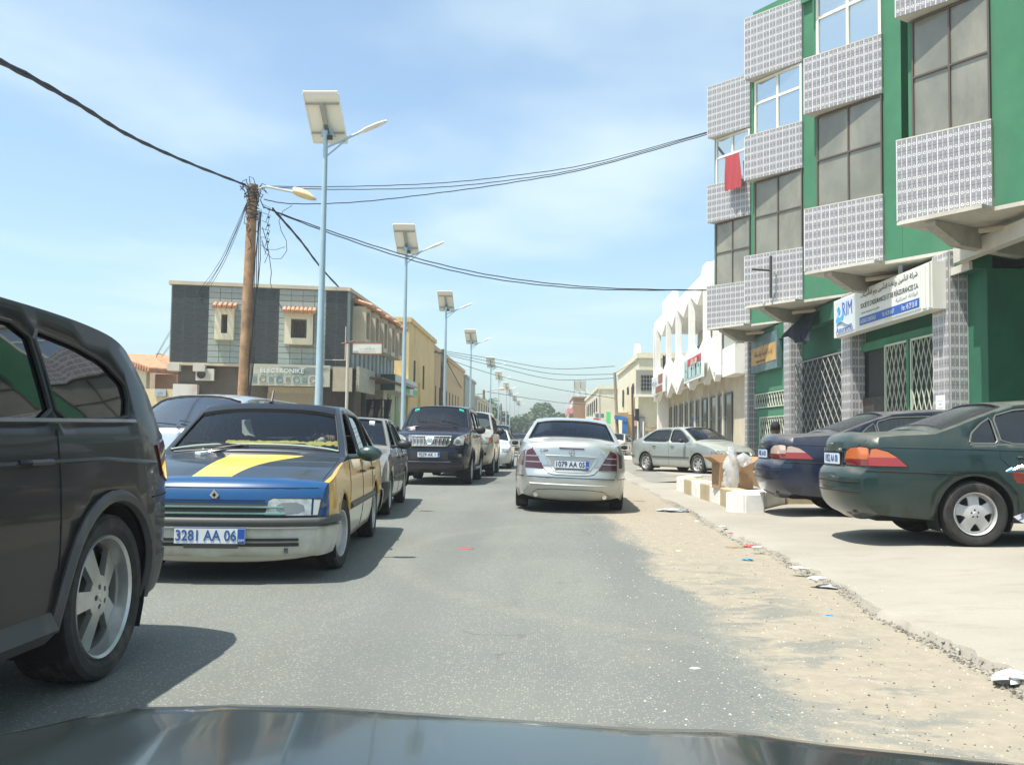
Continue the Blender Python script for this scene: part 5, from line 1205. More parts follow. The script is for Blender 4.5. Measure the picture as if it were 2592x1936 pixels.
stxt('AGENCE CENTRALE', H_ * .1, spale, 2181, 2220, .205, x=-.03); stxt('Tél : 45 29 26 57', H_ * .1, spale, 2236, 2266, .205, x=-.03); stxt('Fax : 45 29 26 58', H_ * .12, spale, 2286, 2325, .205, x=-.03)
MB().box(.05, .12, Ls * .3, Ls * .31, zt, zt + .35).build('hanger', sgrey, sg); MB().box(.05, .12, Ls * .75, Ls * .76, zt, zt + .35).build('hanger', sgrey, sg)
# orange and blue fascia sign
a = PG(1908, 800, gx - .2); b = PG(1975, 800, gx - .2)
zt2, zb2 = PG(1955, 842, gx - .2).z, PG(1955, 935, gx - .2).z
s2 = empty('shop_sign', (gx - .3, b.y, 0), 0, 'faded blue and orange sign with arabic writing over the green lattice door', 'sign')
L2 = a.y - b.y
MB().box(0, .15, 0, L2, zb2, zt2).build('sign_box', flat('sign_teal', (.10, .17, .18), .5, var=.3, scale=2), s2)
MB().box(-.01, 0, .1, L2 - .1, zb2 + (zt2 - zb2) * .22, zb2 + (zt2 - zb2) * .7).build('orange_band', flat('sign_orange', (.5, .3, .1), .5, var=.2, scale=3), s2)
text_obj(ar('إدارة التقنية والصيانة'), .24, flat('sign_brown_ink', (.16, .08, .03), .5), s2, (-.014, L2 / 2, zb2 + (zt2 - zb2) * .5), (R(90), 0, R(-90)), 'lettering', .002, 1.1)
text_obj('Diagnostic technique', .13, MC['sign_brown_ink'], s2, (-.014, L2 * .6, zb2 + (zt2 - zb2) * .3), (R(90), 0, R(-90)), 'lettering', .002, 1.1)
# torn dark awning between the pillars
m = MB(); e0 = Vector((gx - .5, P2[1] + .9, 4.25)); 
xa = gx - .28; xb = gx - .75
top9 = [PG(2072, 788, xa), PG(2052, 792, xa), PG(2032, 796, xa)]; bot9 = [PG(2050, 866, xb + .1), PG(2030, 869, xb), PG(1983, 851, xb)]
for j in range(7):
    t9 = j / 6
    for i in range(9):
        s9 = i / 8; a9 = top9[0].lerp(top9[2], s9); b9 = (bot9[0].lerp(bot9[1], s9 * 2) if s9 < .5 else bot9[1].lerp(bot9[2], s9 * 2 - 1)); q9 = a9.lerp(b9, t9)
        m.v.append((q9.x - .16 * math.sin(math.pi * t9) + .05 * math.sin(s9 * 14 + t9 * 3), q9.y, q9.z - .12 * math.sin(math.pi * t9) + .05 * math.sin(s9 * 17) * t9))
m.f = [(j * 9 + i, j * 9 + i + 1, (j + 1) * 9 + i + 1, (j + 1) * 9 + i) for j in range(6) for i in range(8)]; m.m = [0] * len(m.f)
o = m.build('shop_awning', flat('navy_canvas', (.006, .012, .02), .9, var=.4, scale=1.2), None); tag(o, 'torn navy blue canvas awning hanging left of the white sign', 'awning')
o.modifiers.new('s', 'SOLIDIFY').thickness = .02
# paper notice on pillar
o = MB().box(P3[0] - .022, P3[0] - .016, P3[1] - .52, P3[1] - .12, 1.55, 2.05).build('paper_notice', flat('paper_white', (.72, .74, .72), .7), None); tag(o, 'white paper notice stuck on the tiled pillar beneath the long sign', 'poster')
for k in range(5): text_obj('—————' if k != 1 else 'AVIS', .05, sgrey, o, (P3[0] - .024, P3[1] - .32, 1.95 - .07 * k), (R(90), 0, R(-90)), 'lettering', .001)
for o_ in set(bpy.data.objects) - _before:
    if o_.parent is None or o_.parent is G: o_.matrix_world = RG @ o_.matrix_basis
# soffit slab following the saw-tooth
for k, (Wk, tl, rl) in enumerate(walls):
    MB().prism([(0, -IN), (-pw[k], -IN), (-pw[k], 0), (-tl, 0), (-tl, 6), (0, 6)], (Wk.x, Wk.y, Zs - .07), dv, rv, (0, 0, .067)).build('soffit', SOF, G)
    # drop beam from the projecting corner back to the wall
    MB().prism([(0, .225), (0, .14), (.7, -.12), (2.6, -.12), (2.6, .225)], Wk - rv * (IN - .12) + Vector((0, 0, Zs - .3)) - dv * .45, rv, (0, 0, 1), -dv * .2).build('soffit_beam', flat('beam_shaded', (.40, .38, .33), .9, var=.1, dirt=(.25, .22, .18), dirtamt=.5), G)  # darker copy of the soffit white, underside shade put into the colour
    MB().tube([Wk - dv * .9 + rv * .6 + Vector((0, 0, Zs - .2)), Wk - dv * 1.6 + rv * .75 + Vector((0, 0, Zs - .2))], .05, 6).build('strip_light', flat('old_fitting', (.4, .33, .24), .6), G, True)
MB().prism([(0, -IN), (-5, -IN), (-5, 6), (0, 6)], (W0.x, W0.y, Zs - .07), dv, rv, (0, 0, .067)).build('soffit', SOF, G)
# L-shaped bracket on the third bay
bp = walls[2][0] - rv * (IN + .06) - dv * 1.05
MB().tube([bp + Vector((0, 0, 5.0)), bp + Vector((0, 0, 6.15))], .035, 6).tube([bp + Vector((0, 0, 5.75)), bp + dv * .35 + ov * .35 + Vector((0, 0, 5.8))], .03, 6).build('iron_bracket', flat('dark_steel', (.05, .045, .04), .6), G)
# red cloth over the third-floor window sill of the far bay
Wk = walls[3][0]; cw = MB(); base = Wk - rv * (IN + .05) - dv * .95 + Vector((0, 0, 9.72)); NX_, NZ_ = 12, 12
for j in range(NZ_):
    for i in range(NX_):
        a = i / 11; t = j / 11
        p = base - dv * (a * (.62 + .12 * t)) + Vector((0, 0, .75 - 1.15 * t)) + ov * (.04 * math.sin(a * 16 + t * 3) * (.3 + t) + (.03 if t > .5 else .03))
        cw.v.append(tuple(p))
for j in range(NZ_ - 1):
    for i in range(NX_ - 1): cw.f.append((j * NX_ + i, j * NX_ + i + 1, (j + 1) * NX_ + i + 1, (j + 1) * NX_ + i)); cw.m.append(0)
o = cw.build('red_blanket', flat('red_cloth', (.42, .05, .06), .6), None, True, 80); tag(o, 'red blanket hung out of the upper window of the green building', 'blanket')

# ===== white two-storey building =====
Wb = empty('white_building', (0, 0, 0), 0, 'bright white two-storey building with zigzag cut parapet and tall slot windows', 'building')
wx = 6.55; a_ = PX(1900, 900, wx).y - 3.0; b_ = PX(1655, 900, 6.3).y
a_ = 36.3
print('white bld', a_, b_)
MB().box(wx + .5, wx + 12, 34.0, b_ - 1.2, 0, 3.75).build('ground_wall', BEI, Wb)
MB().box(wx + .1, wx + 12, a_, b_, 3.75, 4.0).build('floor_slab', WHT2, Wb)
MB().box(wx + 2.2, wx + 12, a_ + 1, b_ - .8, 4.0, 7.4).build('upper_wall', flat('grey_white_render', (.6, .59, .54), .85, var=.05, bump=.15), Wb)
MB().box(wx + .1, wx + 12, a_ + 1, b_, 7.4, 7.6).build('roof_slab', WHT2, Wb)
# zigzag parapet (thickness .25) running along y
def zig(z_hi, z_lo, n, y0, y1, seed=0):
    pts = []
    for i in range(n + 1):
        y = y0 + (y1 - y0) * i / n; pts.append((y, z_hi if i % 2 else z_lo))
    return pts
cols_y = sorted([PX(u, 850, wx - .1).y for u in (1649, 1669, 1696, 1721, 1755, 1793)] + [a_ + .35]); cols_y = [min(y, b_ - .3) for y in cols_y]
top = [(a_ + .1, 8.0), (a_ + 2.2, 8.0), (a_ + 2.25, 8.25), (a_ + 3.2, 8.25), (a_ + 3.6, 7.95), (b_ - 8.4, 7.95), (b_ - 8.3, 8.7), (b_ - 4.2, 8.7), (b_ - 4.1, 8.05), (b_ - .1, 8.05)]
def bays(zc, zm):
    L = []
    for k, y in enumerate(cols_y):
        L.append((y, zc))
        if k + 1 < len(cols_y): L.append(((y + cols_y[k + 1]) / 2, zm))
    return L
lo9 = [(a_ + .1, 7.4)] + [q for q in bays(7.5, 6.85) if a_ + .1 < q[0] < b_ - .1] + [(b_ - .1, 7.4)]
MB().prism(top + lo9[::-1], (wx - .25, 0, 0), (0, 1, 0), (0, 0, 1), (.3, 0, 0)).build('parapet', WHT2, Wb)
up9 = [(a_ + .1, 5.2)] + [q for q in bays(5.35, 4.75) if a_ + .1 < q[0] < b_ - .1] + [(b_ - .1, 5.2)]; dn9 = [(a_ + .1, 3.6)] + [q for q in bays(3.35, 4.05) if a_ + .1 < q[0] < b_ - .1] + [(b_ - .1, 3.6)]
MB().prism(up9 + dn9[::-1], (wx - .25, 0, 0), (0, 1, 0), (0, 0, 1), (.22, 0, 0)).build('zigzag_balustrade', WHT2, Wb)
for y in cols_y: MB().box(wx - .3, wx - .04, y - .14, y + .14, 3.7, 7.7).build('column', WHT2, Wb)
MB().box(wx - .1, wx + 12, b_ - 1.1, b_ - .5, 0, 3.75).build('corner_pier', WHT2, Wb)
# slot windows
ys_ = [(1844, 1862), (1806, 1830), (1790, 1800), (1763, 1785), (1746, 1758), (1726, 1742), (1712, 1720), (1697, 1706), (1682, 1690), (1671, 1677)]
xs_ = wx + .5
for (ua, ub) in [(1838, 1856), (1822, 1834), (1802, 1816), (1780, 1792), (1765, 1774), (1750, 1760), (1737, 1744), (1723, 1730), (1709, 1715), (1697, 1702)]:
    y1_ = PX(ua, 1060, xs_).y; y0_ = PX(ub, 1060, xs_).y
    window(Wb, (xs_ - .03, y1_, .9), (0, -1, 0), y1_ - y0_, 2.1, WG, flat('slot_frame', (.12, .13, .13), .5), (), (.55,), .06, .04)
    MB().box(xs_ - .12, xs_ - .0, y1_ + .0, y1_ + .28, .6, 3.1).build('window_jamb', flat('jamb_cream', (.62, .58, .46), .85), Wb)
    pass
for k in range(5): # balcony openings at rear: dark doors
    y = a_ + 3 + 4 * k; MB().box(wx + 2.15, wx + 2.2, y, y + 1.4, 4.1, 6.6).build('upper_door', flat('grey_door', (.25, .25, .24), .6), Wb)
# end balcony railing near the green building
MB().box(wx + .0, wx + 12, 34.0, a_ + .1, 3.5, 4.55).build('side_balcony', WHT2, Wb); MB().box(wx + 1.8, wx + 12, 34.2, a_ + .9, 4.55, 7.5).build('side_wall', WHT2, Wb)
for k in range(11): MB().tube([(wx + .05, a_ - 2.3 + .22 * k, 4.55), (wx + .05, a_ - 2.3 + .22 * k, 5.3)], .02, 5).build('baluster', IRONG, Wb)
MB().tube([(wx + .05, a_ - 2.3, 5.3), (wx + .05, a_, 5.3)], .025, 6).build('rail', IRONG, Wb)
# signs on it
def hang_sign(u0, u1, v0, v1, x, label, face, stuff, name='wall_sign'):
    y0 = PX(u1, 950, x).y; y1 = PX(u0, 950, x).y; um = u1; z1_ = PX(u1, v0, x).z; z0_ = PX(u1, v1, x).z
    s_ = empty(name, (x, y0, 0), 0, label, 'sign'); L = y1 - y0
    MB().box(0, .1, 0, L, z0_, z1_).build('frame', WHT2, s_); MB().box(-.01, 0, .08, L - .08, z0_ + .08, z1_ - .08).build('face', face, s_)
    stuff(s_, L, z0_, z1_); return s_
redm = flat('sign_red', (.55, .05, .06), .5)
def st1(s_, L, z0, z1):
    MB().box(-.02, -.01, .1, L * .75, z0 + (z1 - z0) * .62, z1 - .1).build('red_panel', redm, s_)
    text_obj(ar('محل تجاري'), .4, sw, s_, (-.03, L * .4, z1 - (z1 - z0) * .2), (R(90), 0, R(-90)), 'lettering', .002)
    text_obj(ar('للملابس و الحقائب'), .22, sw, s_, (-.03, L * .4, z1 - (z1 - z0) * .32), (R(90), 0, R(-90)), 'lettering', .002)
    r3 = random.Random(5)
    for k in range(16):
        y = .15 + (L - .4) * (k % 8) / 8; z = z0 + .15 + (z1 - z0) * .28 * (k // 8)
        MB().box(-.02, -.01, y, y + .1 + .2 * r3.random(), z, z + .25 + .2 * r3.random()).build('printed_figure', flat('print_' + str(k % 4), [(.1, .3, .32), (.55, .6, .55), (.05, .12, .15), (.4, .35, .3)][k % 4], .6), s_)
hang_sign(1731, 1776, 886, 953, wx - .5, 'clothes shop sign with red top and pale picture, on the white building', flat('sign_mint', (.42, .58, .55), .5, var=.2, scale=3), st1)
def st2(s_, L, z0, z1):
    text_obj(ar('محل أحذية'), .5, flat('ink_teal', (.1, .2, .25)), s_, (-.03, L * .72, z1 - (z1 - z0) * .35), (R(90), 0, R(-90)), 'lettering', .002)
    for (a, b, c, d_) in ((.08, .4, .5, .95), (.1, .62, .06, .38)): MB().box(-.03, -.01, L * a, L * b, z0 + (z1 - z0) * c, z0 + (z1 - z0) * d_).build('printed_bag', flat('print_brown', (.28, .10, .04), .5, var=.2, scale=4), s_)
hang_sign(1650, 1680, 940, 990, wx - .45, 'white sign with two brown printed bags at the far corner of the white building', flat('sign_milk', (.7, .74, .75), .5), st2)
for k, y in enumerate((b_ - 3.4, b_ - 1.6)):
    m = MB()
    for j in range(5):
        for i in range(6): m.v.append((wx + .2 + .03 * math.sin(i * 2 + k), y - .7 + 1.4 * i / 5 * (1), 6.1 - .9 * j / 4 * (1 - .35 * math.sin(math.pi * i / 5 + k * 2)) - .15 * math.sin(math.pi * i / 5)))
    for j in range(4):
        for i in range(5): m.f.append((j * 6 + i, j * 6 + i + 1, (j + 1) * 6 + i + 1, (j + 1) * 6 + i)); m.m.append(0)
    o = m.build('hanging_cloth', flat('black_cloth', (.008, .008, .01), .8), None, True, 80); tag(o, ['black cloth drying on the white balcony, right one of two', 'black cloth drying on the white balcony, left one of two'][k], 'cloth', 'washing on the white balcony')

# ===== generic box house =====
def house(name, label, x0, x1, y0, y1, z1, m_, par=.3, cap=None, cat='building'):
    h = empty(name, (0, 0, 0), 0, label, cat)
    MB().box(x0, x1, y0, y1, 0, z1).build('wall', m_, h)
    c = .12
    q = MB(); q.box(x0 - c, x1 + c, y0 - c, y0 + .25, z1, z1 + par); q.box(x0 - c, x1 + c, y1 - .25, y1 + c, z1, z1 + par); q.box(x0 - c, x0 + .25, y0 + .25, y1 - .25, z1, z1 + par); q.box(x1 - .25, x1 + c, y0 + .25, y1 - .25, z1, z1 + par)
    q.build('parapet', cap or m_, h); return h
def winY(h, x, y, z, w_, hh, gm=WG, fm=ALUD, cols=(.5,), rows=(), grille=False):  # on a wall facing -y
    f_ = window(h, (x, y - .0, z), (1, 0, 0), w_, hh, gm, fm, cols, rows, .05, .05)
    if grille:
        g = MB()
        for k in range(1, 7): g.tube([(x + w_ * k / 7, y - .09, z), (x + w_ * k / 7, y - .09, z + hh)], .012, 4)
        for k in range(1, 4): g.tube([(x, y - .1, z + hh * k / 4), (x + w_, y - .1, z + hh * k / 4)], .012, 4)
        g.build('window_grille', IRONG, f_)
    return f_
def winX(h, x, y, z, w_, hh, sgn, gm=WG, fm=ALUD, cols=(.5,), rows=()):  # wall facing sgn*x
    ax = (0, 1, 0) if sgn > 0 else (0, -1, 0)
    return window(h, (x, y if sgn > 0 else y + w_, z), ax, w_, hh, gm, fm, cols, rows, .05, .05)
# cream house with loggia, right side in the distance
kx = 5.45; ky = 62
K1 = house('cream_house', 'cream two-storey house with loggia, blue doorway frame and rounded gable, past the side street', kx + .4, kx + 10, ky, 80, 6.35, flat('pale_cream_render', (.74, .70, .52), .85, var=.05, bump=.15, dirt=(.55, .5, .36), dirtamt=.4, dsc=.7), .35)
MB().prism([(0, 0), (2.4, 0), (2.3, .5), (1.8, .95), (1.1, 1.1), (.5, .8)], (kx + .3, 62.6, 6.3), (0, 1, 0), (0, 0, 1), (.3, 0, 0)).build('gable', WHT2, K1)
ul = PY(1610, 936, ky); ur = PY(1650, 999, ky)
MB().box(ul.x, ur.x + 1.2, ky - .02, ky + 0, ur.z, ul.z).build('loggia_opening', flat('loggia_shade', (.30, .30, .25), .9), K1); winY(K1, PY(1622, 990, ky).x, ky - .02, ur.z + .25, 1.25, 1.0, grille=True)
MB().box(ul.x - .2, ur.x + 1.4, ky - .45, ky - .0, ur.z - .15, ur.z).build('loggia_sill', WHT2, K1)
for k in range(3): winX(K1, kx + .36, 65 + 4.2 * k, 3.6, .9, 1.3, -1, fm=ALUD)
blu2 = flat('blue_paint', (.03, .16, .42), .6, var=.15, scale=2); och = flat('ochre_paint', (.48, .31, .12), .7, var=.1)
for a, b in ((1576, 1588),): MB().box(PY(a, 1080, 61.5).x, PY(b, 1080, 61.5).x, 61.5, 61.95, 0, 2.3).build('blue_pillar', blu2, K1)
MB().prism([(0, 0), (.0, .3), (-.35, .42), (-.8, .46), (-.8, .22), (-.35, .16)], (PY(1588, 1080, 61.5).x, 61.45, 2.2), (1, 0, 0), (0, 0, 1), (0, .5, 0)).build('blue_arch', blu2, K1)
MB().box(PY(1589, 1080, 61.7).x, PY(1600, 1080, 61.7).x, 61.7, 61.95, 0, 2.75).build('ochre_pillar', och, K1)
MB().box(PY(1558, 1080, 61.9).x, PY(1590, 1080, 61.9).x, 61.75, 61.95, 2.5, 2.85).build('ochre_band', och, K1)
MB().box(PY(1600, 1080, 61.9).x, PY(1632, 1080, 61.9).x, 61.85, 61.97, 0, 2.6).build('shop_front', flat('grey_shutter', (.2, .22, .22), .6), K1)
MB().box(PY(1607, 1080, 61.9).x, PY(1617, 1040, 61.9).x, 61.8, 61.85, 2.0, 3.1).build('wall_recess', DARKG, K1)
for u in (1613, 1627): MB().box(PY(u, 1080, 61.6).x, PY(u + 3, 1080, 61.6).x, 61.6, 61.7, 0, 2.3).build('door_post', WHT2, K1)
MB().box(PX(1560, 1000, 5.3).x, 5.8, 64.5, 66, 2.95, 4.1).build('balcony_box', CRM, K1)
MB().tube([(5.5, 61.8, 2.1), (5.5, 61.8, 2.75)], .05, 6).box(5.2, 5.75, 61.75, 61.9, 2.0, 2.35).build('air_conditioner', flat('ac_beige', (.5, .4, .3), .5), K1)
# block wall
bw = empty('block_wall', (0, 0, 0), 0, 'unrendered concrete block wall beside the cream house', 'wall')
q = PY(1633, 1066, 58); q2 = PY(1668, 1128, 58); blk = bpy.data.meshes.new('block')
MB_ = MB().box(0, .39, 0, .2, 0, .19); tmp = MB_.build('block', flat('block_tan', (.45, .37, .25), .95, var=.12, scale=3, bump=.4), None); bm_ = tmp.data; bpy.data.objects.remove(tmp)
MB().box(q.x, q2.x + .3, 58.02, 58.18, 0, 1.9).build('mortar', flat('mortar_grey', (.25, .21, .15), .95), bw)
for r_ in range(10):
    for c_ in range(4 if r_ < 8 or True else 2):
        if r_ == 9 and c_ > 1: continue
        o = bpy.data.objects.new('block', bm_); col.objects.link(o); o.parent = bw; o.location = (q.x + (.2 if r_ % 2 else 0) + c_ * .41, 58 + rnd() * .015, .02 + r_ * .205)
# pale long building further on
K2 = house('pale_building', 'long pale yellow building with weather-streaked parapet, beyond the cream house', 5.1, 14, 96, 128, 6.1, flat('streaked_cream', (.66, .62, .47), .85, var=.1, scale=1, dirt=(.4, .36, .27), dirtamt=.7, dsc=.5), .3, CRM)
for k in range(6): winX(K2, 5.06, 98 + 4.6 * k, 3.9, 1.3, 1.4, -1); winX(K2, 5.06, 98 + 4.6 * k, 1.3, 1.3, 1.2, -1)
MB().box(5.0, 5.1, 108, 110, 2.5, 4.4).build('signboard', flat('light_green_board', (.1, .6, .2), .5), K2)
MB().box(PY(1535, 1040, 92).x, PY(1546, 1040, 92).x, 92, 92.2, 2.6, 3.75).build('signboard', MC['light_green_board'], K2)
# brown block
K3 = house('brown_building', 'brown rendered building with pink balconies and roof billboard, furthest on the right side', 3.6, 9.5, 132, 150, 6.7, BRN, .2)
for z in (1.9, 4.6): 
    MB().box(2.8, 3.6, 132.5, 149, z, z + .7).build('pink_balcony', flat('pink_render', (.6, .3, .27), .8), K3)
    MB().box(3.5, 3.6, 133, 149, z + .9, z + 1.8).build('gallery', flat('pale_wall', (.6, .6, .6), .8), K3)
winY(K3, 6.0, 131.98, 4.4, 1.1, 1.1, fm=ALUW)
for z in (2.9, 5.6):
    for k in range(4): MB().box(2.85, 3.0, 132.5 + 4 * k, 132.8 + 4 * k, z, z + 1.8).build('gallery_post', flat('pale_wall', (.5, .5, .5)), K3)
bb = empty('roof_billboard', (0, 0, 0), 0, 'blank pale billboard on posts on the brown building roof', 'billboard')
MB().box(3.7, 5.3, 133, 133.1, 7.7, 9.1).build('panel', flat('board_pale', (.42, .42, .37), .7), bb)
for x in (3.7, 4.5, 5.3): MB().tube([(x, 132.95, 6.9), (x, 132.95, 9.2)], .05, 5).build('post', IRONG, bb); MB().tube([(x, 132.9, 8.0), (x + .7, 132, 6.9)], .04, 5).build('brace', IRONG, bb)
# small red/white signs and blue board
def board(name, u0, u1, v0, v1, y, m_, label, txt=None, tm_=None, post=True, post_v=1140):
    a = PY(u0, v1, y); b = PY(u1, v0, y); s_ = empty(name, (a.x, y, 0), 0, label, 'sign')
    MB().box(0, b.x - a.x, 0, .08, a.z, b.z).build('board', m_, s_)
    if post: MB().tube([((b.x - a.x) * .5, .12, 0), ((b.x - a.x) * .5, .12, a.z + .1)], .05, 6).build('post', IRONG, s_)
    if txt: text_obj(txt, (b.z - a.z) * .42, tm_, s_, ((b.x - a.x) / 2, -.01, (a.z + b.z) / 2), (R(90), 0, 0), 'lettering', .002, 1.0)
    return s_
b1 = board('street_sign', 1485, 1501, 1054, 1070, 88, flat('sign_milk', (.7, .74, .75)), 'small sign with white top and red bottom, above the silver saloon roof')
MB().box(0, .6, -.01, 0, PY(1490, 1070, 88).z, PY(1490, 1062, 88).z).build('red_half', redm, b1)
board('street_sign', 1502, 1518, 1058, 1070, 84, redm, 'small red sign with pale lettering right of the white and red sign', ar('بنك'), sw)
board('street_sign', 1507, 1529, 1047, 1057, 75, flat('board_slate', (.12, .17, .22), .5), 'slate blue direction sign on a thin pole before the pale building', ar('شارع'), spale)
# kerbs on the far side of the side street
def kerb(name, label, pts, hgt, wd_, seg=.55, cols_=None, inner=None, z0=0.0):
    kb = empty(name, (0, 0, 0), 0, label, 'kerb'); acc = 0; 
    for i in range(len(pts) - 1):
        a, b = Vector(pts[i]).to_3d(), Vector(pts[i + 1]).to_3d(); L = (b - a).length; n_ = max(1, int(round(L / seg))); d_ = (b - a) / n_; u_ = d_.normalized(); no = Vector((-u_.y, u_.x, 0))
        for k in range(n_):
            o = MB().obox(a + d_ * k + Vector((0, 0, z0)) + u_ * .004, d_ - u_ * .008, no * wd_, Vector((0, 0, hgt + rnd() * .008))).build('kerb_block', cols_[acc % len(cols_)], kb); acc += 1
            bv = o.modifiers.new('b', 'BEVEL'); bv.width = .025; bv.segments = 2
    return kb
KW = flat('kerb_white', (.72, .71, .66), .8, var=.06, scale=3, dirt=(.5, .43, .32), dirtamt=.55, dsc=2, bump=.4); KT = flat('kerb_tan', (.40, .325, .20), .9, var=.12, scale=4, bump=.5)
KG = flat('kerb_grey', (.25, .25, .22), .9)
kerb('kerb', 'white and grey painted kerb across the side street, left of the parked silver saloon', [(9.5, 52), (5.2, 52), (4.1, 56), (3.9, 75)], .2, -.35, 1.2, [KW, KG, KW])
kerb('kerb', 'second pale slotted kerb in front of the cream house', [(9.0, 59.5), (4.9, 59.5)], .35, -.3, .5, [KW, KW, KG])
# striped island
ic = [PZ(1989, 1279, .1), PZ(1885, 1294, .1), PZ(1712, 1240, .08)]
e1, e2, e3 = [Vector((p.x, p.y, 0)) for p in ic]
e4 = e3 + Vector((.45, 1.2, 0)); e0 = e1 + Vector((1.4, .25, 0))
print('island', ic)
isl = kerb('kerb_island', 'raised traffic island edged with white and tan kerb blocks, cardboard box on top', [e4, e3, e2, e1, e0], .31, .3, .95, [KW, KW, KT, KW, KT, KW, KT, KW, KW, KW, KT], z0=.05)
m = MB(); pl = [e4 + Vector((.25, -.2, 0)), e3 + Vector((.28, .12, 0)), e2 + Vector((.22, .3, 0)), e1 + Vector((0, .3, 0)), e0 + Vector((0, .28, 0)), e0 + Vector((.6, 4.5, 0)), e4 + Vector((3.2, 1.2, 0))]
m.v = [(p.x, p.y, .325) for p in pl] + [(p.x, p.y, .0) for p in pl]; n_ = len(pl); m.f = [tuple(range(n_))] + [(i, n_ + i, n_ + (i + 1) % n_, (i + 1) % n_) for i in range(n_)]; m.m = [0] * (n_ + 1)
m.build('island_fill', CONC, isl)
# ---------------- left side of the street ----------------
BT = flat('black_wall_tile', (.036, .042, .042), .45, var=.3, scale=2.0, dirt=(.09, .09, .08), dirtamt=.6, dsc=1.0); GT = flat('grey_wall_tile', (.33, .385, .36), .7, var=.10, scale=2, dirt=(.2, .22, .2), dirtamt=.5)
TERR = flat('terracotta', (.50, .26, .15), .85, var=.2, scale=5)
fyl = 38.0
A = PY(432, 800, 37.4); B = PY(879, 800, 38.8)
zr = PY(879, 737, 38.8).z; zo = PY(879, 928, 38.8).z
print('left bld', A, B, zr, zo)
D = empty('tiled_building', (0, 0, 0), 0, 'two-storey corner building striped with black and grey wall tiles, shops below', 'building')
A = Vector((A.x, A.y, 0)); B = Vector((B.x, B.y, 0)); fx = (B - A); FW = fx.length; fx.normalize(); fn = Vector((fx.y, -fx.x, 0))
sd_end = Vector((-7.9, 49.5, 0)); sx_ = (sd_end - B); SL = sx_.length; sx_.normalize(); sn = Vector((sx_.y, -sx_.x, 0))
def fpt(f, z): return A + fx * (FW * f) + Vector((0, 0, z))
MB().prism([(A.x, A.y), (B.x, B.y), (sd_end.x, sd_end.y), (A.x + .3, A.y + 11)], (0, 0, zo), (1, 0, 0), (0, 1, 0), (0, 0, zr - zo)).build('upper_wall', flat('wall_core', (.24, .25, .23), .9), D)
i1, i2 = A - fn * .35 + fx * .3, B - fn * .35 - sn * 1.2
MB().prism([(i1.x, i1.y), (i2.x, i2.y), (sd_end.x - 1.3, sd_end.y), (A.x + .3, A.y + 11)], (0, 0, 0), (1, 0, 0), (0, 1, 0), (0, 0, zo)).build('ground_wall', flat('brown_grey_wall', (.14, .12, .10), .9, var=.2, scale=1, bump=.2), D)
MB().obox(A + Vector((0, 0, zr)) + fn * .1 - fx * .1, fx * (FW + .1), -fn * .4, (0, 0, .14)).build('roof_edge', BEI, D); MB().obox(B + Vector((0, 0, zr)) + sn * .1 + fn * .1, sx_ * SL, -sn * .4, (0, 0, .135)).build('roof_edge', BEI, D)
MB().obox(A + Vector((0, 0, zo - .1)) + fn * .03, fx * FW, -fn * .4, (0, 0, .1)).build('floor_edge', BEI, D)
for f in (.0, .14): MB().obox(fpt(f, zo - .35) + fn * .4, fx * .45, -fn * .5, (0, 0, .28)).build('beam_end', SOF, D)
def z6u(x): return (400 + x / 2.708 - 432) / (879 - 432)
def z6z(y): return PY(650, 440 + y / 2.708, 38.1).z
bands = [(92, 340, BT), (340, 570, GT), (570, 820, BT), (820, 1147, GT), (1147, 1297, BT)]
ZT, ZB = zr - .03, zo + .02
tile_meshes = {}
w1 = (z6u(392), z6u(520), z6z(1148), z6z(938)); w2 = (z6u(866), z6u(1060), z6z(1165), z6z(952))
nrow = 13; th_ = (ZT - ZB) / nrow
for (a, b, mt) in bands:
    fa, fb = max(0.0, z6u(a)), min(1.0, z6u(b)); wdt = (fb - fa) * FW; ncol = max(2, round(wdt / .42)); tw_ = wdt / ncol
    key = (mt.name, ncol)
    q = MB().box(.011, tw_ - .011, 0, .025, .011, th_ - .011).build('tile', mt, None); tm_ = q.data; bpy.data.objects.remove(q)
    for i in range(ncol):
        for k in range(nrow):
            fm_ = fa + (i + .5) * (fb - fa) / ncol; zm = ZB + (k + .5) * th_
            if any(c[0] < fm_ < c[1] and c[2] < zm < c[3] for c in (w1, w2)): continue
            p = A + fx * (FW * fa + tw_ * i) + Vector((0, 0, ZB + th_ * k)) + fn * (.025 + .004 * rnd())
            o = bpy.data.objects.new('tile', tm_); col.objects.link(o); o.parent = D; M = Matrix((fx, -fn, Vector((0, 0, 1)))).transposed().to_4x4(); M.translation = p; o.matrix_local = M
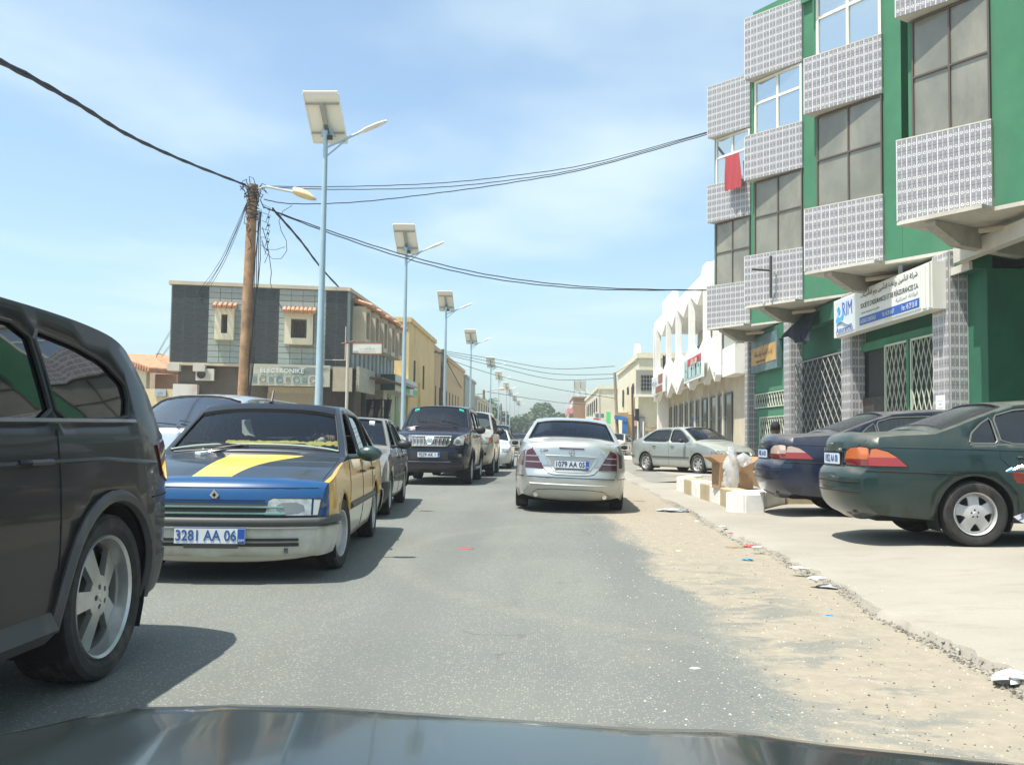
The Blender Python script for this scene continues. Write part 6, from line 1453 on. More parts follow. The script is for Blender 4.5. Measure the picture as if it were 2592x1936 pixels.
def hood_window(c, prefix='window', curtain=None):
    f0, f1, z0, z1 = c; o = fpt(f0, z0) + fn * .02; W_ = (f1 - f0) * FW; H_ = z1 - z0; t = .24
    g = MB(); Z = Vector((0, 0, 1))
    g.obox(o, fx * W_, fn * .4, Z * t); g.obox(o + Z * (H_ - t), fx * W_, fn * .4, Z * t); g.obox(o + Z * t, fx * t, fn * .4, Z * (H_ - 2 * t)); g.obox(o + Z * t + fx * (W_ - t), fx * t, fn * .4, Z * (H_ - 2 * t))
    s_ = g.build('window_surround', CRM, D)
    w_ = window(s_, o + fx * (t + .1) + Z * (t + .1) + fn * .02, fx, W_ - 2 * t - .2, H_ - 2 * t - .2, WG, flat('brown_frame', (.10, .06, .045), .5), (.5,), (), .06, .05)
    g = MB()
    for k in range(1, 6): q = o + fx * (t + .1 + (W_ - 2 * t - .2) * k / 6) + fn * .12; g.tube([q + Z * (t + .1), q + Z * (H_ - t - .1)], .014, 4)
    for k in range(1, 5): q = o + fx * (t + .1) + fn * .12 + Z * (t + .1 + (H_ - 2 * t - .2) * k / 5); g.tube([q, q + fx * (W_ - 2 * t - .2)], .014, 4)
    g.build('window_grille', flat('brown_frame', (.1, .06, .045)), s_)
    r_ = MB(); n_ = int(W_ / .15) + 1
    for k in range(n_):
        q = o + fx * (-.12 + (W_ + .24) * (k + .5) / n_) + Z * (H_ + .02)
        r_.tube([q + fn * .62 + Z * .0, q + Z * .2], .08, 8)
    rr = r_.build('tile_hood', TERR, s_, True, 60); rr['kind'] = 'stuff'
hood_window(w1); hood_window(w2)
# AC unit, cabinet, shop sign, shutters
def on_front(name, ua, ub, va, vb, m_, proud=.0, thick=.3, parent=None, y=38.3):
    a = PY(ua, vb, y); b = PY(ub, va, y)
    f0 = (a.x - A.x) / fx.x / FW; f1 = (b.x - A.x) / fx.x / FW
    return MB().obox(fpt(f0, a.z) + fn * proud, fx * ((f1 - f0) * FW), -fn * thick, (0, 0, b.z - a.z)).build(name, m_, parent), f0, f1, a.z, b.z
ac = empty('air_conditioner', fpt(.2, 3), 0, 'white air conditioner unit on the black wall left of the wooden pole', 'air conditioner'); ac.location = (0, 0, 0)
o, f0, f1, z0, z1 = on_front('casing', 511, 554, 936, 965, flat('ac_white', (.62, .6, .54), .5), .05, .35, ac)
c = fpt((f0 + f1) / 2, (z0 + z1) / 2) + fn * .06 - fx * .13
MB().lathe([(0, .0), (.012, .15), (.02, .165), (0, .17)], 20, 'Z').build('fan_guard', flat('fan_dark', (.05, .045, .04), .5), ac, True).matrix_local = Matrix.Translation(c) @ fn.to_track_quat('Z', 'Y').to_matrix().to_4x4()
g = MB()
for k in range(6): g.obox(fpt(f1 - .018, z0 + .06 + .055 * k) + fn * .06, fx * -.25, fn * .006, (0, 0, .012))
g.build('louvre', IRONG, ac)
cb = empty('metal_cabinet', (0, 0, 0), 0, 'white metal kiosk door standing left of the shops, rust at its foot', 'cabinet')
o, f0, f1, z0, z1 = on_front('cabinet_body', 437, 497, 973, 1080, flat('rusty_white', (.66, .64, .58), .6, dirt=(.35, .14, .08), dirtamt=.5, dsc=1.1), .35, .6, cb, 37.4)
MB().obox(fpt(f0 + .01, z1 - .9) + fn * .36, fx * ((f1 - f0) * FW - .1), fn * .01, (0, 0, .03)).build('panel_rib', IRONG, cb)
s3 = empty('shop_sign', (0, 0, 0), 0, 'long faded beige shop board with drawn household goods on the tiled building', 'sign')
o, f0, f1, z0, z1 = on_front('board', 633, 831, 926, 977, flat('faded_board', (.46, .46, .37), .7, var=.06, scale=1), .55, .35, s3)
inkf = flat('faded_ink', (.2, .24, .22), .7); inkb = flat('faded_blue', (.25, .36, .35), .7)
Wd = (f1 - f0) * FW
for k in range(9):
    MB().obox(fpt(f0, z0) + fx * (.15 + (Wd - .3) * k / 9) + fn * .555 + Vector((0, 0, .1)), fx * (Wd / 9 - .12), fn * .005, (0, 0, (z1 - z0) * .42)).build('picture_panel', [inkb, MC['faded_board'], flat('faded_mint', (.36, .45, .4), .7)][k % 3], s3)
    g = MB(); cxx = fpt(f0, z0) + fx * (.15 + (Wd - .3) * (k + .42) / 9) + fn * .565 + Vector((0, 0, .1 + (z1 - z0) * .2))
    if k % 2: g.tube([cxx + fx * (.12 * math.cos(a)) + Vector((0, 0, .12 * math.sin(a))) for a in np.linspace(0, 6.28, 10)], .018, 4)
    else: g.obox(cxx - fx * .08 - Vector((0, 0, .1)), fx * .16, fn * .004, (0, 0, .18))
    g.build('printed_shape', inkf, s3)
MB().prism([(0, 0), (.9, .0), (1.8, -.28), (2.4, -.28), (1.6, .0)], fpt(f0 + (f1 - f0) * .1, z1 - .1) + fn * .56, fx, (0, 0, 1), fn * .004).build('printed_stripe', inkf, s3)
MB().prism([(0, 0), (.9, .0), (.1, -.28), (-.6, -.28)], fpt(f0 + (f1 - f0) * .72, z1 - .1) + fn * .56, fx, (0, 0, 1), fn * .004).build('printed_stripe', inkf, s3)
rotf = Matrix((fx, Vector((0, 0, 1)), fn)).transposed().to_euler()
text_obj('ELECTRONIKE', .24, flat('sign_milk', (.7, .74, .75)), s3, fpt(f0 + (f1 - f0) * .42, z1 - .26) + fn * .575, rotf, 'lettering', .003, 1.1, bold=.003)
on_front('shutter', 677, 798, 979, 1080, flat('cream_shutter', (.52, .45, .31), .6, var=.05), -.3, .05, D)
sh = MB()
for k in range(26): sh.obox(fpt(z6u(752 + 325 * k / 26), .2) - fn * .29, fx * .03, fn * .02, (0, 0, 2.6))
sh.build('shutter_rib', flat('cream_shutter_rib', (.42, .36, .25), .6), D)['kind'] = 'stuff'
on_front('side_sign', 836, 885, 930, 990, flat('tan_board', (.42, .37, .27), .7, var=.08), .5, .3, D)
MB().obox(B + sn * .55 + Vector((0, 0, PY(885, 990, 38.8).z)), sx_ * 3.2, -sn * .12, (0, 0, 1.0)).build('corner_board', flat('tan_board_shade', (.36, .36, .28), .7, var=.15), D)
# street side: stripes, hooded windows
for k in range(12):
    MB().obox(B + sx_ * (SL * (k + .55) / 12) + sn * .0 + Vector((0, 0, zo + .02)), sx_ * .32, sn * .03, (0, 0, zr - zo - .05)).build('dark_stripe', flat('slate_tile', (.09, .11, .115), .6, var=.2), D)
for k in range(12):
    MB().obox(B + sx_ * (SL * k / 12 + .02) + Vector((0, 0, zo + .02)), sx_ * (SL * .55 / 12 - .03), sn * .02, (0, 0, zr - zo - .05)).build('grey_stripe', GT, D)
for k in range(5):
    o = B + sx_ * (1.0 + SL * k / 5.4) + sn * .0 + Vector((0, 0, zo + 1.05)); g = MB(); Z = Vector((0, 0, 1))
    g.obox(o, sx_ * 1.0, sn * .55, Z * .2); g.obox(o + Z * 1.35, sx_ * 1.0, sn * .55, Z * .2); g.obox(o + Z * .2, sx_ * .16, sn * .55, Z * 1.15); g.obox(o + Z * .2 + sx_ * .84, sx_ * .16, sn * .55, Z * 1.15)
    s_ = g.build('window_surround', BEI, D); window(s_, o + sx_ * .18 + Z * .22 + sn * .05, sx_, .64, 1.1, WG, flat('brown_frame', (.1, .06, .045)), (), (.5,), .05, .05)
    r_ = MB()
    for j in range(6): q = o + sx_ * (-.1 + 1.2 * (j + .5) / 6) + Z * 1.56; r_.tube([q + sn * .8, q + Z * .25], .1, 6)
    r_.build('tile_hood', TERR, s_, True, 60)['kind'] = 'stuff'
for k in range(4): MB().box(-8.35, -8.15, 40.6 + 2.6 * k, 40.8 + 2.6 * k, 0, zo).build('porch_post', flat('post_dark', (.06, .055, .05), .8), D)
MB().obox(B + sx_ * 2 + sn * 1.1 + Vector((0, 0, zo - .35)), sx_ * (SL - 2), -sn * 1.2, (0, 0, .06)).build('sun_canopy', flat('canopy_brown', (.13, .10, .08), .8), D)
# hanging banner sign on pole
sp = empty('banner_sign', (0, 0, 0), 0, 'white banner in a rusty frame fixed to a thin pale pole beside the tiled building', 'sign')
a = PY(893, 897, 36.5); b = PY(966, 866, 36.5)
MB().box(a.x, b.x, 36.5, 36.53, a.z + .05, b.z - .05).build('banner', flat('banner_cloth', (.62, .62, .56), .7, var=.08, scale=3), sp)
MB().box(a.x - .05, b.x + .05, 36.49, 36.55, b.z - .05, b.z).build('frame_bar', flat('rust_red', (.25, .1, .06), .8), sp); MB().box(a.x - .05, b.x + .05, 36.49, 36.55, a.z, a.z + .05).build('frame_bar', MC['rust_red'], sp)
text_obj(ar('مكتب'), .16, inkb, sp, ((a.x + b.x) / 2, 36.48, (a.z + b.z) / 2), (R(90), 0, 0), 'lettering', .001, 1.5)
p = PY(881, 870, 36.4); MB().tube([(p.x, 36.4, 0), (p.x, 36.4, p.z)], .06, 8).build('post', flat('cream_post', (.5, .47, .38), .6), sp, True)
MB().tube([(p.x - .25, 36.4, p.z - .0), (a.x + .1, 36.4, p.z + .1)], .03, 6).build('bracket', MC['rust_red'], sp)
# drain pipe U on the black band
U_ = MB(); q = fpt(z6u(1290), 0) + fn * .08
U_.tube([q + Vector((0, 0, z6z(1030))), q + Vector((0, 0, z6z(1262))), q - fx * 1.2 + Vector((0, 0, z6z(1265)))], .03, 6).build('drain_pipe', flat('pipe_grey', (.4, .4, .36), .5), D, True)

# house with terracotta porch
Hs = empty('tiled_roof_house', (0, 0, 0), 0, 'low beige house with domes, arched porch and terracotta tiled roof', 'house')
hy = 44
def H(u, v, y=hy): return PY(u, v, y)
a = H(200, 905, 50); b = H(432, 1090, 50)
MB().box(a.x - 4, b.x + .6, 50, 60, 0, H(380, 915, 50).z).build('wall', flat('tan_render', (.42, .34, .24), .9, var=.08, bump=.2), Hs)
for (u, v, w_) in ((278, 880, 34), (334, 890, 26), (402, 903, 34)):
    q = H(u, v, 50); rr = w_ / 2 / 2450 * 50
    MB().prism([(rr * 1.1 * math.cos(t), rr * 1.3 * math.sin(t)) for t in np.linspace(0, math.pi, 12)], (q.x, 50.0, H(380, 915, 50).z + .0), (1, 0, 0), (0, 0, 1), (0, .6, 0)).build('dome_parapet', MC['tan_render'], Hs)
# porch
zt_ = H(292, 905).z; xe = H(290, 900).x; xr = H(371, 940).x; ze = H(371, 938).z
ml = H(200, 870).x
arch = [(ml - 1.5, 0), (ml - 1.5, zt_), (xe, zt_), (xr, ze), (xr, 0), (xr - .75, 0), (xr - .75, 2.4)] + [(xr - .9 - (xr - .9 - ml) * t, 2.4 + 1.5 * math.sin(math.pi * (1 - t) * .5 + 0) * 0 + 1.35 * math.sin(math.pi * t)) for t in np.linspace(.05, .95, 9)] + [(ml, 2.4), (ml, 0)]
MB().prism(arch, (0, hy, 0), (1, 0, 0), (0, 0, 1), (0, .4, 0)).build('porch_wall', CRM, Hs)
xr2 = H(424, 940, 44).x
roof = MB()
nr = 16
ra = Vector((xe - .2, hy - .25, zt_ + .05)); rb = Vector((xr + .1, hy - .25, ze + .05)); rc = Vector((xr2 + 1.0, hy + 3.2, ze + .1)); rd = Vector((xe + 1.2, hy + 3.2, zt_ + .25))
for k in range(nr):
    t = k / (nr - 1); roof.tube([ra.lerp(rb, t), rd.lerp(rc, t)], .15, 8)
roof.build('roof_tiles', TERR, Hs, True, 60)['kind'] = 'stuff'
MB().box(xr, xr2 + .9, hy + 1.0, hy + 3, 2.1, ze - .1).build('porch_side', flat('brown_side', (.30, .19, .12), .9), Hs)
for x in (xr + .3, xr + .9, xr + 1.6): MB().box(x, x + .12, hy + .8, hy + .95, 0, 2.2).build('porch_column', flat('tan_render', (.42, .34, .24)), Hs)
# yard wall
yw_ = MB().box(H(355, 985, 41).x, H(431, 985, 41).x + .2, 41, 41.25, 0, H(390, 984, 41).z).build('yard_wall', flat('pale_yellow_wall', (.62, .52, .32), .9, var=.06, bump=.2, dirt=(.5, .42, .28), dirtamt=.4), None); tag(yw_, 'plain pale yellow yard wall between the dark SUV and the tiled building', 'wall')
q = H(391, 985, 40.9); wq = board('street_plate', 391, 420, 985, 1002, 40.9, flat('plate_pale_blue', (.35, .42, .48), .5), 'small pale blue street name plate on the yellow yard wall', ar('شارع'), inkf, post=False)

# yellow building with green shop box in front
Y1 = house('yellow_building', 'yellow rendered building with blank sunlit end wall, behind the striped tiled building', -16, -7.5, 52, 64, PY(1030, 815, 52).z, YEL, .25)
Y2 = house('ochre_building', 'lower ochre building with narrow slit windows along the street', -14, -7.6, 64, 88, PY(1060, 884, 64).z, flat('ochre_render', (.50, .36, .19), .85, var=.08, bump=.2), .3)
for k in range(8): MB().box(-7.6, -7.57, 65.5 + 2.4 * k, 65.9 + 2.4 * k, 3.2, 4.6).build('slit_window', DARKG, Y2)
for k in range(2): MB().box(-7.5, -7.46, 54 + 4 * k, 54.5 + 4 * k, 4.0, 5.4).build('slit_window', DARKG, Y1)
Gs = empty('green_shop', (0, 0, 0), 0, 'small shop with white and bright green fascia box in front of the yellow building', 'shop')
z1_, z0_ = PX(1001, 946, -7.1).z, PX(1001, 988, -7.1).z; y0 = PX(1001, 960, -7.1).y; y1 = PX(1056, 960, -7.1).y
gw = flat('fascia_white', (.55, .58, .52), .6); gg = flat('fascia_green', (.06, .42, .14), .5); gd = flat('fascia_dark_green', (.02, .09, .05), .5)
MB().box(-9.6, -7.1, y0, y1, z0_, z1_).build('fascia_box', gw, Gs); MB().box(-7.8, -7.12, y0 - .03, y0, z0_ + .0, z1_ - .02).build('fascia_end', gd, Gs)
for a, b in ((.38, .62), (.82, .98)): MB().box(-7.1, -7.07, y0 + (y1 - y0) * a, y0 + (y1 - y0) * b, z0_ + .05, z1_ - .45).build('green_square', gg, Gs)
MB().box(-7.1, -7.08, y0 + (y1 - y0) * .3, y1 - .1, z1_ - .3, z1_ - .22).build('fascia_line', flat('grey_line', (.25, .3, .28)), Gs)
MB().box(-10, -7.7, y0 + .3, y1, 0, z0_).build('shop_wall', flat('shop_cream', (.48, .44, .34), .8, var=.08), Gs)
for a in (.18, .5, .8): MB().box(-7.72, -7.66, y0 + (y1 - y0) * a, y0 + (y1 - y0) * (a + .13), 0, z0_ - .1).build('green_door', flat('door_green', (.10, .3, .13), .6), Gs)
MB().box(-7.72, -7.66, y0 + (y1 - y0) * .68, y0 + (y1 - y0) * .78, 0, 2.4).build('yellow_door', YEL, Gs)
# rack with clothes, and the trader's stand
rk = empty('clothes_rack', (0, 0, 0), 0, 'dark metal rack with black clothes hanging in front of the shops', 'rack')
x0_, x1_ = PY(966, 1030, 44).x, PY(983, 1030, 44).x; zt3 = PY(966, 1012, 44).z; zb3 = PY(966, 1055, 44).z
st_ = flat('rack_steel', (.05, .035, .03), .6)
g = MB()
for x in (x0_ - .35, x0_, x1_): g.tube([(x, 44, 0), (x, 44, zt3 + .1)], .03, 5)
for z in (zt3, (zt3 + zb3) / 2, zb3): g.tube([(x0_ - .6, 44, z), (x1_ + .1, 44, z)], .022, 5)
g.build('frame', st_, rk)
for k, x in enumerate((x0_ - .75, x0_ - .35, x0_ + .12)):
    m = MB()
    for j in range(7):
        for i in range(4): m.v.append((x + .36 * i / 3 * (1 - .12 * j), 43.93 + .05 * math.sin(i * 2 + j), zt3 + .02 - (.17 + .03 * k) * j))
    for j in range(6):
        for i in range(3): m.f.append((j * 4 + i, j * 4 + i + 1, (j + 1) * 4 + i + 1, (j + 1) * 4 + i)); m.m.append(0)
    o = m.build('black_garment', flat('garment_black', (.012, .012, .014), .9), None, True, 80); tag(o, ['black garment on the far left of the clothes rack', 'black garment in the middle of the clothes rack', 'long black garment trailing down on the right of the clothes rack'][k], 'clothing', 'clothes on the rack')
    o.modifiers.new('s', 'SOLIDIFY').thickness = .02
# more buildings down the left
Y3 = house('grey_green_building', 'narrow grey-green building behind the second wooden pole', -14, -7.45, 88, 100, 6.6, flat('grey_green_render', (.3, .34, .3), .85, var=.1), .25)
Y4 = house('sand_building', 'sand coloured two-storey building with tall windows far down the left side', -16, -7.2, 100, 128, PX(1140, 968, -7.2).z, BEI, .25)
for k in range(6): winX(Y4, -7.2, 102 + 4.2 * k, 3.3, .9, 1.6, 1); 
Y5 = house('low_sand_building', 'low sand coloured building at the far end of the left row', -16, -7.5, 140, 170, 3.6, BEI, .25)
Y6 = house('small_house', 'small pale house under the far trees', -9.5, -4.6, 196, 206, 3.2, CRM, .2)
Fw = house('low_wall', 'low beige wall with crenels at the end of the street beside the trees', -3.6, 4, 205, 205.6, 1.6, flat('far_beige', (.56, .42, .28), .9), .25, cat='wall')
for k in range(8): MB().box(-3.4 + k * .95, -2.9 + k * .95, 205, 205.5, 1.85, 2.2).build('crenel', flat('far_beige', (.5, .4, .3)), Fw)
board('street_sign', 1074, 1100, 977, 990, 66, flat('board_mint', (.3, .5, .45), .5), 'pale green sign board on the left beyond the green shop', None, None, post=False)
yp = MB().box(PY(1057, 1000, 56).x, PY(1064, 1000, 56).x, 56, 56.3, 0, PY(1060, 970, 56).z).build('gate_pillar', YEL, None); tag(yp, 'yellow masonry pillar standing by the green shop fascia', 'pillar')
# ---------------- poles, lamps, cables ----------------
LB = flat('lamp_blue_grey', (.36, .50, .57), .45, .2, var=.06, scale=2); PVB = flat('panel_back', (.78, .76, .66), .5); PVE = flat('panel_edge', (.75, .76, .75), .35, .3); WH = flat('lamp_white', (.75, .77, .76), .4)
def solar_lamp():
    r_ = empty('solar_street_lamp')
    Hh_ = 8.6
    MB().tube([(0, 0, 0), (0, 0, 3), (0, 0, Hh_)], [.105, .09, .055], 14).build('pole', LB, r_, True)
    MB().box(-.2, .2, -.2, .2, 0, .03).build('base_plate', LB, r_)
    # panel: local plane tilted, sun side up and away from us
    pn = MB(); W2, L2_ = .41, .62
    c = Vector((-.02, .0, Hh_ + .32)); t = R(38); yy = Vector((0, math.sin(R(52)) * 0 + -math.sin(t) * 0 + .0, 1))
    ups = Vector((-.02, .62, -.78)).normalized() * -1   # direction to the upper edge
    ups = Vector((-.09, -.60, .80)).normalized(); rt = Vector((1, 0, .0)).normalized(); nn = rt.cross(ups).normalized()
    pn.obox(c - rt * W2 - ups * L2_, rt * 2 * W2, ups * 2 * L2_, nn * -.035)
    p_ = pn.build('solar_panel', [PVB], r_)
    e = MB(); e.obox(c - rt * (W2 + .01) + ups * L2_ - nn * .045, rt * (2 * W2 + .02), ups * .05, nn * .06); e.obox(c - rt * (W2 + .01) - ups * (L2_ + .03) - nn * .045, rt * (2 * W2 + .02), ups * .03, nn * .06)
    e.obox(c - rt * (W2 + .03) - ups * L2_ - nn * .045, rt * .03, ups * 2 * L2_, nn * .06); e.obox(c + rt * W2 - ups * L2_ - nn * .045, rt * .03, ups * 2 * L2_, nn * .06); e.build('panel_frame', PVE, r_)
    # back side = towards the camera and down
    bk = nn if nn.y < 0 else -nn
    s_ = MB()
    for a in (-.38, .35): s_.obox(c - rt * W2 + ups * a + bk * .03, rt * 2 * W2, ups * .045, bk * .03)
    s_.obox(c - rt * .06 - ups * .45 + bk * .06, rt * .12, ups * .85, bk * .04); s_.build('bracket_rail', flat('bracket_tan', (.30, .31, .27), .5), r_)
    s_ = MB(); s_.prism([(-.2, -.02), (.2, -.02), (.05, .3), (-.05, .3)], c - ups * .42 + bk * .08, rt, ups, bk * .02); s_.build('gusset', LB, r_)
    MB().box(.05, .17, -.06, .02, Hh_ - .22, Hh_ - .12).build('junction_box', BLACK, r_)
    # arm and head, pointing over the road (+x), slightly up
    MB().tube([(0, 0, Hh_ - .42), (.85, -.05, Hh_ - .05)], .032, 8).tube([(0, 0, Hh_ - .66), (.6, -.035, Hh_ - .16)], .02, 6).build('arm', LB, r_, True)
    h_ = MB(); a = Vector((.8, -.05, Hh_ - .07)); d_ = Vector((.72, -.04, .30)).normalized(); sdv = Vector((0, 1, 0)); u_ = d_.cross(sdv) * -1
    prof = [(0, .035), (.12, .06), (.2, .11), (.5, .12), (.68, .08), (.78, .03)]
    base = len(h_.v)
    for s2, wv_ in prof:
        for k in range(10):
            an = 2 * math.pi * k / 10; h_.v.append(tuple(a + d_ * s2 + sdv * (wv_ * math.cos(an)) + u_ * (.05 * math.sin(an) * (wv_ / .12) ** .5)))
    for i in range(len(prof) - 1):
        for k in range(10): k2 = (k + 1) % 10; h_.f.append((i * 10 + k, i * 10 + k2, (i + 1) * 10 + k2, (i + 1) * 10 + k)); h_.m.append(0)
    h_.f += [tuple(range(10)), tuple(range(len(prof) * 10 - 10, len(prof) * 10))]; h_.m += [0, 0]
    h_.build('lamp_head', WH, r_, True, 50)
    return r_
lamps = [(826, 250), (1030, 577), (1130, 742), (1193, 837), (1243, 906), (1263, 941), (1282, 969), (1291, 985), (1303, 1002), (1312, 1014)]
ordn = ['nearest', 'second', 'third', 'fourth', 'fifth', 'sixth', 'seventh', 'eighth', 'ninth', 'tenth']
sl0 = None
tops = 9.4
for i, (u, v) in enumerate(lamps):
    d_ = ray(u, v); t = (tops - CAM_H) / d_.z; p = Vector((0, 0, CAM_H)) + d_ * t
    if i == 0: o = sl0 = solar_lamp()
    else: o = copy_tree(sl0)
    o.location = (p.x, p.y, 0); o.rotation_euler = (R(rs.uniform(-.4, .4)), 0, R(rs.uniform(-4, 4) if i else 0))
    tag(o, f'{ordn[i]} solar street lamp along the left side, pale blue pole with tilted panel', 'street lamp', 'solar street lamps along the left side of the road')
    print('lamp', i, round(p.x, 2), round(p.y, 1))
WOOD = flat('old_wood', (.33, .20, .11), .85, var=.35, scale=3, bump=.5, dirt=(.17, .115, .07), dirtamt=.6, dsc=2)
WOODG = flat('grey_wood', (.12, .11, .095), .9, var=.25, scale=3)
CAB = flat('cable_black', (.012, .013, .015), .7)
def pole(name, ub, vb, ut, vt, y, r0, r1, m_, label, lamp=None):
    a = PY(ub, vb, y); b = PY(ut, vt, y); a = a + (a - b) * (a.z / (b.z - a.z)); a.z = 0
    e = empty(name, a, 0, label, 'utility pole'); MB().tube([(0, 0, 0), (b - a) * .5, b - a], [r0, (r0 + r1) / 2, r1], 14).build('post', m_, e, True)
    return e, b
p1, t1 = pole('utility_pole', 615, 1005, 641, 468, 28.8, .17, .15, WOOD, 'thick leaning wooden pole wrapped in cables at its top, left of the nearest solar lamp')
# street lamp on the pole
b_loc = t1 - p1.location
hd = empty('old_street_lamp', t1, 0, 'old cream street lamp head on a curved arm at the top of the wooden pole', 'street lamp')
a = PY(676, 473, 28.6) - t1; b = PY(745, 487, 28.5) - t1; c = PY(800, 506, 28.4) - t1
MB().tube([(0, 0, -.2), (a.x * .7, 0, a.z + .05), a, b], .035, 8).build('arm', flat('arm_grey', (.45, .46, .42), .5), hd, True)
g = MB(); L_h = (c - b); n_ = 9
for i in range(n_):
    s2 = i / (n_ - 1); w_ = .25 * math.sin(math.pi * min(.98, .25 + .75 * s2)) ** .6 + .01
    for k in range(12):
        an = 2 * math.pi * k / 12; zz3 = math.sin(an); g.v.append(tuple(b + L_h * s2 + Vector((0, math.cos(an) * w_, zz3 * w_ * (.75 if zz3 > 0 else .35)))))
for i in range(n_ - 1):
    for k in range(12): k2 = (k + 1) % 12; g.f.append((i * 12 + k, i * 12 + k2, (i + 1) * 12 + k2, (i + 1) * 12 + k)); g.m.append(0)
g.f += [tuple(range(12))[::-1], tuple(range(12 * n_ - 12, 12 * n_))]; g.m += [0, 0]
g.build('lamp_head', flat('cream_enamel', (.66, .55, .30), .45, dirt=(.35, .22, .1), dirtamt=.4), hd, True, 60)
# cable clutter at pole head
rr = random.Random(21); g = MB()
for k in range(34):
    z = -rr.random() ** 1.5 * 1.7; an = rr.random() * 6.28; q = b_loc + Vector((math.cos(an) * .19, math.sin(an) * .19, z)); pts = [q]
    for j in range(5): q = q + Vector((rr.gauss(0, .08), rr.gauss(0, .08), rr.gauss(-.02, .11))); pts.append(q)
    g.tube(pts, .008 + .008 * rr.random(), 4, 0, False)
for k in range(9):
    z = -.15 - .11 * k; g.tube([b_loc + Vector((.185 * math.cos(a_2), .185 * math.sin(a_2), z + .04 * math.sin(a_2 * 2 + k))) for a_2 in np.linspace(0, 6.28, 12)], .014, 4)
g.build('cable_clutter', CAB, p1)['kind'] = 'stuff'
g = MB()
for k in range(5):  # cables running down the right side of the pole
    of = .2 + .03 * k; pts = []
    for j in range(12):
        t = j / 11; q = b_loc * (1 - t) * .96 + Vector((of * (1 - .2 * t) + .03 * math.sin(j * 1.7 + k), -.08 + .03 * math.cos(j + k), -.5 * (1 - t))); pts.append(q)
    g.tube(pts[:12 - k], .014, 4, 0, False)
for k in range(6):
    q0 = b_loc + Vector((.3, 0, -.6 - .25 * k)); g.tube([q0, q0 + Vector((.25, 0, -.25 + .2 * rr.random())), q0 + Vector((.12, 0, -.55))], .01, 4, 0, False)
    g.sphere(tuple(q0 + Vector((.2, 0, -.15))), .035, 6, 4)
g.build('down_cable', CAB, p1)['kind'] = 'stuff'
g = MB()
lp = [PY(u, v, 28.4) - p1.location for u, v in ((662, 610), (672, 640), (690, 655), (712, 655), (726, 635), (725, 610), (712, 585), (706, 560), (716, 535), (740, 520))]
g.tube(lp, .009, 4, 0, False)
lp = [PY(u, v, 28.4) - p1.location for u, v in ((664, 575), (675, 612), (682, 650), (687, 690), (684, 716), (692, 740), (714, 783))]
g.tube(lp, .012, 4, 0, False); lp = [PY(u, v, 28.4) - p1.location for u, v in ((660, 600), (672, 632), (700, 632), (722, 625))]; g.tube(lp, .008, 4, 0, False)
g.build('loose_loop', CAB, p1)['kind'] = 'stuff'
p2, t2 = pole('utility_pole', 1117, 1080, 1121, 884, 65, .15, .12, WOODG, 'grey wooden pole beside the third solar lamp, several cables fanning out')
p3, t3 = pole('utility_pole', 1222, 1060, 1225, 987, 112, .17, .14, WOODG, 'small dark wooden pole far down the left side, between the fourth and fifth lamps')
p4, t4 = pole('utility_pole', 1564, 1130, 1556, 943, 62, .11, .09, flat('pale_wood', (.3, .24, .17), .85, var=.2), 'pale wooden pole on the right in front of the cream house')
p5, t5 = pole('utility_pole', 1268, 1100, 1268, 1022, 150, .18, .15, WOODG, 'furthest dark wooden pole behind the fifth solar lamp')
o = MB().tube([PY(1603, 1140, 57) * 1, PY(1600.5, 979, 57)], .07, 8).build('steel_post', flat('brown_steel', (.10, .065, .05), .7), None, True); tag(o, 'thin dark brown steel post before the cream house', 'post')
o = MB().tube([PY(1519, 1090, 74), PY(1517, 985, 74)], .07, 8).build('steel_post', flat('pale_steel', (.4, .38, .33), .6), None, True); tag(o, 'thin pale post in front of the pale yellow building', 'post')
for t_, lab in ((t3, 'small old lamp on the distant wooden pole'),):
    e = empty('old_street_lamp', t_, 0, lab, 'street lamp'); MB().tube([(0, 0, -.2), (1.2, 0, .1), (1.7, 0, .15)], .06, 6).build('arm', IRONG, e); MB().sphere((2.1, 0, .15), .3, 10, 6, 0, (1.5, .6, .5)).build('lamp_head', MC['cream_enamel'], e, True)
def cable(label, P, r=.02, n=1, group='overhead cables', spread=.06, name='overhead_cable', sag=None, twist=True):
    pts = [Vector(p) for p in P]
    # smooth through points
    out_ = []
    for i in range(len(pts) - 1):
        p0_, p1_, p2_, p3_ = pts[max(i - 1, 0)], pts[i], pts[i + 1], pts[min(i + 2, len(pts) - 1)]
        for k in range(10):
            t = k / 10; out_.append(.5 * ((2 * p1_) + (-p0_ + p2_) * t + (2 * p0_ - 5 * p1_ + 4 * p2_ - p3_) * t * t + (-p0_ + 3 * p1_ - 3 * p2_ + p3_) * t ** 3))
    out_.append(pts[-1]); g = MB()
    for j in range(n):
        g.tube([q + Vector((0, 0, (j * spread) + (.35 * r * math.sin(i * 1.9 + j * 2) if twist else 0))) + (Vector((0, 0, sag * math.sin(math.pi * i / (len(out_) - 1)) * j)) if sag else Vector((0, 0, 0))) for i, q in enumerate(out_)], r, 5, 0, False)
    if n > 1 and False: pass
    o = g.build(name, CAB, None, True, 80); tag(o, label, 'cable', group); return o
def line_pts(L): return [PY(u, v, y) for u, v, y in L]
cable('thick twisted cable bundle from the upper left corner to the wooden pole', line_pts([(-260, 70, 6.0), (0, 160, 9.5), (190, 262, 13), (330, 347, 17), (480, 415, 22), (622, 470, 28.8)]), .02, 2, spread=.03)
cable('upper pair of cables from the wooden pole across the road to the green building', line_pts([(660, 474, 28.8), (860, 480, 29.5), (1100, 475, 30.5), (1300, 455, 31.2), (1500, 420, 32), (1792, 336, 33)]), .014, 2, sag=.12, spread=.02)
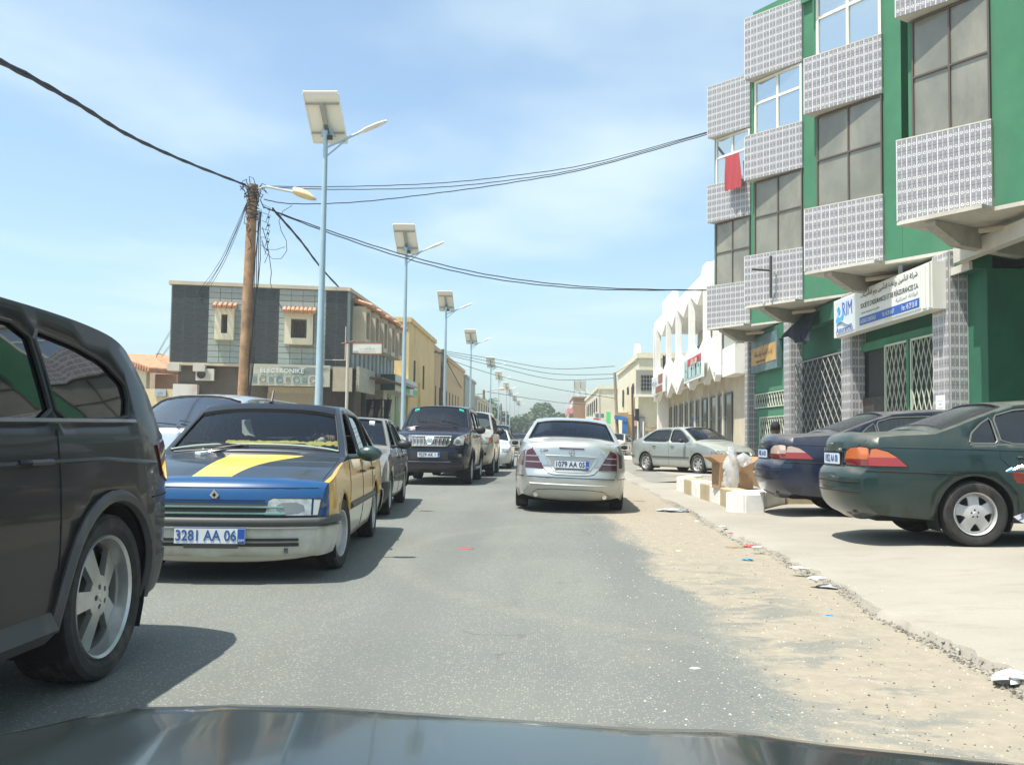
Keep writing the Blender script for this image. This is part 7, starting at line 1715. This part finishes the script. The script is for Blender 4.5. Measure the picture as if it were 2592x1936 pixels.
cable('lower cable of the set crossing the road at lamp height', line_pts([(668, 505, 28.8), (740, 516, 29), (900, 512, 29.5), (1100, 490, 30.5), (1300, 462, 31.2), (1500, 424, 32), (1792, 340, 33)]), .016, 1)
cable('long cable dropping from the wooden pole past the second lamp to the first-floor balcony', line_pts([(668, 525, 28.8), (820, 580, 29.5), (1030, 647, 30.5), (1250, 698, 31.5), (1500, 727, 32.3), (1788, 735, 33)]), .017, 2, sag=-.12, spread=.01)
cable('thick sagging cable from the wooden pole down behind the tiled building to the second pole', line_pts([(690, 530, 28.8), (760, 610, 31), (822, 690, 36), (905, 775, 45), (990, 850, 54), (1060, 885, 61), (1121, 894, 65)]), .026, 2, spread=.03)
for k, (du, lab) in enumerate(((0, 'left thin stay cable'), (14, 'right thin stay cable'))):
    cable(lab + ' falling from the wooden pole to the low house roof', line_pts([(628, 510, 28.8), (590, 600 + du, 31), (545, 690 + du, 35), (440 + du, 830 + du, 42), (395 + du, 905, 46)]), .009, 2, sag=.1)
for k, (v1, va, vb, lab) in enumerate(((888, 935, 947, 'topmost'), (892, 948, 955, 'second'), (896, 962, 965, 'third'), (905, 985, 1000, 'fourth'))):
    cable(lab + ' long cable from the second wooden pole across to the pale pole on the right', line_pts([(1122, v1, 65), (1250, (v1 + va) / 2 - 3 + 6 * (k == 3), 66), (1400, va - 2, 66), (1556, vb - (20 if k == 0 else 8 if k < 3 else -8), 62)]), .018, 1, twist=False)
cable('cable sagging deeply from the second wooden pole to the third one', line_pts([(1124, 900, 65), (1150, 950, 75), (1175, 990, 90), (1200, 998, 102), (1225, 996, 112)]), .035, 1)
cable('thin cable from the right pole to the rounded gable of the cream house', line_pts([(1556, 945, 62), (1600, 920, 64), (1640, 905, 66)]), .015, 1)
cable('faint cable over the brown building', line_pts([(1225, 990, 112), (1350, 1010, 115), (1450, 1022, 118), (1560, 1025, 100)]), .03, 1)

# ---------------- trees ----------------
LEAF = [flat('leaf_%d' % i, c, .75) for i, c in enumerate([(.045, .095, .02), (.07, .13, .03), (.10, .15, .04), (.03, .07, .018)])]
BARK = flat('bark', (.14, .10, .07), .9)
def tree(name, loc, h, w_, n, label, pal=(0, 1, 2, 3), seed=1, lobes=9, trunk_h=.35, lsz=.35, flatn=.7):
    r_ = random.Random(seed); e = empty(name, loc, 0, label, 'tree', 'trees at the end of the street'); tk = MB()
    tk.tube([(0, 0, 0), (.15, 0, h * trunk_h * .5), (.0, 0, h * trunk_h)], [h * .035, h * .028, h * .02], 8); ce = []
    for k in range(lobes):
        a = r_.random() * 6.28; rad = w_ * .5 * r_.random() ** .6; c = Vector((math.cos(a) * rad, math.sin(a) * rad * .7, h * (trunk_h + .12 + (1 - trunk_h - .25) * r_.random() * (1 - .5 * (rad / (w_ * .5)) ** 2)))); ce.append((c, w_ * (.12 + .14 * r_.random())))
        tk.tube([(0, 0, h * trunk_h * .8), c * .6 + Vector((0, 0, h * trunk_h * .3)), c], [h * .015, h * .01, h * .004], 5)
    tk.build('trunk', BARK, e, True)
    g = MB()
    for k in range(n):
        c, rd = ce[r_.randrange(lobes)]; v = Vector((r_.gauss(0, 1), r_.gauss(0, 1), r_.gauss(0, 1))).normalized() * rd * (r_.random() ** .4 * 1.15); v.z *= flatn; p = c + v
        if p.z < h * trunk_h * .55: p.z = h * trunk_h * .55 + r_.random()
        s_ = lsz * (.5 + r_.random()); a_1 = Vector((r_.gauss(0, 1), r_.gauss(0, 1), r_.gauss(0, .6))).normalized() * s_; b_1 = a_1.cross(Vector((r_.gauss(0, 1), r_.gauss(0, 1), r_.gauss(0, 1)))).normalized() * s_ * .6
        g.add([p - a_1, p - b_1, p + a_1, p + b_1], [(0, 1, 2, 3)], r_.choice(range(len(pal))))
    g.build('crown', [LEAF[i] for i in pal], e); return e
tree('acacia_tree', (-.6, 215, 0), 9.0, 13, 5200, 'broad green acacia at the end of the street, left half of the clump', seed=3, lobes=12, trunk_h=.18)
tree('acacia_tree', (5.8, 222, 0), 7.4, 11, 4200, 'lower spreading green tree just left of the brown building', seed=9, lobes=11, trunk_h=.18)
tree('dusty_tree', (-11.5, 178, 0), 7.6, 9, 3000, 'dusty dark tree behind the distant lamps on the left', (0, 3, 3, 1), 5, 10, .2)
tree('dusty_tree', (-7.5, 190, 0), 6.4, 8, 2600, 'second dusty tree between the sixth and eighth lamps', (0, 3, 1, 3), 6, 9, .2)
def palm(loc, h, label, seed):
    r_ = random.Random(seed); e = empty('palm_tree', loc, 0, label, 'palm tree'); MB().tube([(0, 0, 0), (.1, 0, h * .6), (0, 0, h)], [.28, .22, .2], 8).build('trunk', BARK, e, True); g = MB()
    for k in range(26):
        a = r_.random() * 6.28; el = r_.uniform(.1, 1.4); L = 2.4 * (.8 + .3 * r_.random()); pts = []
        for j in range(7):
            t = j / 6; pts.append(Vector((math.cos(a) * L * t * math.cos(el * (1 - .2 * t)), math.sin(a) * L * t * math.cos(el), h + L * t * math.sin(el) - 1.3 * t * t * (1.4 - el * .6))))
        sdv = Vector((-math.sin(a), math.cos(a), 0))
        for j in range(6):
            p, q = pts[j], pts[j + 1]
            for s2 in (-1, 1): g.add([p, q, q + sdv * s2 * .32 * (1 - j / 7) + Vector((0, 0, -.12)), p + sdv * s2 * .36 * (1 - j / 7) + Vector((0, 0, -.12))], [(0, 1, 2, 3)], 0)
    g.build('fronds', [LEAF[0]], e)
palm((-2.2, 211, 0), 6.2, 'palm crown rising above the left of the green tree clump', 4)
palm((-9.6, 160, 0), 6.6, 'grey feathery palm beside the fourth distant lamp', 8)
# ---------------- people ----------------
SKIN = flat('skin_dark', (.10, .05, .03), .55); SKIN2 = flat('skin_brown', (.19, .10, .06), .55)
def skin_fig(name, joints, edges, mats, matof, parent=None, sub=2):
    """joints: list of (x,y,z,r); one continuous surface grown by a skin modifier"""
    me = bpy.data.meshes.new(name); me.from_pydata([j[:3] for j in joints], edges, [])
    o = bpy.data.objects.new(name, me); col.objects.link(o)
    o.modifiers.new('skin', 'SKIN'); 
    if not me.skin_vertices: me.attributes.new('skin_vertex', 'FLOAT', 'POINT') if False else None
    bpy.context.view_layer.objects.active = o
    if not me.skin_vertices:
        bpy.context.view_layer.update()
    sv = me.skin_vertices[0].data if me.skin_vertices else None
    if sv:
        for i, j in enumerate(joints): sv[i].radius = (j[3], j[3] if len(j) < 5 else j[4]); sv[i].use_root = (i == 0)
    m2 = o.modifiers.new('sub', 'SUBSURF'); m2.levels = sub; m2.render_levels = sub
    dg = bpy.context.evaluated_depsgraph_get(); m_ = bpy.data.meshes.new_from_object(o.evaluated_get(dg)); bpy.data.objects.remove(o)
    m_.materials.clear()
    for q in mats: m_.materials.append(q)
    J = np.array([j[:3] for j in joints])
    for p in m_.polygons:
        c = np.array(p.center); k = int(np.argmin(((J - c) ** 2).sum(1))); p.material_index = matof[k]
    smooth_mesh(m_, 80)
    o = bpy.data.objects.new(name, m_); col.objects.link(o)
    if parent: o.parent = parent
    return o
def hand(parent, at, rot, m_, s=1.0, name='hand', curl=1.1):
    """palm with five separate curled fingers; local +y along the fingers, fingers curl towards -z"""
    J = [(0, -.02, 0, .026 * s, .018 * s), (0, .03, 0, .034 * s, .016 * s), (0, .065, 0, .036 * s, .014 * s)]; E = [(0, 1), (1, 2)]
    o = skin_fig('palm', J, E, [m_], [0, 0, 0], parent, 2); o.name = name; M = Matrix.Translation(at) @ rot.to_4x4() @ Matrix.Diagonal((s, s, s, 1)); o.matrix_local = M
    for k, (x, L) in enumerate(((-.03, .062), (-.011, .074), (.009, .078), (.028, .07))):
        a = 0; q = Vector((x, .055, 0)); P_ = [tuple(q) + (.0095,)]
        for j in range(4):
            a += curl * .42 if j else curl * .12; q = q + Vector((0, math.cos(a), -math.sin(a))) * L / 3; P_.append(tuple(q) + (.0092 - .0009 * j,))
        f_ = skin_fig('finger', P_, [(i, i + 1) for i in range(4)], [m_], [0] * 5, None, 1); f_.parent = o
    P_ = [(-.022, -.005, -.004, .013), (-.045, .018, -.018, .0115), (-.048, .042, -.034, .0105), (-.038, .058, -.044, .009)]
    f_ = skin_fig('thumb', P_, [(0, 1), (1, 2), (2, 3)], [m_], [0] * 4, None, 1); f_.parent = o
    return o
def face(parent, c, fwd, m_, r=.105, hair=None):
    fwd = Vector(fwd).normalized(); rt_ = fwd.cross(Vector((0, 0, 1))).normalized(); up = Vector((0, 0, 1)); c = Vector(c)
    for s2 in (-1, 1):
        g = MB().sphere(tuple(c + fwd * r * .82 + rt_ * s2 * .034 + up * .012), .013, 8, 6); g.build('eye', flat('eye_white', (.5, .48, .44), .3), parent, True)
        MB().sphere(tuple(c + rt_ * s2 * r * .84 - fwd * .005), .026, 8, 6, 0, (.5, 1, 1.25)).build('ear', m_, parent, True)
    MB().tube([c + fwd * r * .82 + up * .02, c + fwd * r * 1.1 - up * .022, c + fwd * r * .84 - up * .03], [.008, .015, .01], 6).build('nose', m_, parent, True)
    MB().tube([c + fwd * r * .84 + rt_ * -.024 - up * .055, c + fwd * r * .9 - up * .055, c + fwd * r * .84 + rt_ * .024 - up * .055], .006, 5).build('mouth', flat('lips', (.14, .05, .04), .5), parent, True)
    if hair: MB().sphere(tuple(c + up * .03 - fwd * .018), r * 1.03, 14, 9, 0, (.93, .98, .98)).build('hair', hair, parent, True)
def sitter(base, fwd, robe, skin, label, z_seat=.42, arms=None, hands=True, hatm=None, scale=1.0):
    """seated person: base = hip point on the seat (world), fwd = facing"""
    fwd = Vector(fwd).normalized(); rt_ = fwd.cross(Vector((0, 0, 1))).normalized(); e = empty('person', (base[0], base[1], base[2]), 0, label, 'person')
    def P_(f, r, u, rad, rad2=None): v = fwd * f + rt_ * r + Vector((0, 0, u)); return (v.x, v.y, v.z, rad) + ((rad2,) if rad2 else ())
    J = [P_(0, 0, .05, .15, .13), P_(-.02, 0, .22, .15, .12), P_(-.05, 0, .40, .17, .12), P_(-.05, 0, .53, .07, .07), P_(-.03, 0, .60, .055, .055), P_(-.01, 0, .68, .085, .095), P_(-.015, 0, .77, .082, .09)]
    E = [(i, i + 1) for i in range(6)]; MO = [0, 0, 0, 0, 1, 1, 1]
    ends = []
    arms = arms or [((.02, -.24, .30), (.28, -.2, .24)), ((.02, .24, .30), (.28, .2, .24))]
    for s2, (el, wr) in zip((-1, 1), arms):
        b = len(J); J += [P_(-.05, s2 * .19, .47, .07), P_(*el, .055), P_(*wr, .036)]; E += [(2, b), (b, b + 1), (b + 1, b + 2)]; MO += [0, 0, 0]; ends.append((J[b + 1], J[b + 2]))
    for s2 in (-1, 1):
        b = len(J); J += [P_(.12, s2 * .12, .04, .1), P_(.42, s2 * .14, .06, .075), P_(.5, s2 * .14, -.3, .055), P_(.58, s2 * .14, -.36, .05)]; E += [(0, b), (b, b + 1), (b + 1, b + 2), (b + 2, b + 3)]; MO += [0, 0, 0, 1]
    skin_fig('body', J, E, [robe, skin], MO, e); h = Vector(J[5][:3]) + Vector((0, 0, .04)); face(e, h, fwd, skin, .092, hatm)
    if hands:
        for (el, wr) in ends:
            d_ = (Vector(wr[:3]) - Vector(el[:3])).normalized(); hand(e, Vector(wr[:3]) + d_ * .03, d_.to_track_quat('Y', 'Z').to_matrix(), skin, 1.0)
    return e
def in_car(c, x, y, z):  # car-local to world
    bpy.context.view_layer.update(); return c.root.matrix_world @ Vector((x, y, z))
HAIRB = flat('hair_black', (.01, .01, .01), .8)
def robe_pattern():
    t = NT('patterned_robe'); oc = t.co(); v = t.n('ShaderNodeTexVoronoi', Scale=14.0); t.set(v.inputs['Vector'], oc)
    c = t.mix(t.math('LESS_THAN', v.outputs['Distance'], .33), (.5, .5, .46), (.04, .07, .06)); t.bs(Base_Color=c, Roughness=.9); return t.m
tf = in_car(TAXI, 0, 1, 0) - in_car(TAXI, 0, 0, 0)
sitter(in_car(TAXI, -.36, -.32, .40), tf, robe_pattern(), SKIN2, 'taxi driver in a patterned white robe holding the steering wheel', arms=[((.58, -.03, .60), (.84, -.19, .69)), ((.40, .24, .42), (.76, .12, .58))], hatm=HAIRB)
cf_ = in_car(GREYC, 0, 1, 0) - in_car(GREYC, 0, 0, 0)
sitter(in_car(GREYC, -.36, -.2, .36), cf_, flat('sky_blue_cloth', (.10, .32, .6), .8), SKIN, 'driver in a sky blue robe inside the old grey saloon', hatm=HAIRB, hands=False)
mf = in_car(SILV, 0, 1, 0) - in_car(SILV, 0, 0, 0)
if True:
    sitter(in_car(SILV, .40, -.12, .40), mf, flat('pale_blue_robe', (.18, .42, .62), .8), SKIN, 'front passenger in a light blue robe inside the silver saloon', hatm=HAIRB, hands=False)
    sitter(in_car(SILV, -.38, -.12, .42), mf, flat('dark_shirt', (.03, .035, .04), .8), SKIN, 'driver in dark clothes inside the silver saloon', hatm=HAIRB, hands=False)
# someone sitting beyond the blue saloon: only the head shows over the boot
q = PY(1963, 1078, 17.2)
sitter((q.x, q.y, q.z - .78 + .02), (.3, 1, 0), flat('brown_robe', (.16, .1, .07), .9), SKIN, 'person sitting behind the blue saloon, only a dark head showing above its boot', hatm=HAIRB, hands=False)
MB().box(q.x - .3, q.x + .3, q.y - .1, q.y + .5, .13, q.z - .78 - .05).build('low_stool', flat('stool_wood', (.2, .14, .08), .8), None)
tag(bpy.data.objects['low_stool'], 'low wooden seat under the person behind the blue saloon', 'stool')
# child with a red bowl at the right edge
b = PY(2590, 1188, 8.7)
ch = empty('person', (b.x + .42, b.y + .05, .13), 0, 'child in a grey robe holding out a red bowl at the right edge', 'person')
J = [(0, 0, .48, .13, .12), (0, 0, .68, .12, .1), (0, 0, .86, .13, .1), (0, 0, .97, .05, .05), (-.01, 0, 1.03, .07, .075), (-.01, 0, 1.12, .075, .085)]; E = [(i, i + 1) for i in range(5)]; MO = [0, 0, 0, 1, 1, 1]
for s2 in (-1, 1):
    k = len(J); J += [(0, s2 * .15, .84, .05), (-.12, s2 * .17, .72, .04), (-.30, s2 * .09, .74, .026)]; E += [(2, k), (k, k + 1), (k + 1, k + 2)]; MO += [0, 0, 1]
for s2 in (-1, 1):
    k = len(J); J += [(0, s2 * .07, .42, .07), (-.02, s2 * .08, .24, .045), (0, s2 * .08, .04, .035), (-.1, s2 * .08, .03, .03)]; E += [(0, k), (k, k + 1), (k + 1, k + 2), (k + 2, k + 3)]; MO += [0, 1, 1, 1]
GR = flat('grey_robe', (.26, .26, .29), .9)
skin_fig('body', J, E, [GR, SKIN], MO, ch); face(ch, (-.01, 0, 1.12), (-1, 0, 0), SKIN, .082, HAIRB)
hand(ch, Vector((-.33, -.09, .73)), Vector((-1, .1, 0)).to_track_quat('Y', 'Z').to_matrix(), SKIN, .8); hand(ch, Vector((-.33, .09, .73)), Vector((-1, -.1, 0)).to_track_quat('Y', 'Z').to_matrix(), SKIN, .8)
rb = MB(); n_ = 20
for j, (z, r_) in enumerate(((.80, .13), (.6, .16), (.45, .21), (.32, .27))):
    for k in range(n_):
        a = 2 * math.pi * k / n_; rr_ = r_ * (1 + (.08 * math.sin(a * 5) if j > 1 else 0)) + (.16 if (j == 3 and 8 < k < 12) else 0); rb.v.append((rr_ * math.cos(a), rr_ * math.sin(a) * .9, z + (.04 * math.sin(a * 3) if j == 3 else 0)))
for j in range(3):
    for k in range(n_): k2 = (k + 1) % n_; rb.f.append((j * n_ + k, j * n_ + k2, (j + 1) * n_ + k2, (j + 1) * n_ + k)); rb.m.append(0)
rb.build('robe', GR, ch, True, 80)
bw_ = empty('red_bowl', (b.x, b.y, b.z - .12), 0, 'red plastic bowl with silver and blue packets held out at the right edge', 'bowl')
MB().lathe([(0, .0), (0, .05), (.05, .085), (.09, .1), (.092, .104), (.085, .095), (.04, .075), (.01, .05), (.01, 0)], 24, 'Z').build('bowl', flat('red_plastic', (.25, .03, .022), .4), bw_, True)
r9 = random.Random(4)
for k in range(6):
    p = Vector((-.11 + .05 * k, r9.uniform(-.04, .04), .10 + .012 * (k % 3))); MB().tube([p - Vector((.05, 0, .0)), p + Vector((.0, 0, .02)), p + Vector((.06, 0, .01))], [.008, .022, .01], 6).build('packet', [flat('silver_foil', (.6, .62, .62), .25, .7), flat('blue_wrapper', (.05, .3, .55), .4)][k % 3 == 0], bw_, True)

# ---------------- box, bag, litter ----------------
CARD = flat('cardboard', (.36, .22, .115), .85, var=.08, scale=3, dirt=(.28, .17, .09), dirtamt=.4)
q0 = PZ(1822, 1238, .33); q1 = q0 + Vector((.56, .07, 0))
bxo = empty('cardboard_box', (q0.x, q0.y, .335), math.atan2(q1.y - q0.y, q1.x - q0.x), 'open brown cardboard box standing on the striped kerb island', 'box')
W_ = (q1 - q0).length; D_ = .45; Hb = .42; t9 = .012
for nm, bb_ in (('box_wall', (0, W_, 0, t9, 0, Hb)), ('box_wall', (0, W_, D_ - t9, D_, 0, Hb)), ('box_wall', (0, t9, t9, D_ - t9, 0, Hb)), ('box_wall', (W_ - t9, W_, t9, D_ - t9, 0, Hb)), ('box_floor', (t9, W_ - t9, t9, D_ - t9, 0, t9))): MB().box(*bb_).build(nm, CARD, bxo)
MB().obox((0, .0, Hb), (W_ * .0 - .16, 0, .1), (0, D_, 0), (.004, 0, .012)).build('box_flap', CARD, bxo); MB().obox((W_, 0, Hb), (.12, 0, .1), (0, D_, 0), (-.004, 0, .012)).build('box_flap', CARD, bxo)
MB().obox((0, D_, Hb), (W_, 0, 0), (0, .05, .14), (0, .012, 0)).build('box_flap', CARD, bxo)
MB().box(.03, .1, -.004, 0, .05, .12).build('box_label', PLATE, bxo); MB().box(W_ * .45, W_ * .55, -.003, 0, .0, Hb).build('tape', flat('tape_tan', (.42, .28, .14), .3), bxo)
# clear plastic bag caught on the box
PB = flat('clear_plastic', (.75, .78, .78), .25, spec=.8); PB.node_tree.nodes['Principled BSDF'].inputs['Alpha'].default_value = .42
def crumple(name, c, sx_, sy_, sz_, m_, label, cat, seed, n=14, mm=10, amp=.25, shape=None, group=None):
    r_ = random.Random(seed); g = MB(); 
    ph = [(r_.uniform(2, 7), r_.uniform(2, 7), r_.random() * 6.28) for _ in range(6)]
    for i in range(mm + 1):
        v = i / mm
        for k in range(n):
            u = 2 * math.pi * k / n; f = 1 + amp * sum(math.sin(a * u * 1.0 + b_ * v * 3 + p_) for a, b_, p_ in ((int(q[0]), q[1], q[2]) for q in ph)) / 3 + amp * .5 * (r_.random() - .5)
            rad = (shape(v) if shape else math.sin(math.pi * v)) * f; g.v.append((c[0] + sx_ * rad * math.cos(u), c[1] + sy_ * rad * math.sin(u), c[2] + sz_ * v))
    for i in range(mm):
        for k in range(n): k2 = (k + 1) % n; g.f.append((i * n + k, i * n + k2, (i + 1) * n + k2, (i + 1) * n + k)); g.m.append(0)
    o = g.build(name, m_, None, True, 85); tag(o, label, cat, group); return o
pb = PY(1852, 1215, q0.y - .12)
crumple('plastic_bag', (pb.x, pb.y, PY(1852, 1250, pb.y).z), .10, .07, PY(1852, 1130, pb.y).z - PY(1852, 1250, pb.y).z, PB, 'clear plastic bag hanging over the front of the cardboard box', 'bag', 3, 18, 16, .35, lambda v: .45 + .9 * math.sin(math.pi * min(1, v * .9 + .12)) * (1 - .35 * v))
pc = PY(1882, 1162, q0.y - .08)
crumple('plastic_bag', (pc.x, pc.y, PY(1880, 1182, pc.y).z), .13, .08, .24, PB, 'puffed end of a clear bag lying across the cardboard box rim', 'bag', 6, 16, 10, .4)
def litter(u, v, kind, label, sz=.1, m_=None, z=None, seed=0, flatz=.25):
    p = PZ(u, v, z if z is not None else .0)
    if z is None and p.x > 2.2: p = PZ(u, v, .06)
    return crumple(kind, (p.x, p.y, p.z - .005), sz, sz * .7, sz * flatz * 2, m_, label, 'litter', seed or int(u), 10, 6, .5, group='litter along the kerb')
LW = flat('litter_white', (.72, .72, .7), .8); LBn = flat('litter_brown', (.25, .19, .11), .85); LR = flat('litter_red', (.5, .05, .05), .6); LBl = flat('litter_blue', (.03, .25, .5), .4)
litter(2558, 1735, 'crumpled_paper', 'large crumpled white paper at the pavement edge, lower right corner', .085, LW, 0.0, flatz=.5)
litter(2025, 1440, 'paper_scrap', 'white paper scrap in the gutter, first below the kerb bend', .06, LW)
litter(2070, 1467, 'paper_scrap', 'white flat paper scrap beside the shredded pile in the gutter', .07, LW)
litter(2097, 1488, 'shredded_paper', 'pale shredded paper heap on the broken pavement edge', .09, flat('litter_grey', (.42, .43, .42), .9, var=.4, scale=30), flatz=.2)
litter(1893, 1418, 'bottle_cap', 'bright blue crushed bottle lying on the sand', .05, LBl, .0)
litter(1861, 1385, 'cardboard_scrap', 'brown flattened cardboard scrap on the sand', .10, LBn, .0, flatz=.08)
litter(1905, 1385, 'food_wrapper', 'red and white food wrapper on the pavement edge', .07, LR)
litter(1917, 1386, 'paper_scrap', 'white scrap touching the red wrapper', .05, LW)
litter(1828, 1334, 'paper_scrap', 'small white cup lying in the gutter above the red cap', .05, LW)
litter(1849, 1349, 'bottle_cap', 'tiny red cap in the gutter below the white cup', .03, LR)
litter(1708, 1294, 'plastic_sheet', 'grey-white torn plastic sheet spread on the sand before the kerb island', .28, flat('sheet_grey', (.42, .46, .45), .4), .0, flatz=.10)
litter(1775, 1318, 'paper_scrap', 'pale paper strip beyond the torn plastic sheet', .10, LW, .0, flatz=.05)
litter(1178, 1388, 'food_wrapper', 'small red and white scrap lying on the open asphalt', .07, LR, .0, flatz=.08)
litter(1759, 1690, 'paper_scrap', 'small white scrap on the asphalt near the bonnet', .035, LW, .0, flatz=.1)
litter(1717, 1393, 'paper_scrap', 'white scrap at the asphalt edge beside the sand', .035, LW, .0, flatz=.1)
litter(1862, 1290, 'food_wrapper', 'red scrap at the foot of the white kerb block', .04, LR, .08)
litter(2100, 1557, 'paper_scrap', 'tiny blue scrap alone on the sand', .025, LBl, .0)
# ---------------- air ----------------
hz = MB().box(-420, 420, -12, 430, -1.2, 15.2).build('haze', None, None); hz.data.materials.clear()
hm = bpy.data.materials.new('haze_air'); hm.use_nodes = True; hm.node_tree.nodes.clear()
pv = hm.node_tree.nodes.new('ShaderNodeVolumePrincipled'); ho = hm.node_tree.nodes.new('ShaderNodeOutputMaterial')
pv.inputs['Color'].default_value = (.86, .92, .95, 1); pv.inputs['Density'].default_value = .0013; pv.inputs['Anisotropy'].default_value = .3
hm.node_tree.links.new(pv.outputs[0], ho.inputs['Volume']); hz.data.materials.append(hm); hz['kind'] = 'stuff'; hz['label'] = 'pale dusty air filling the street'
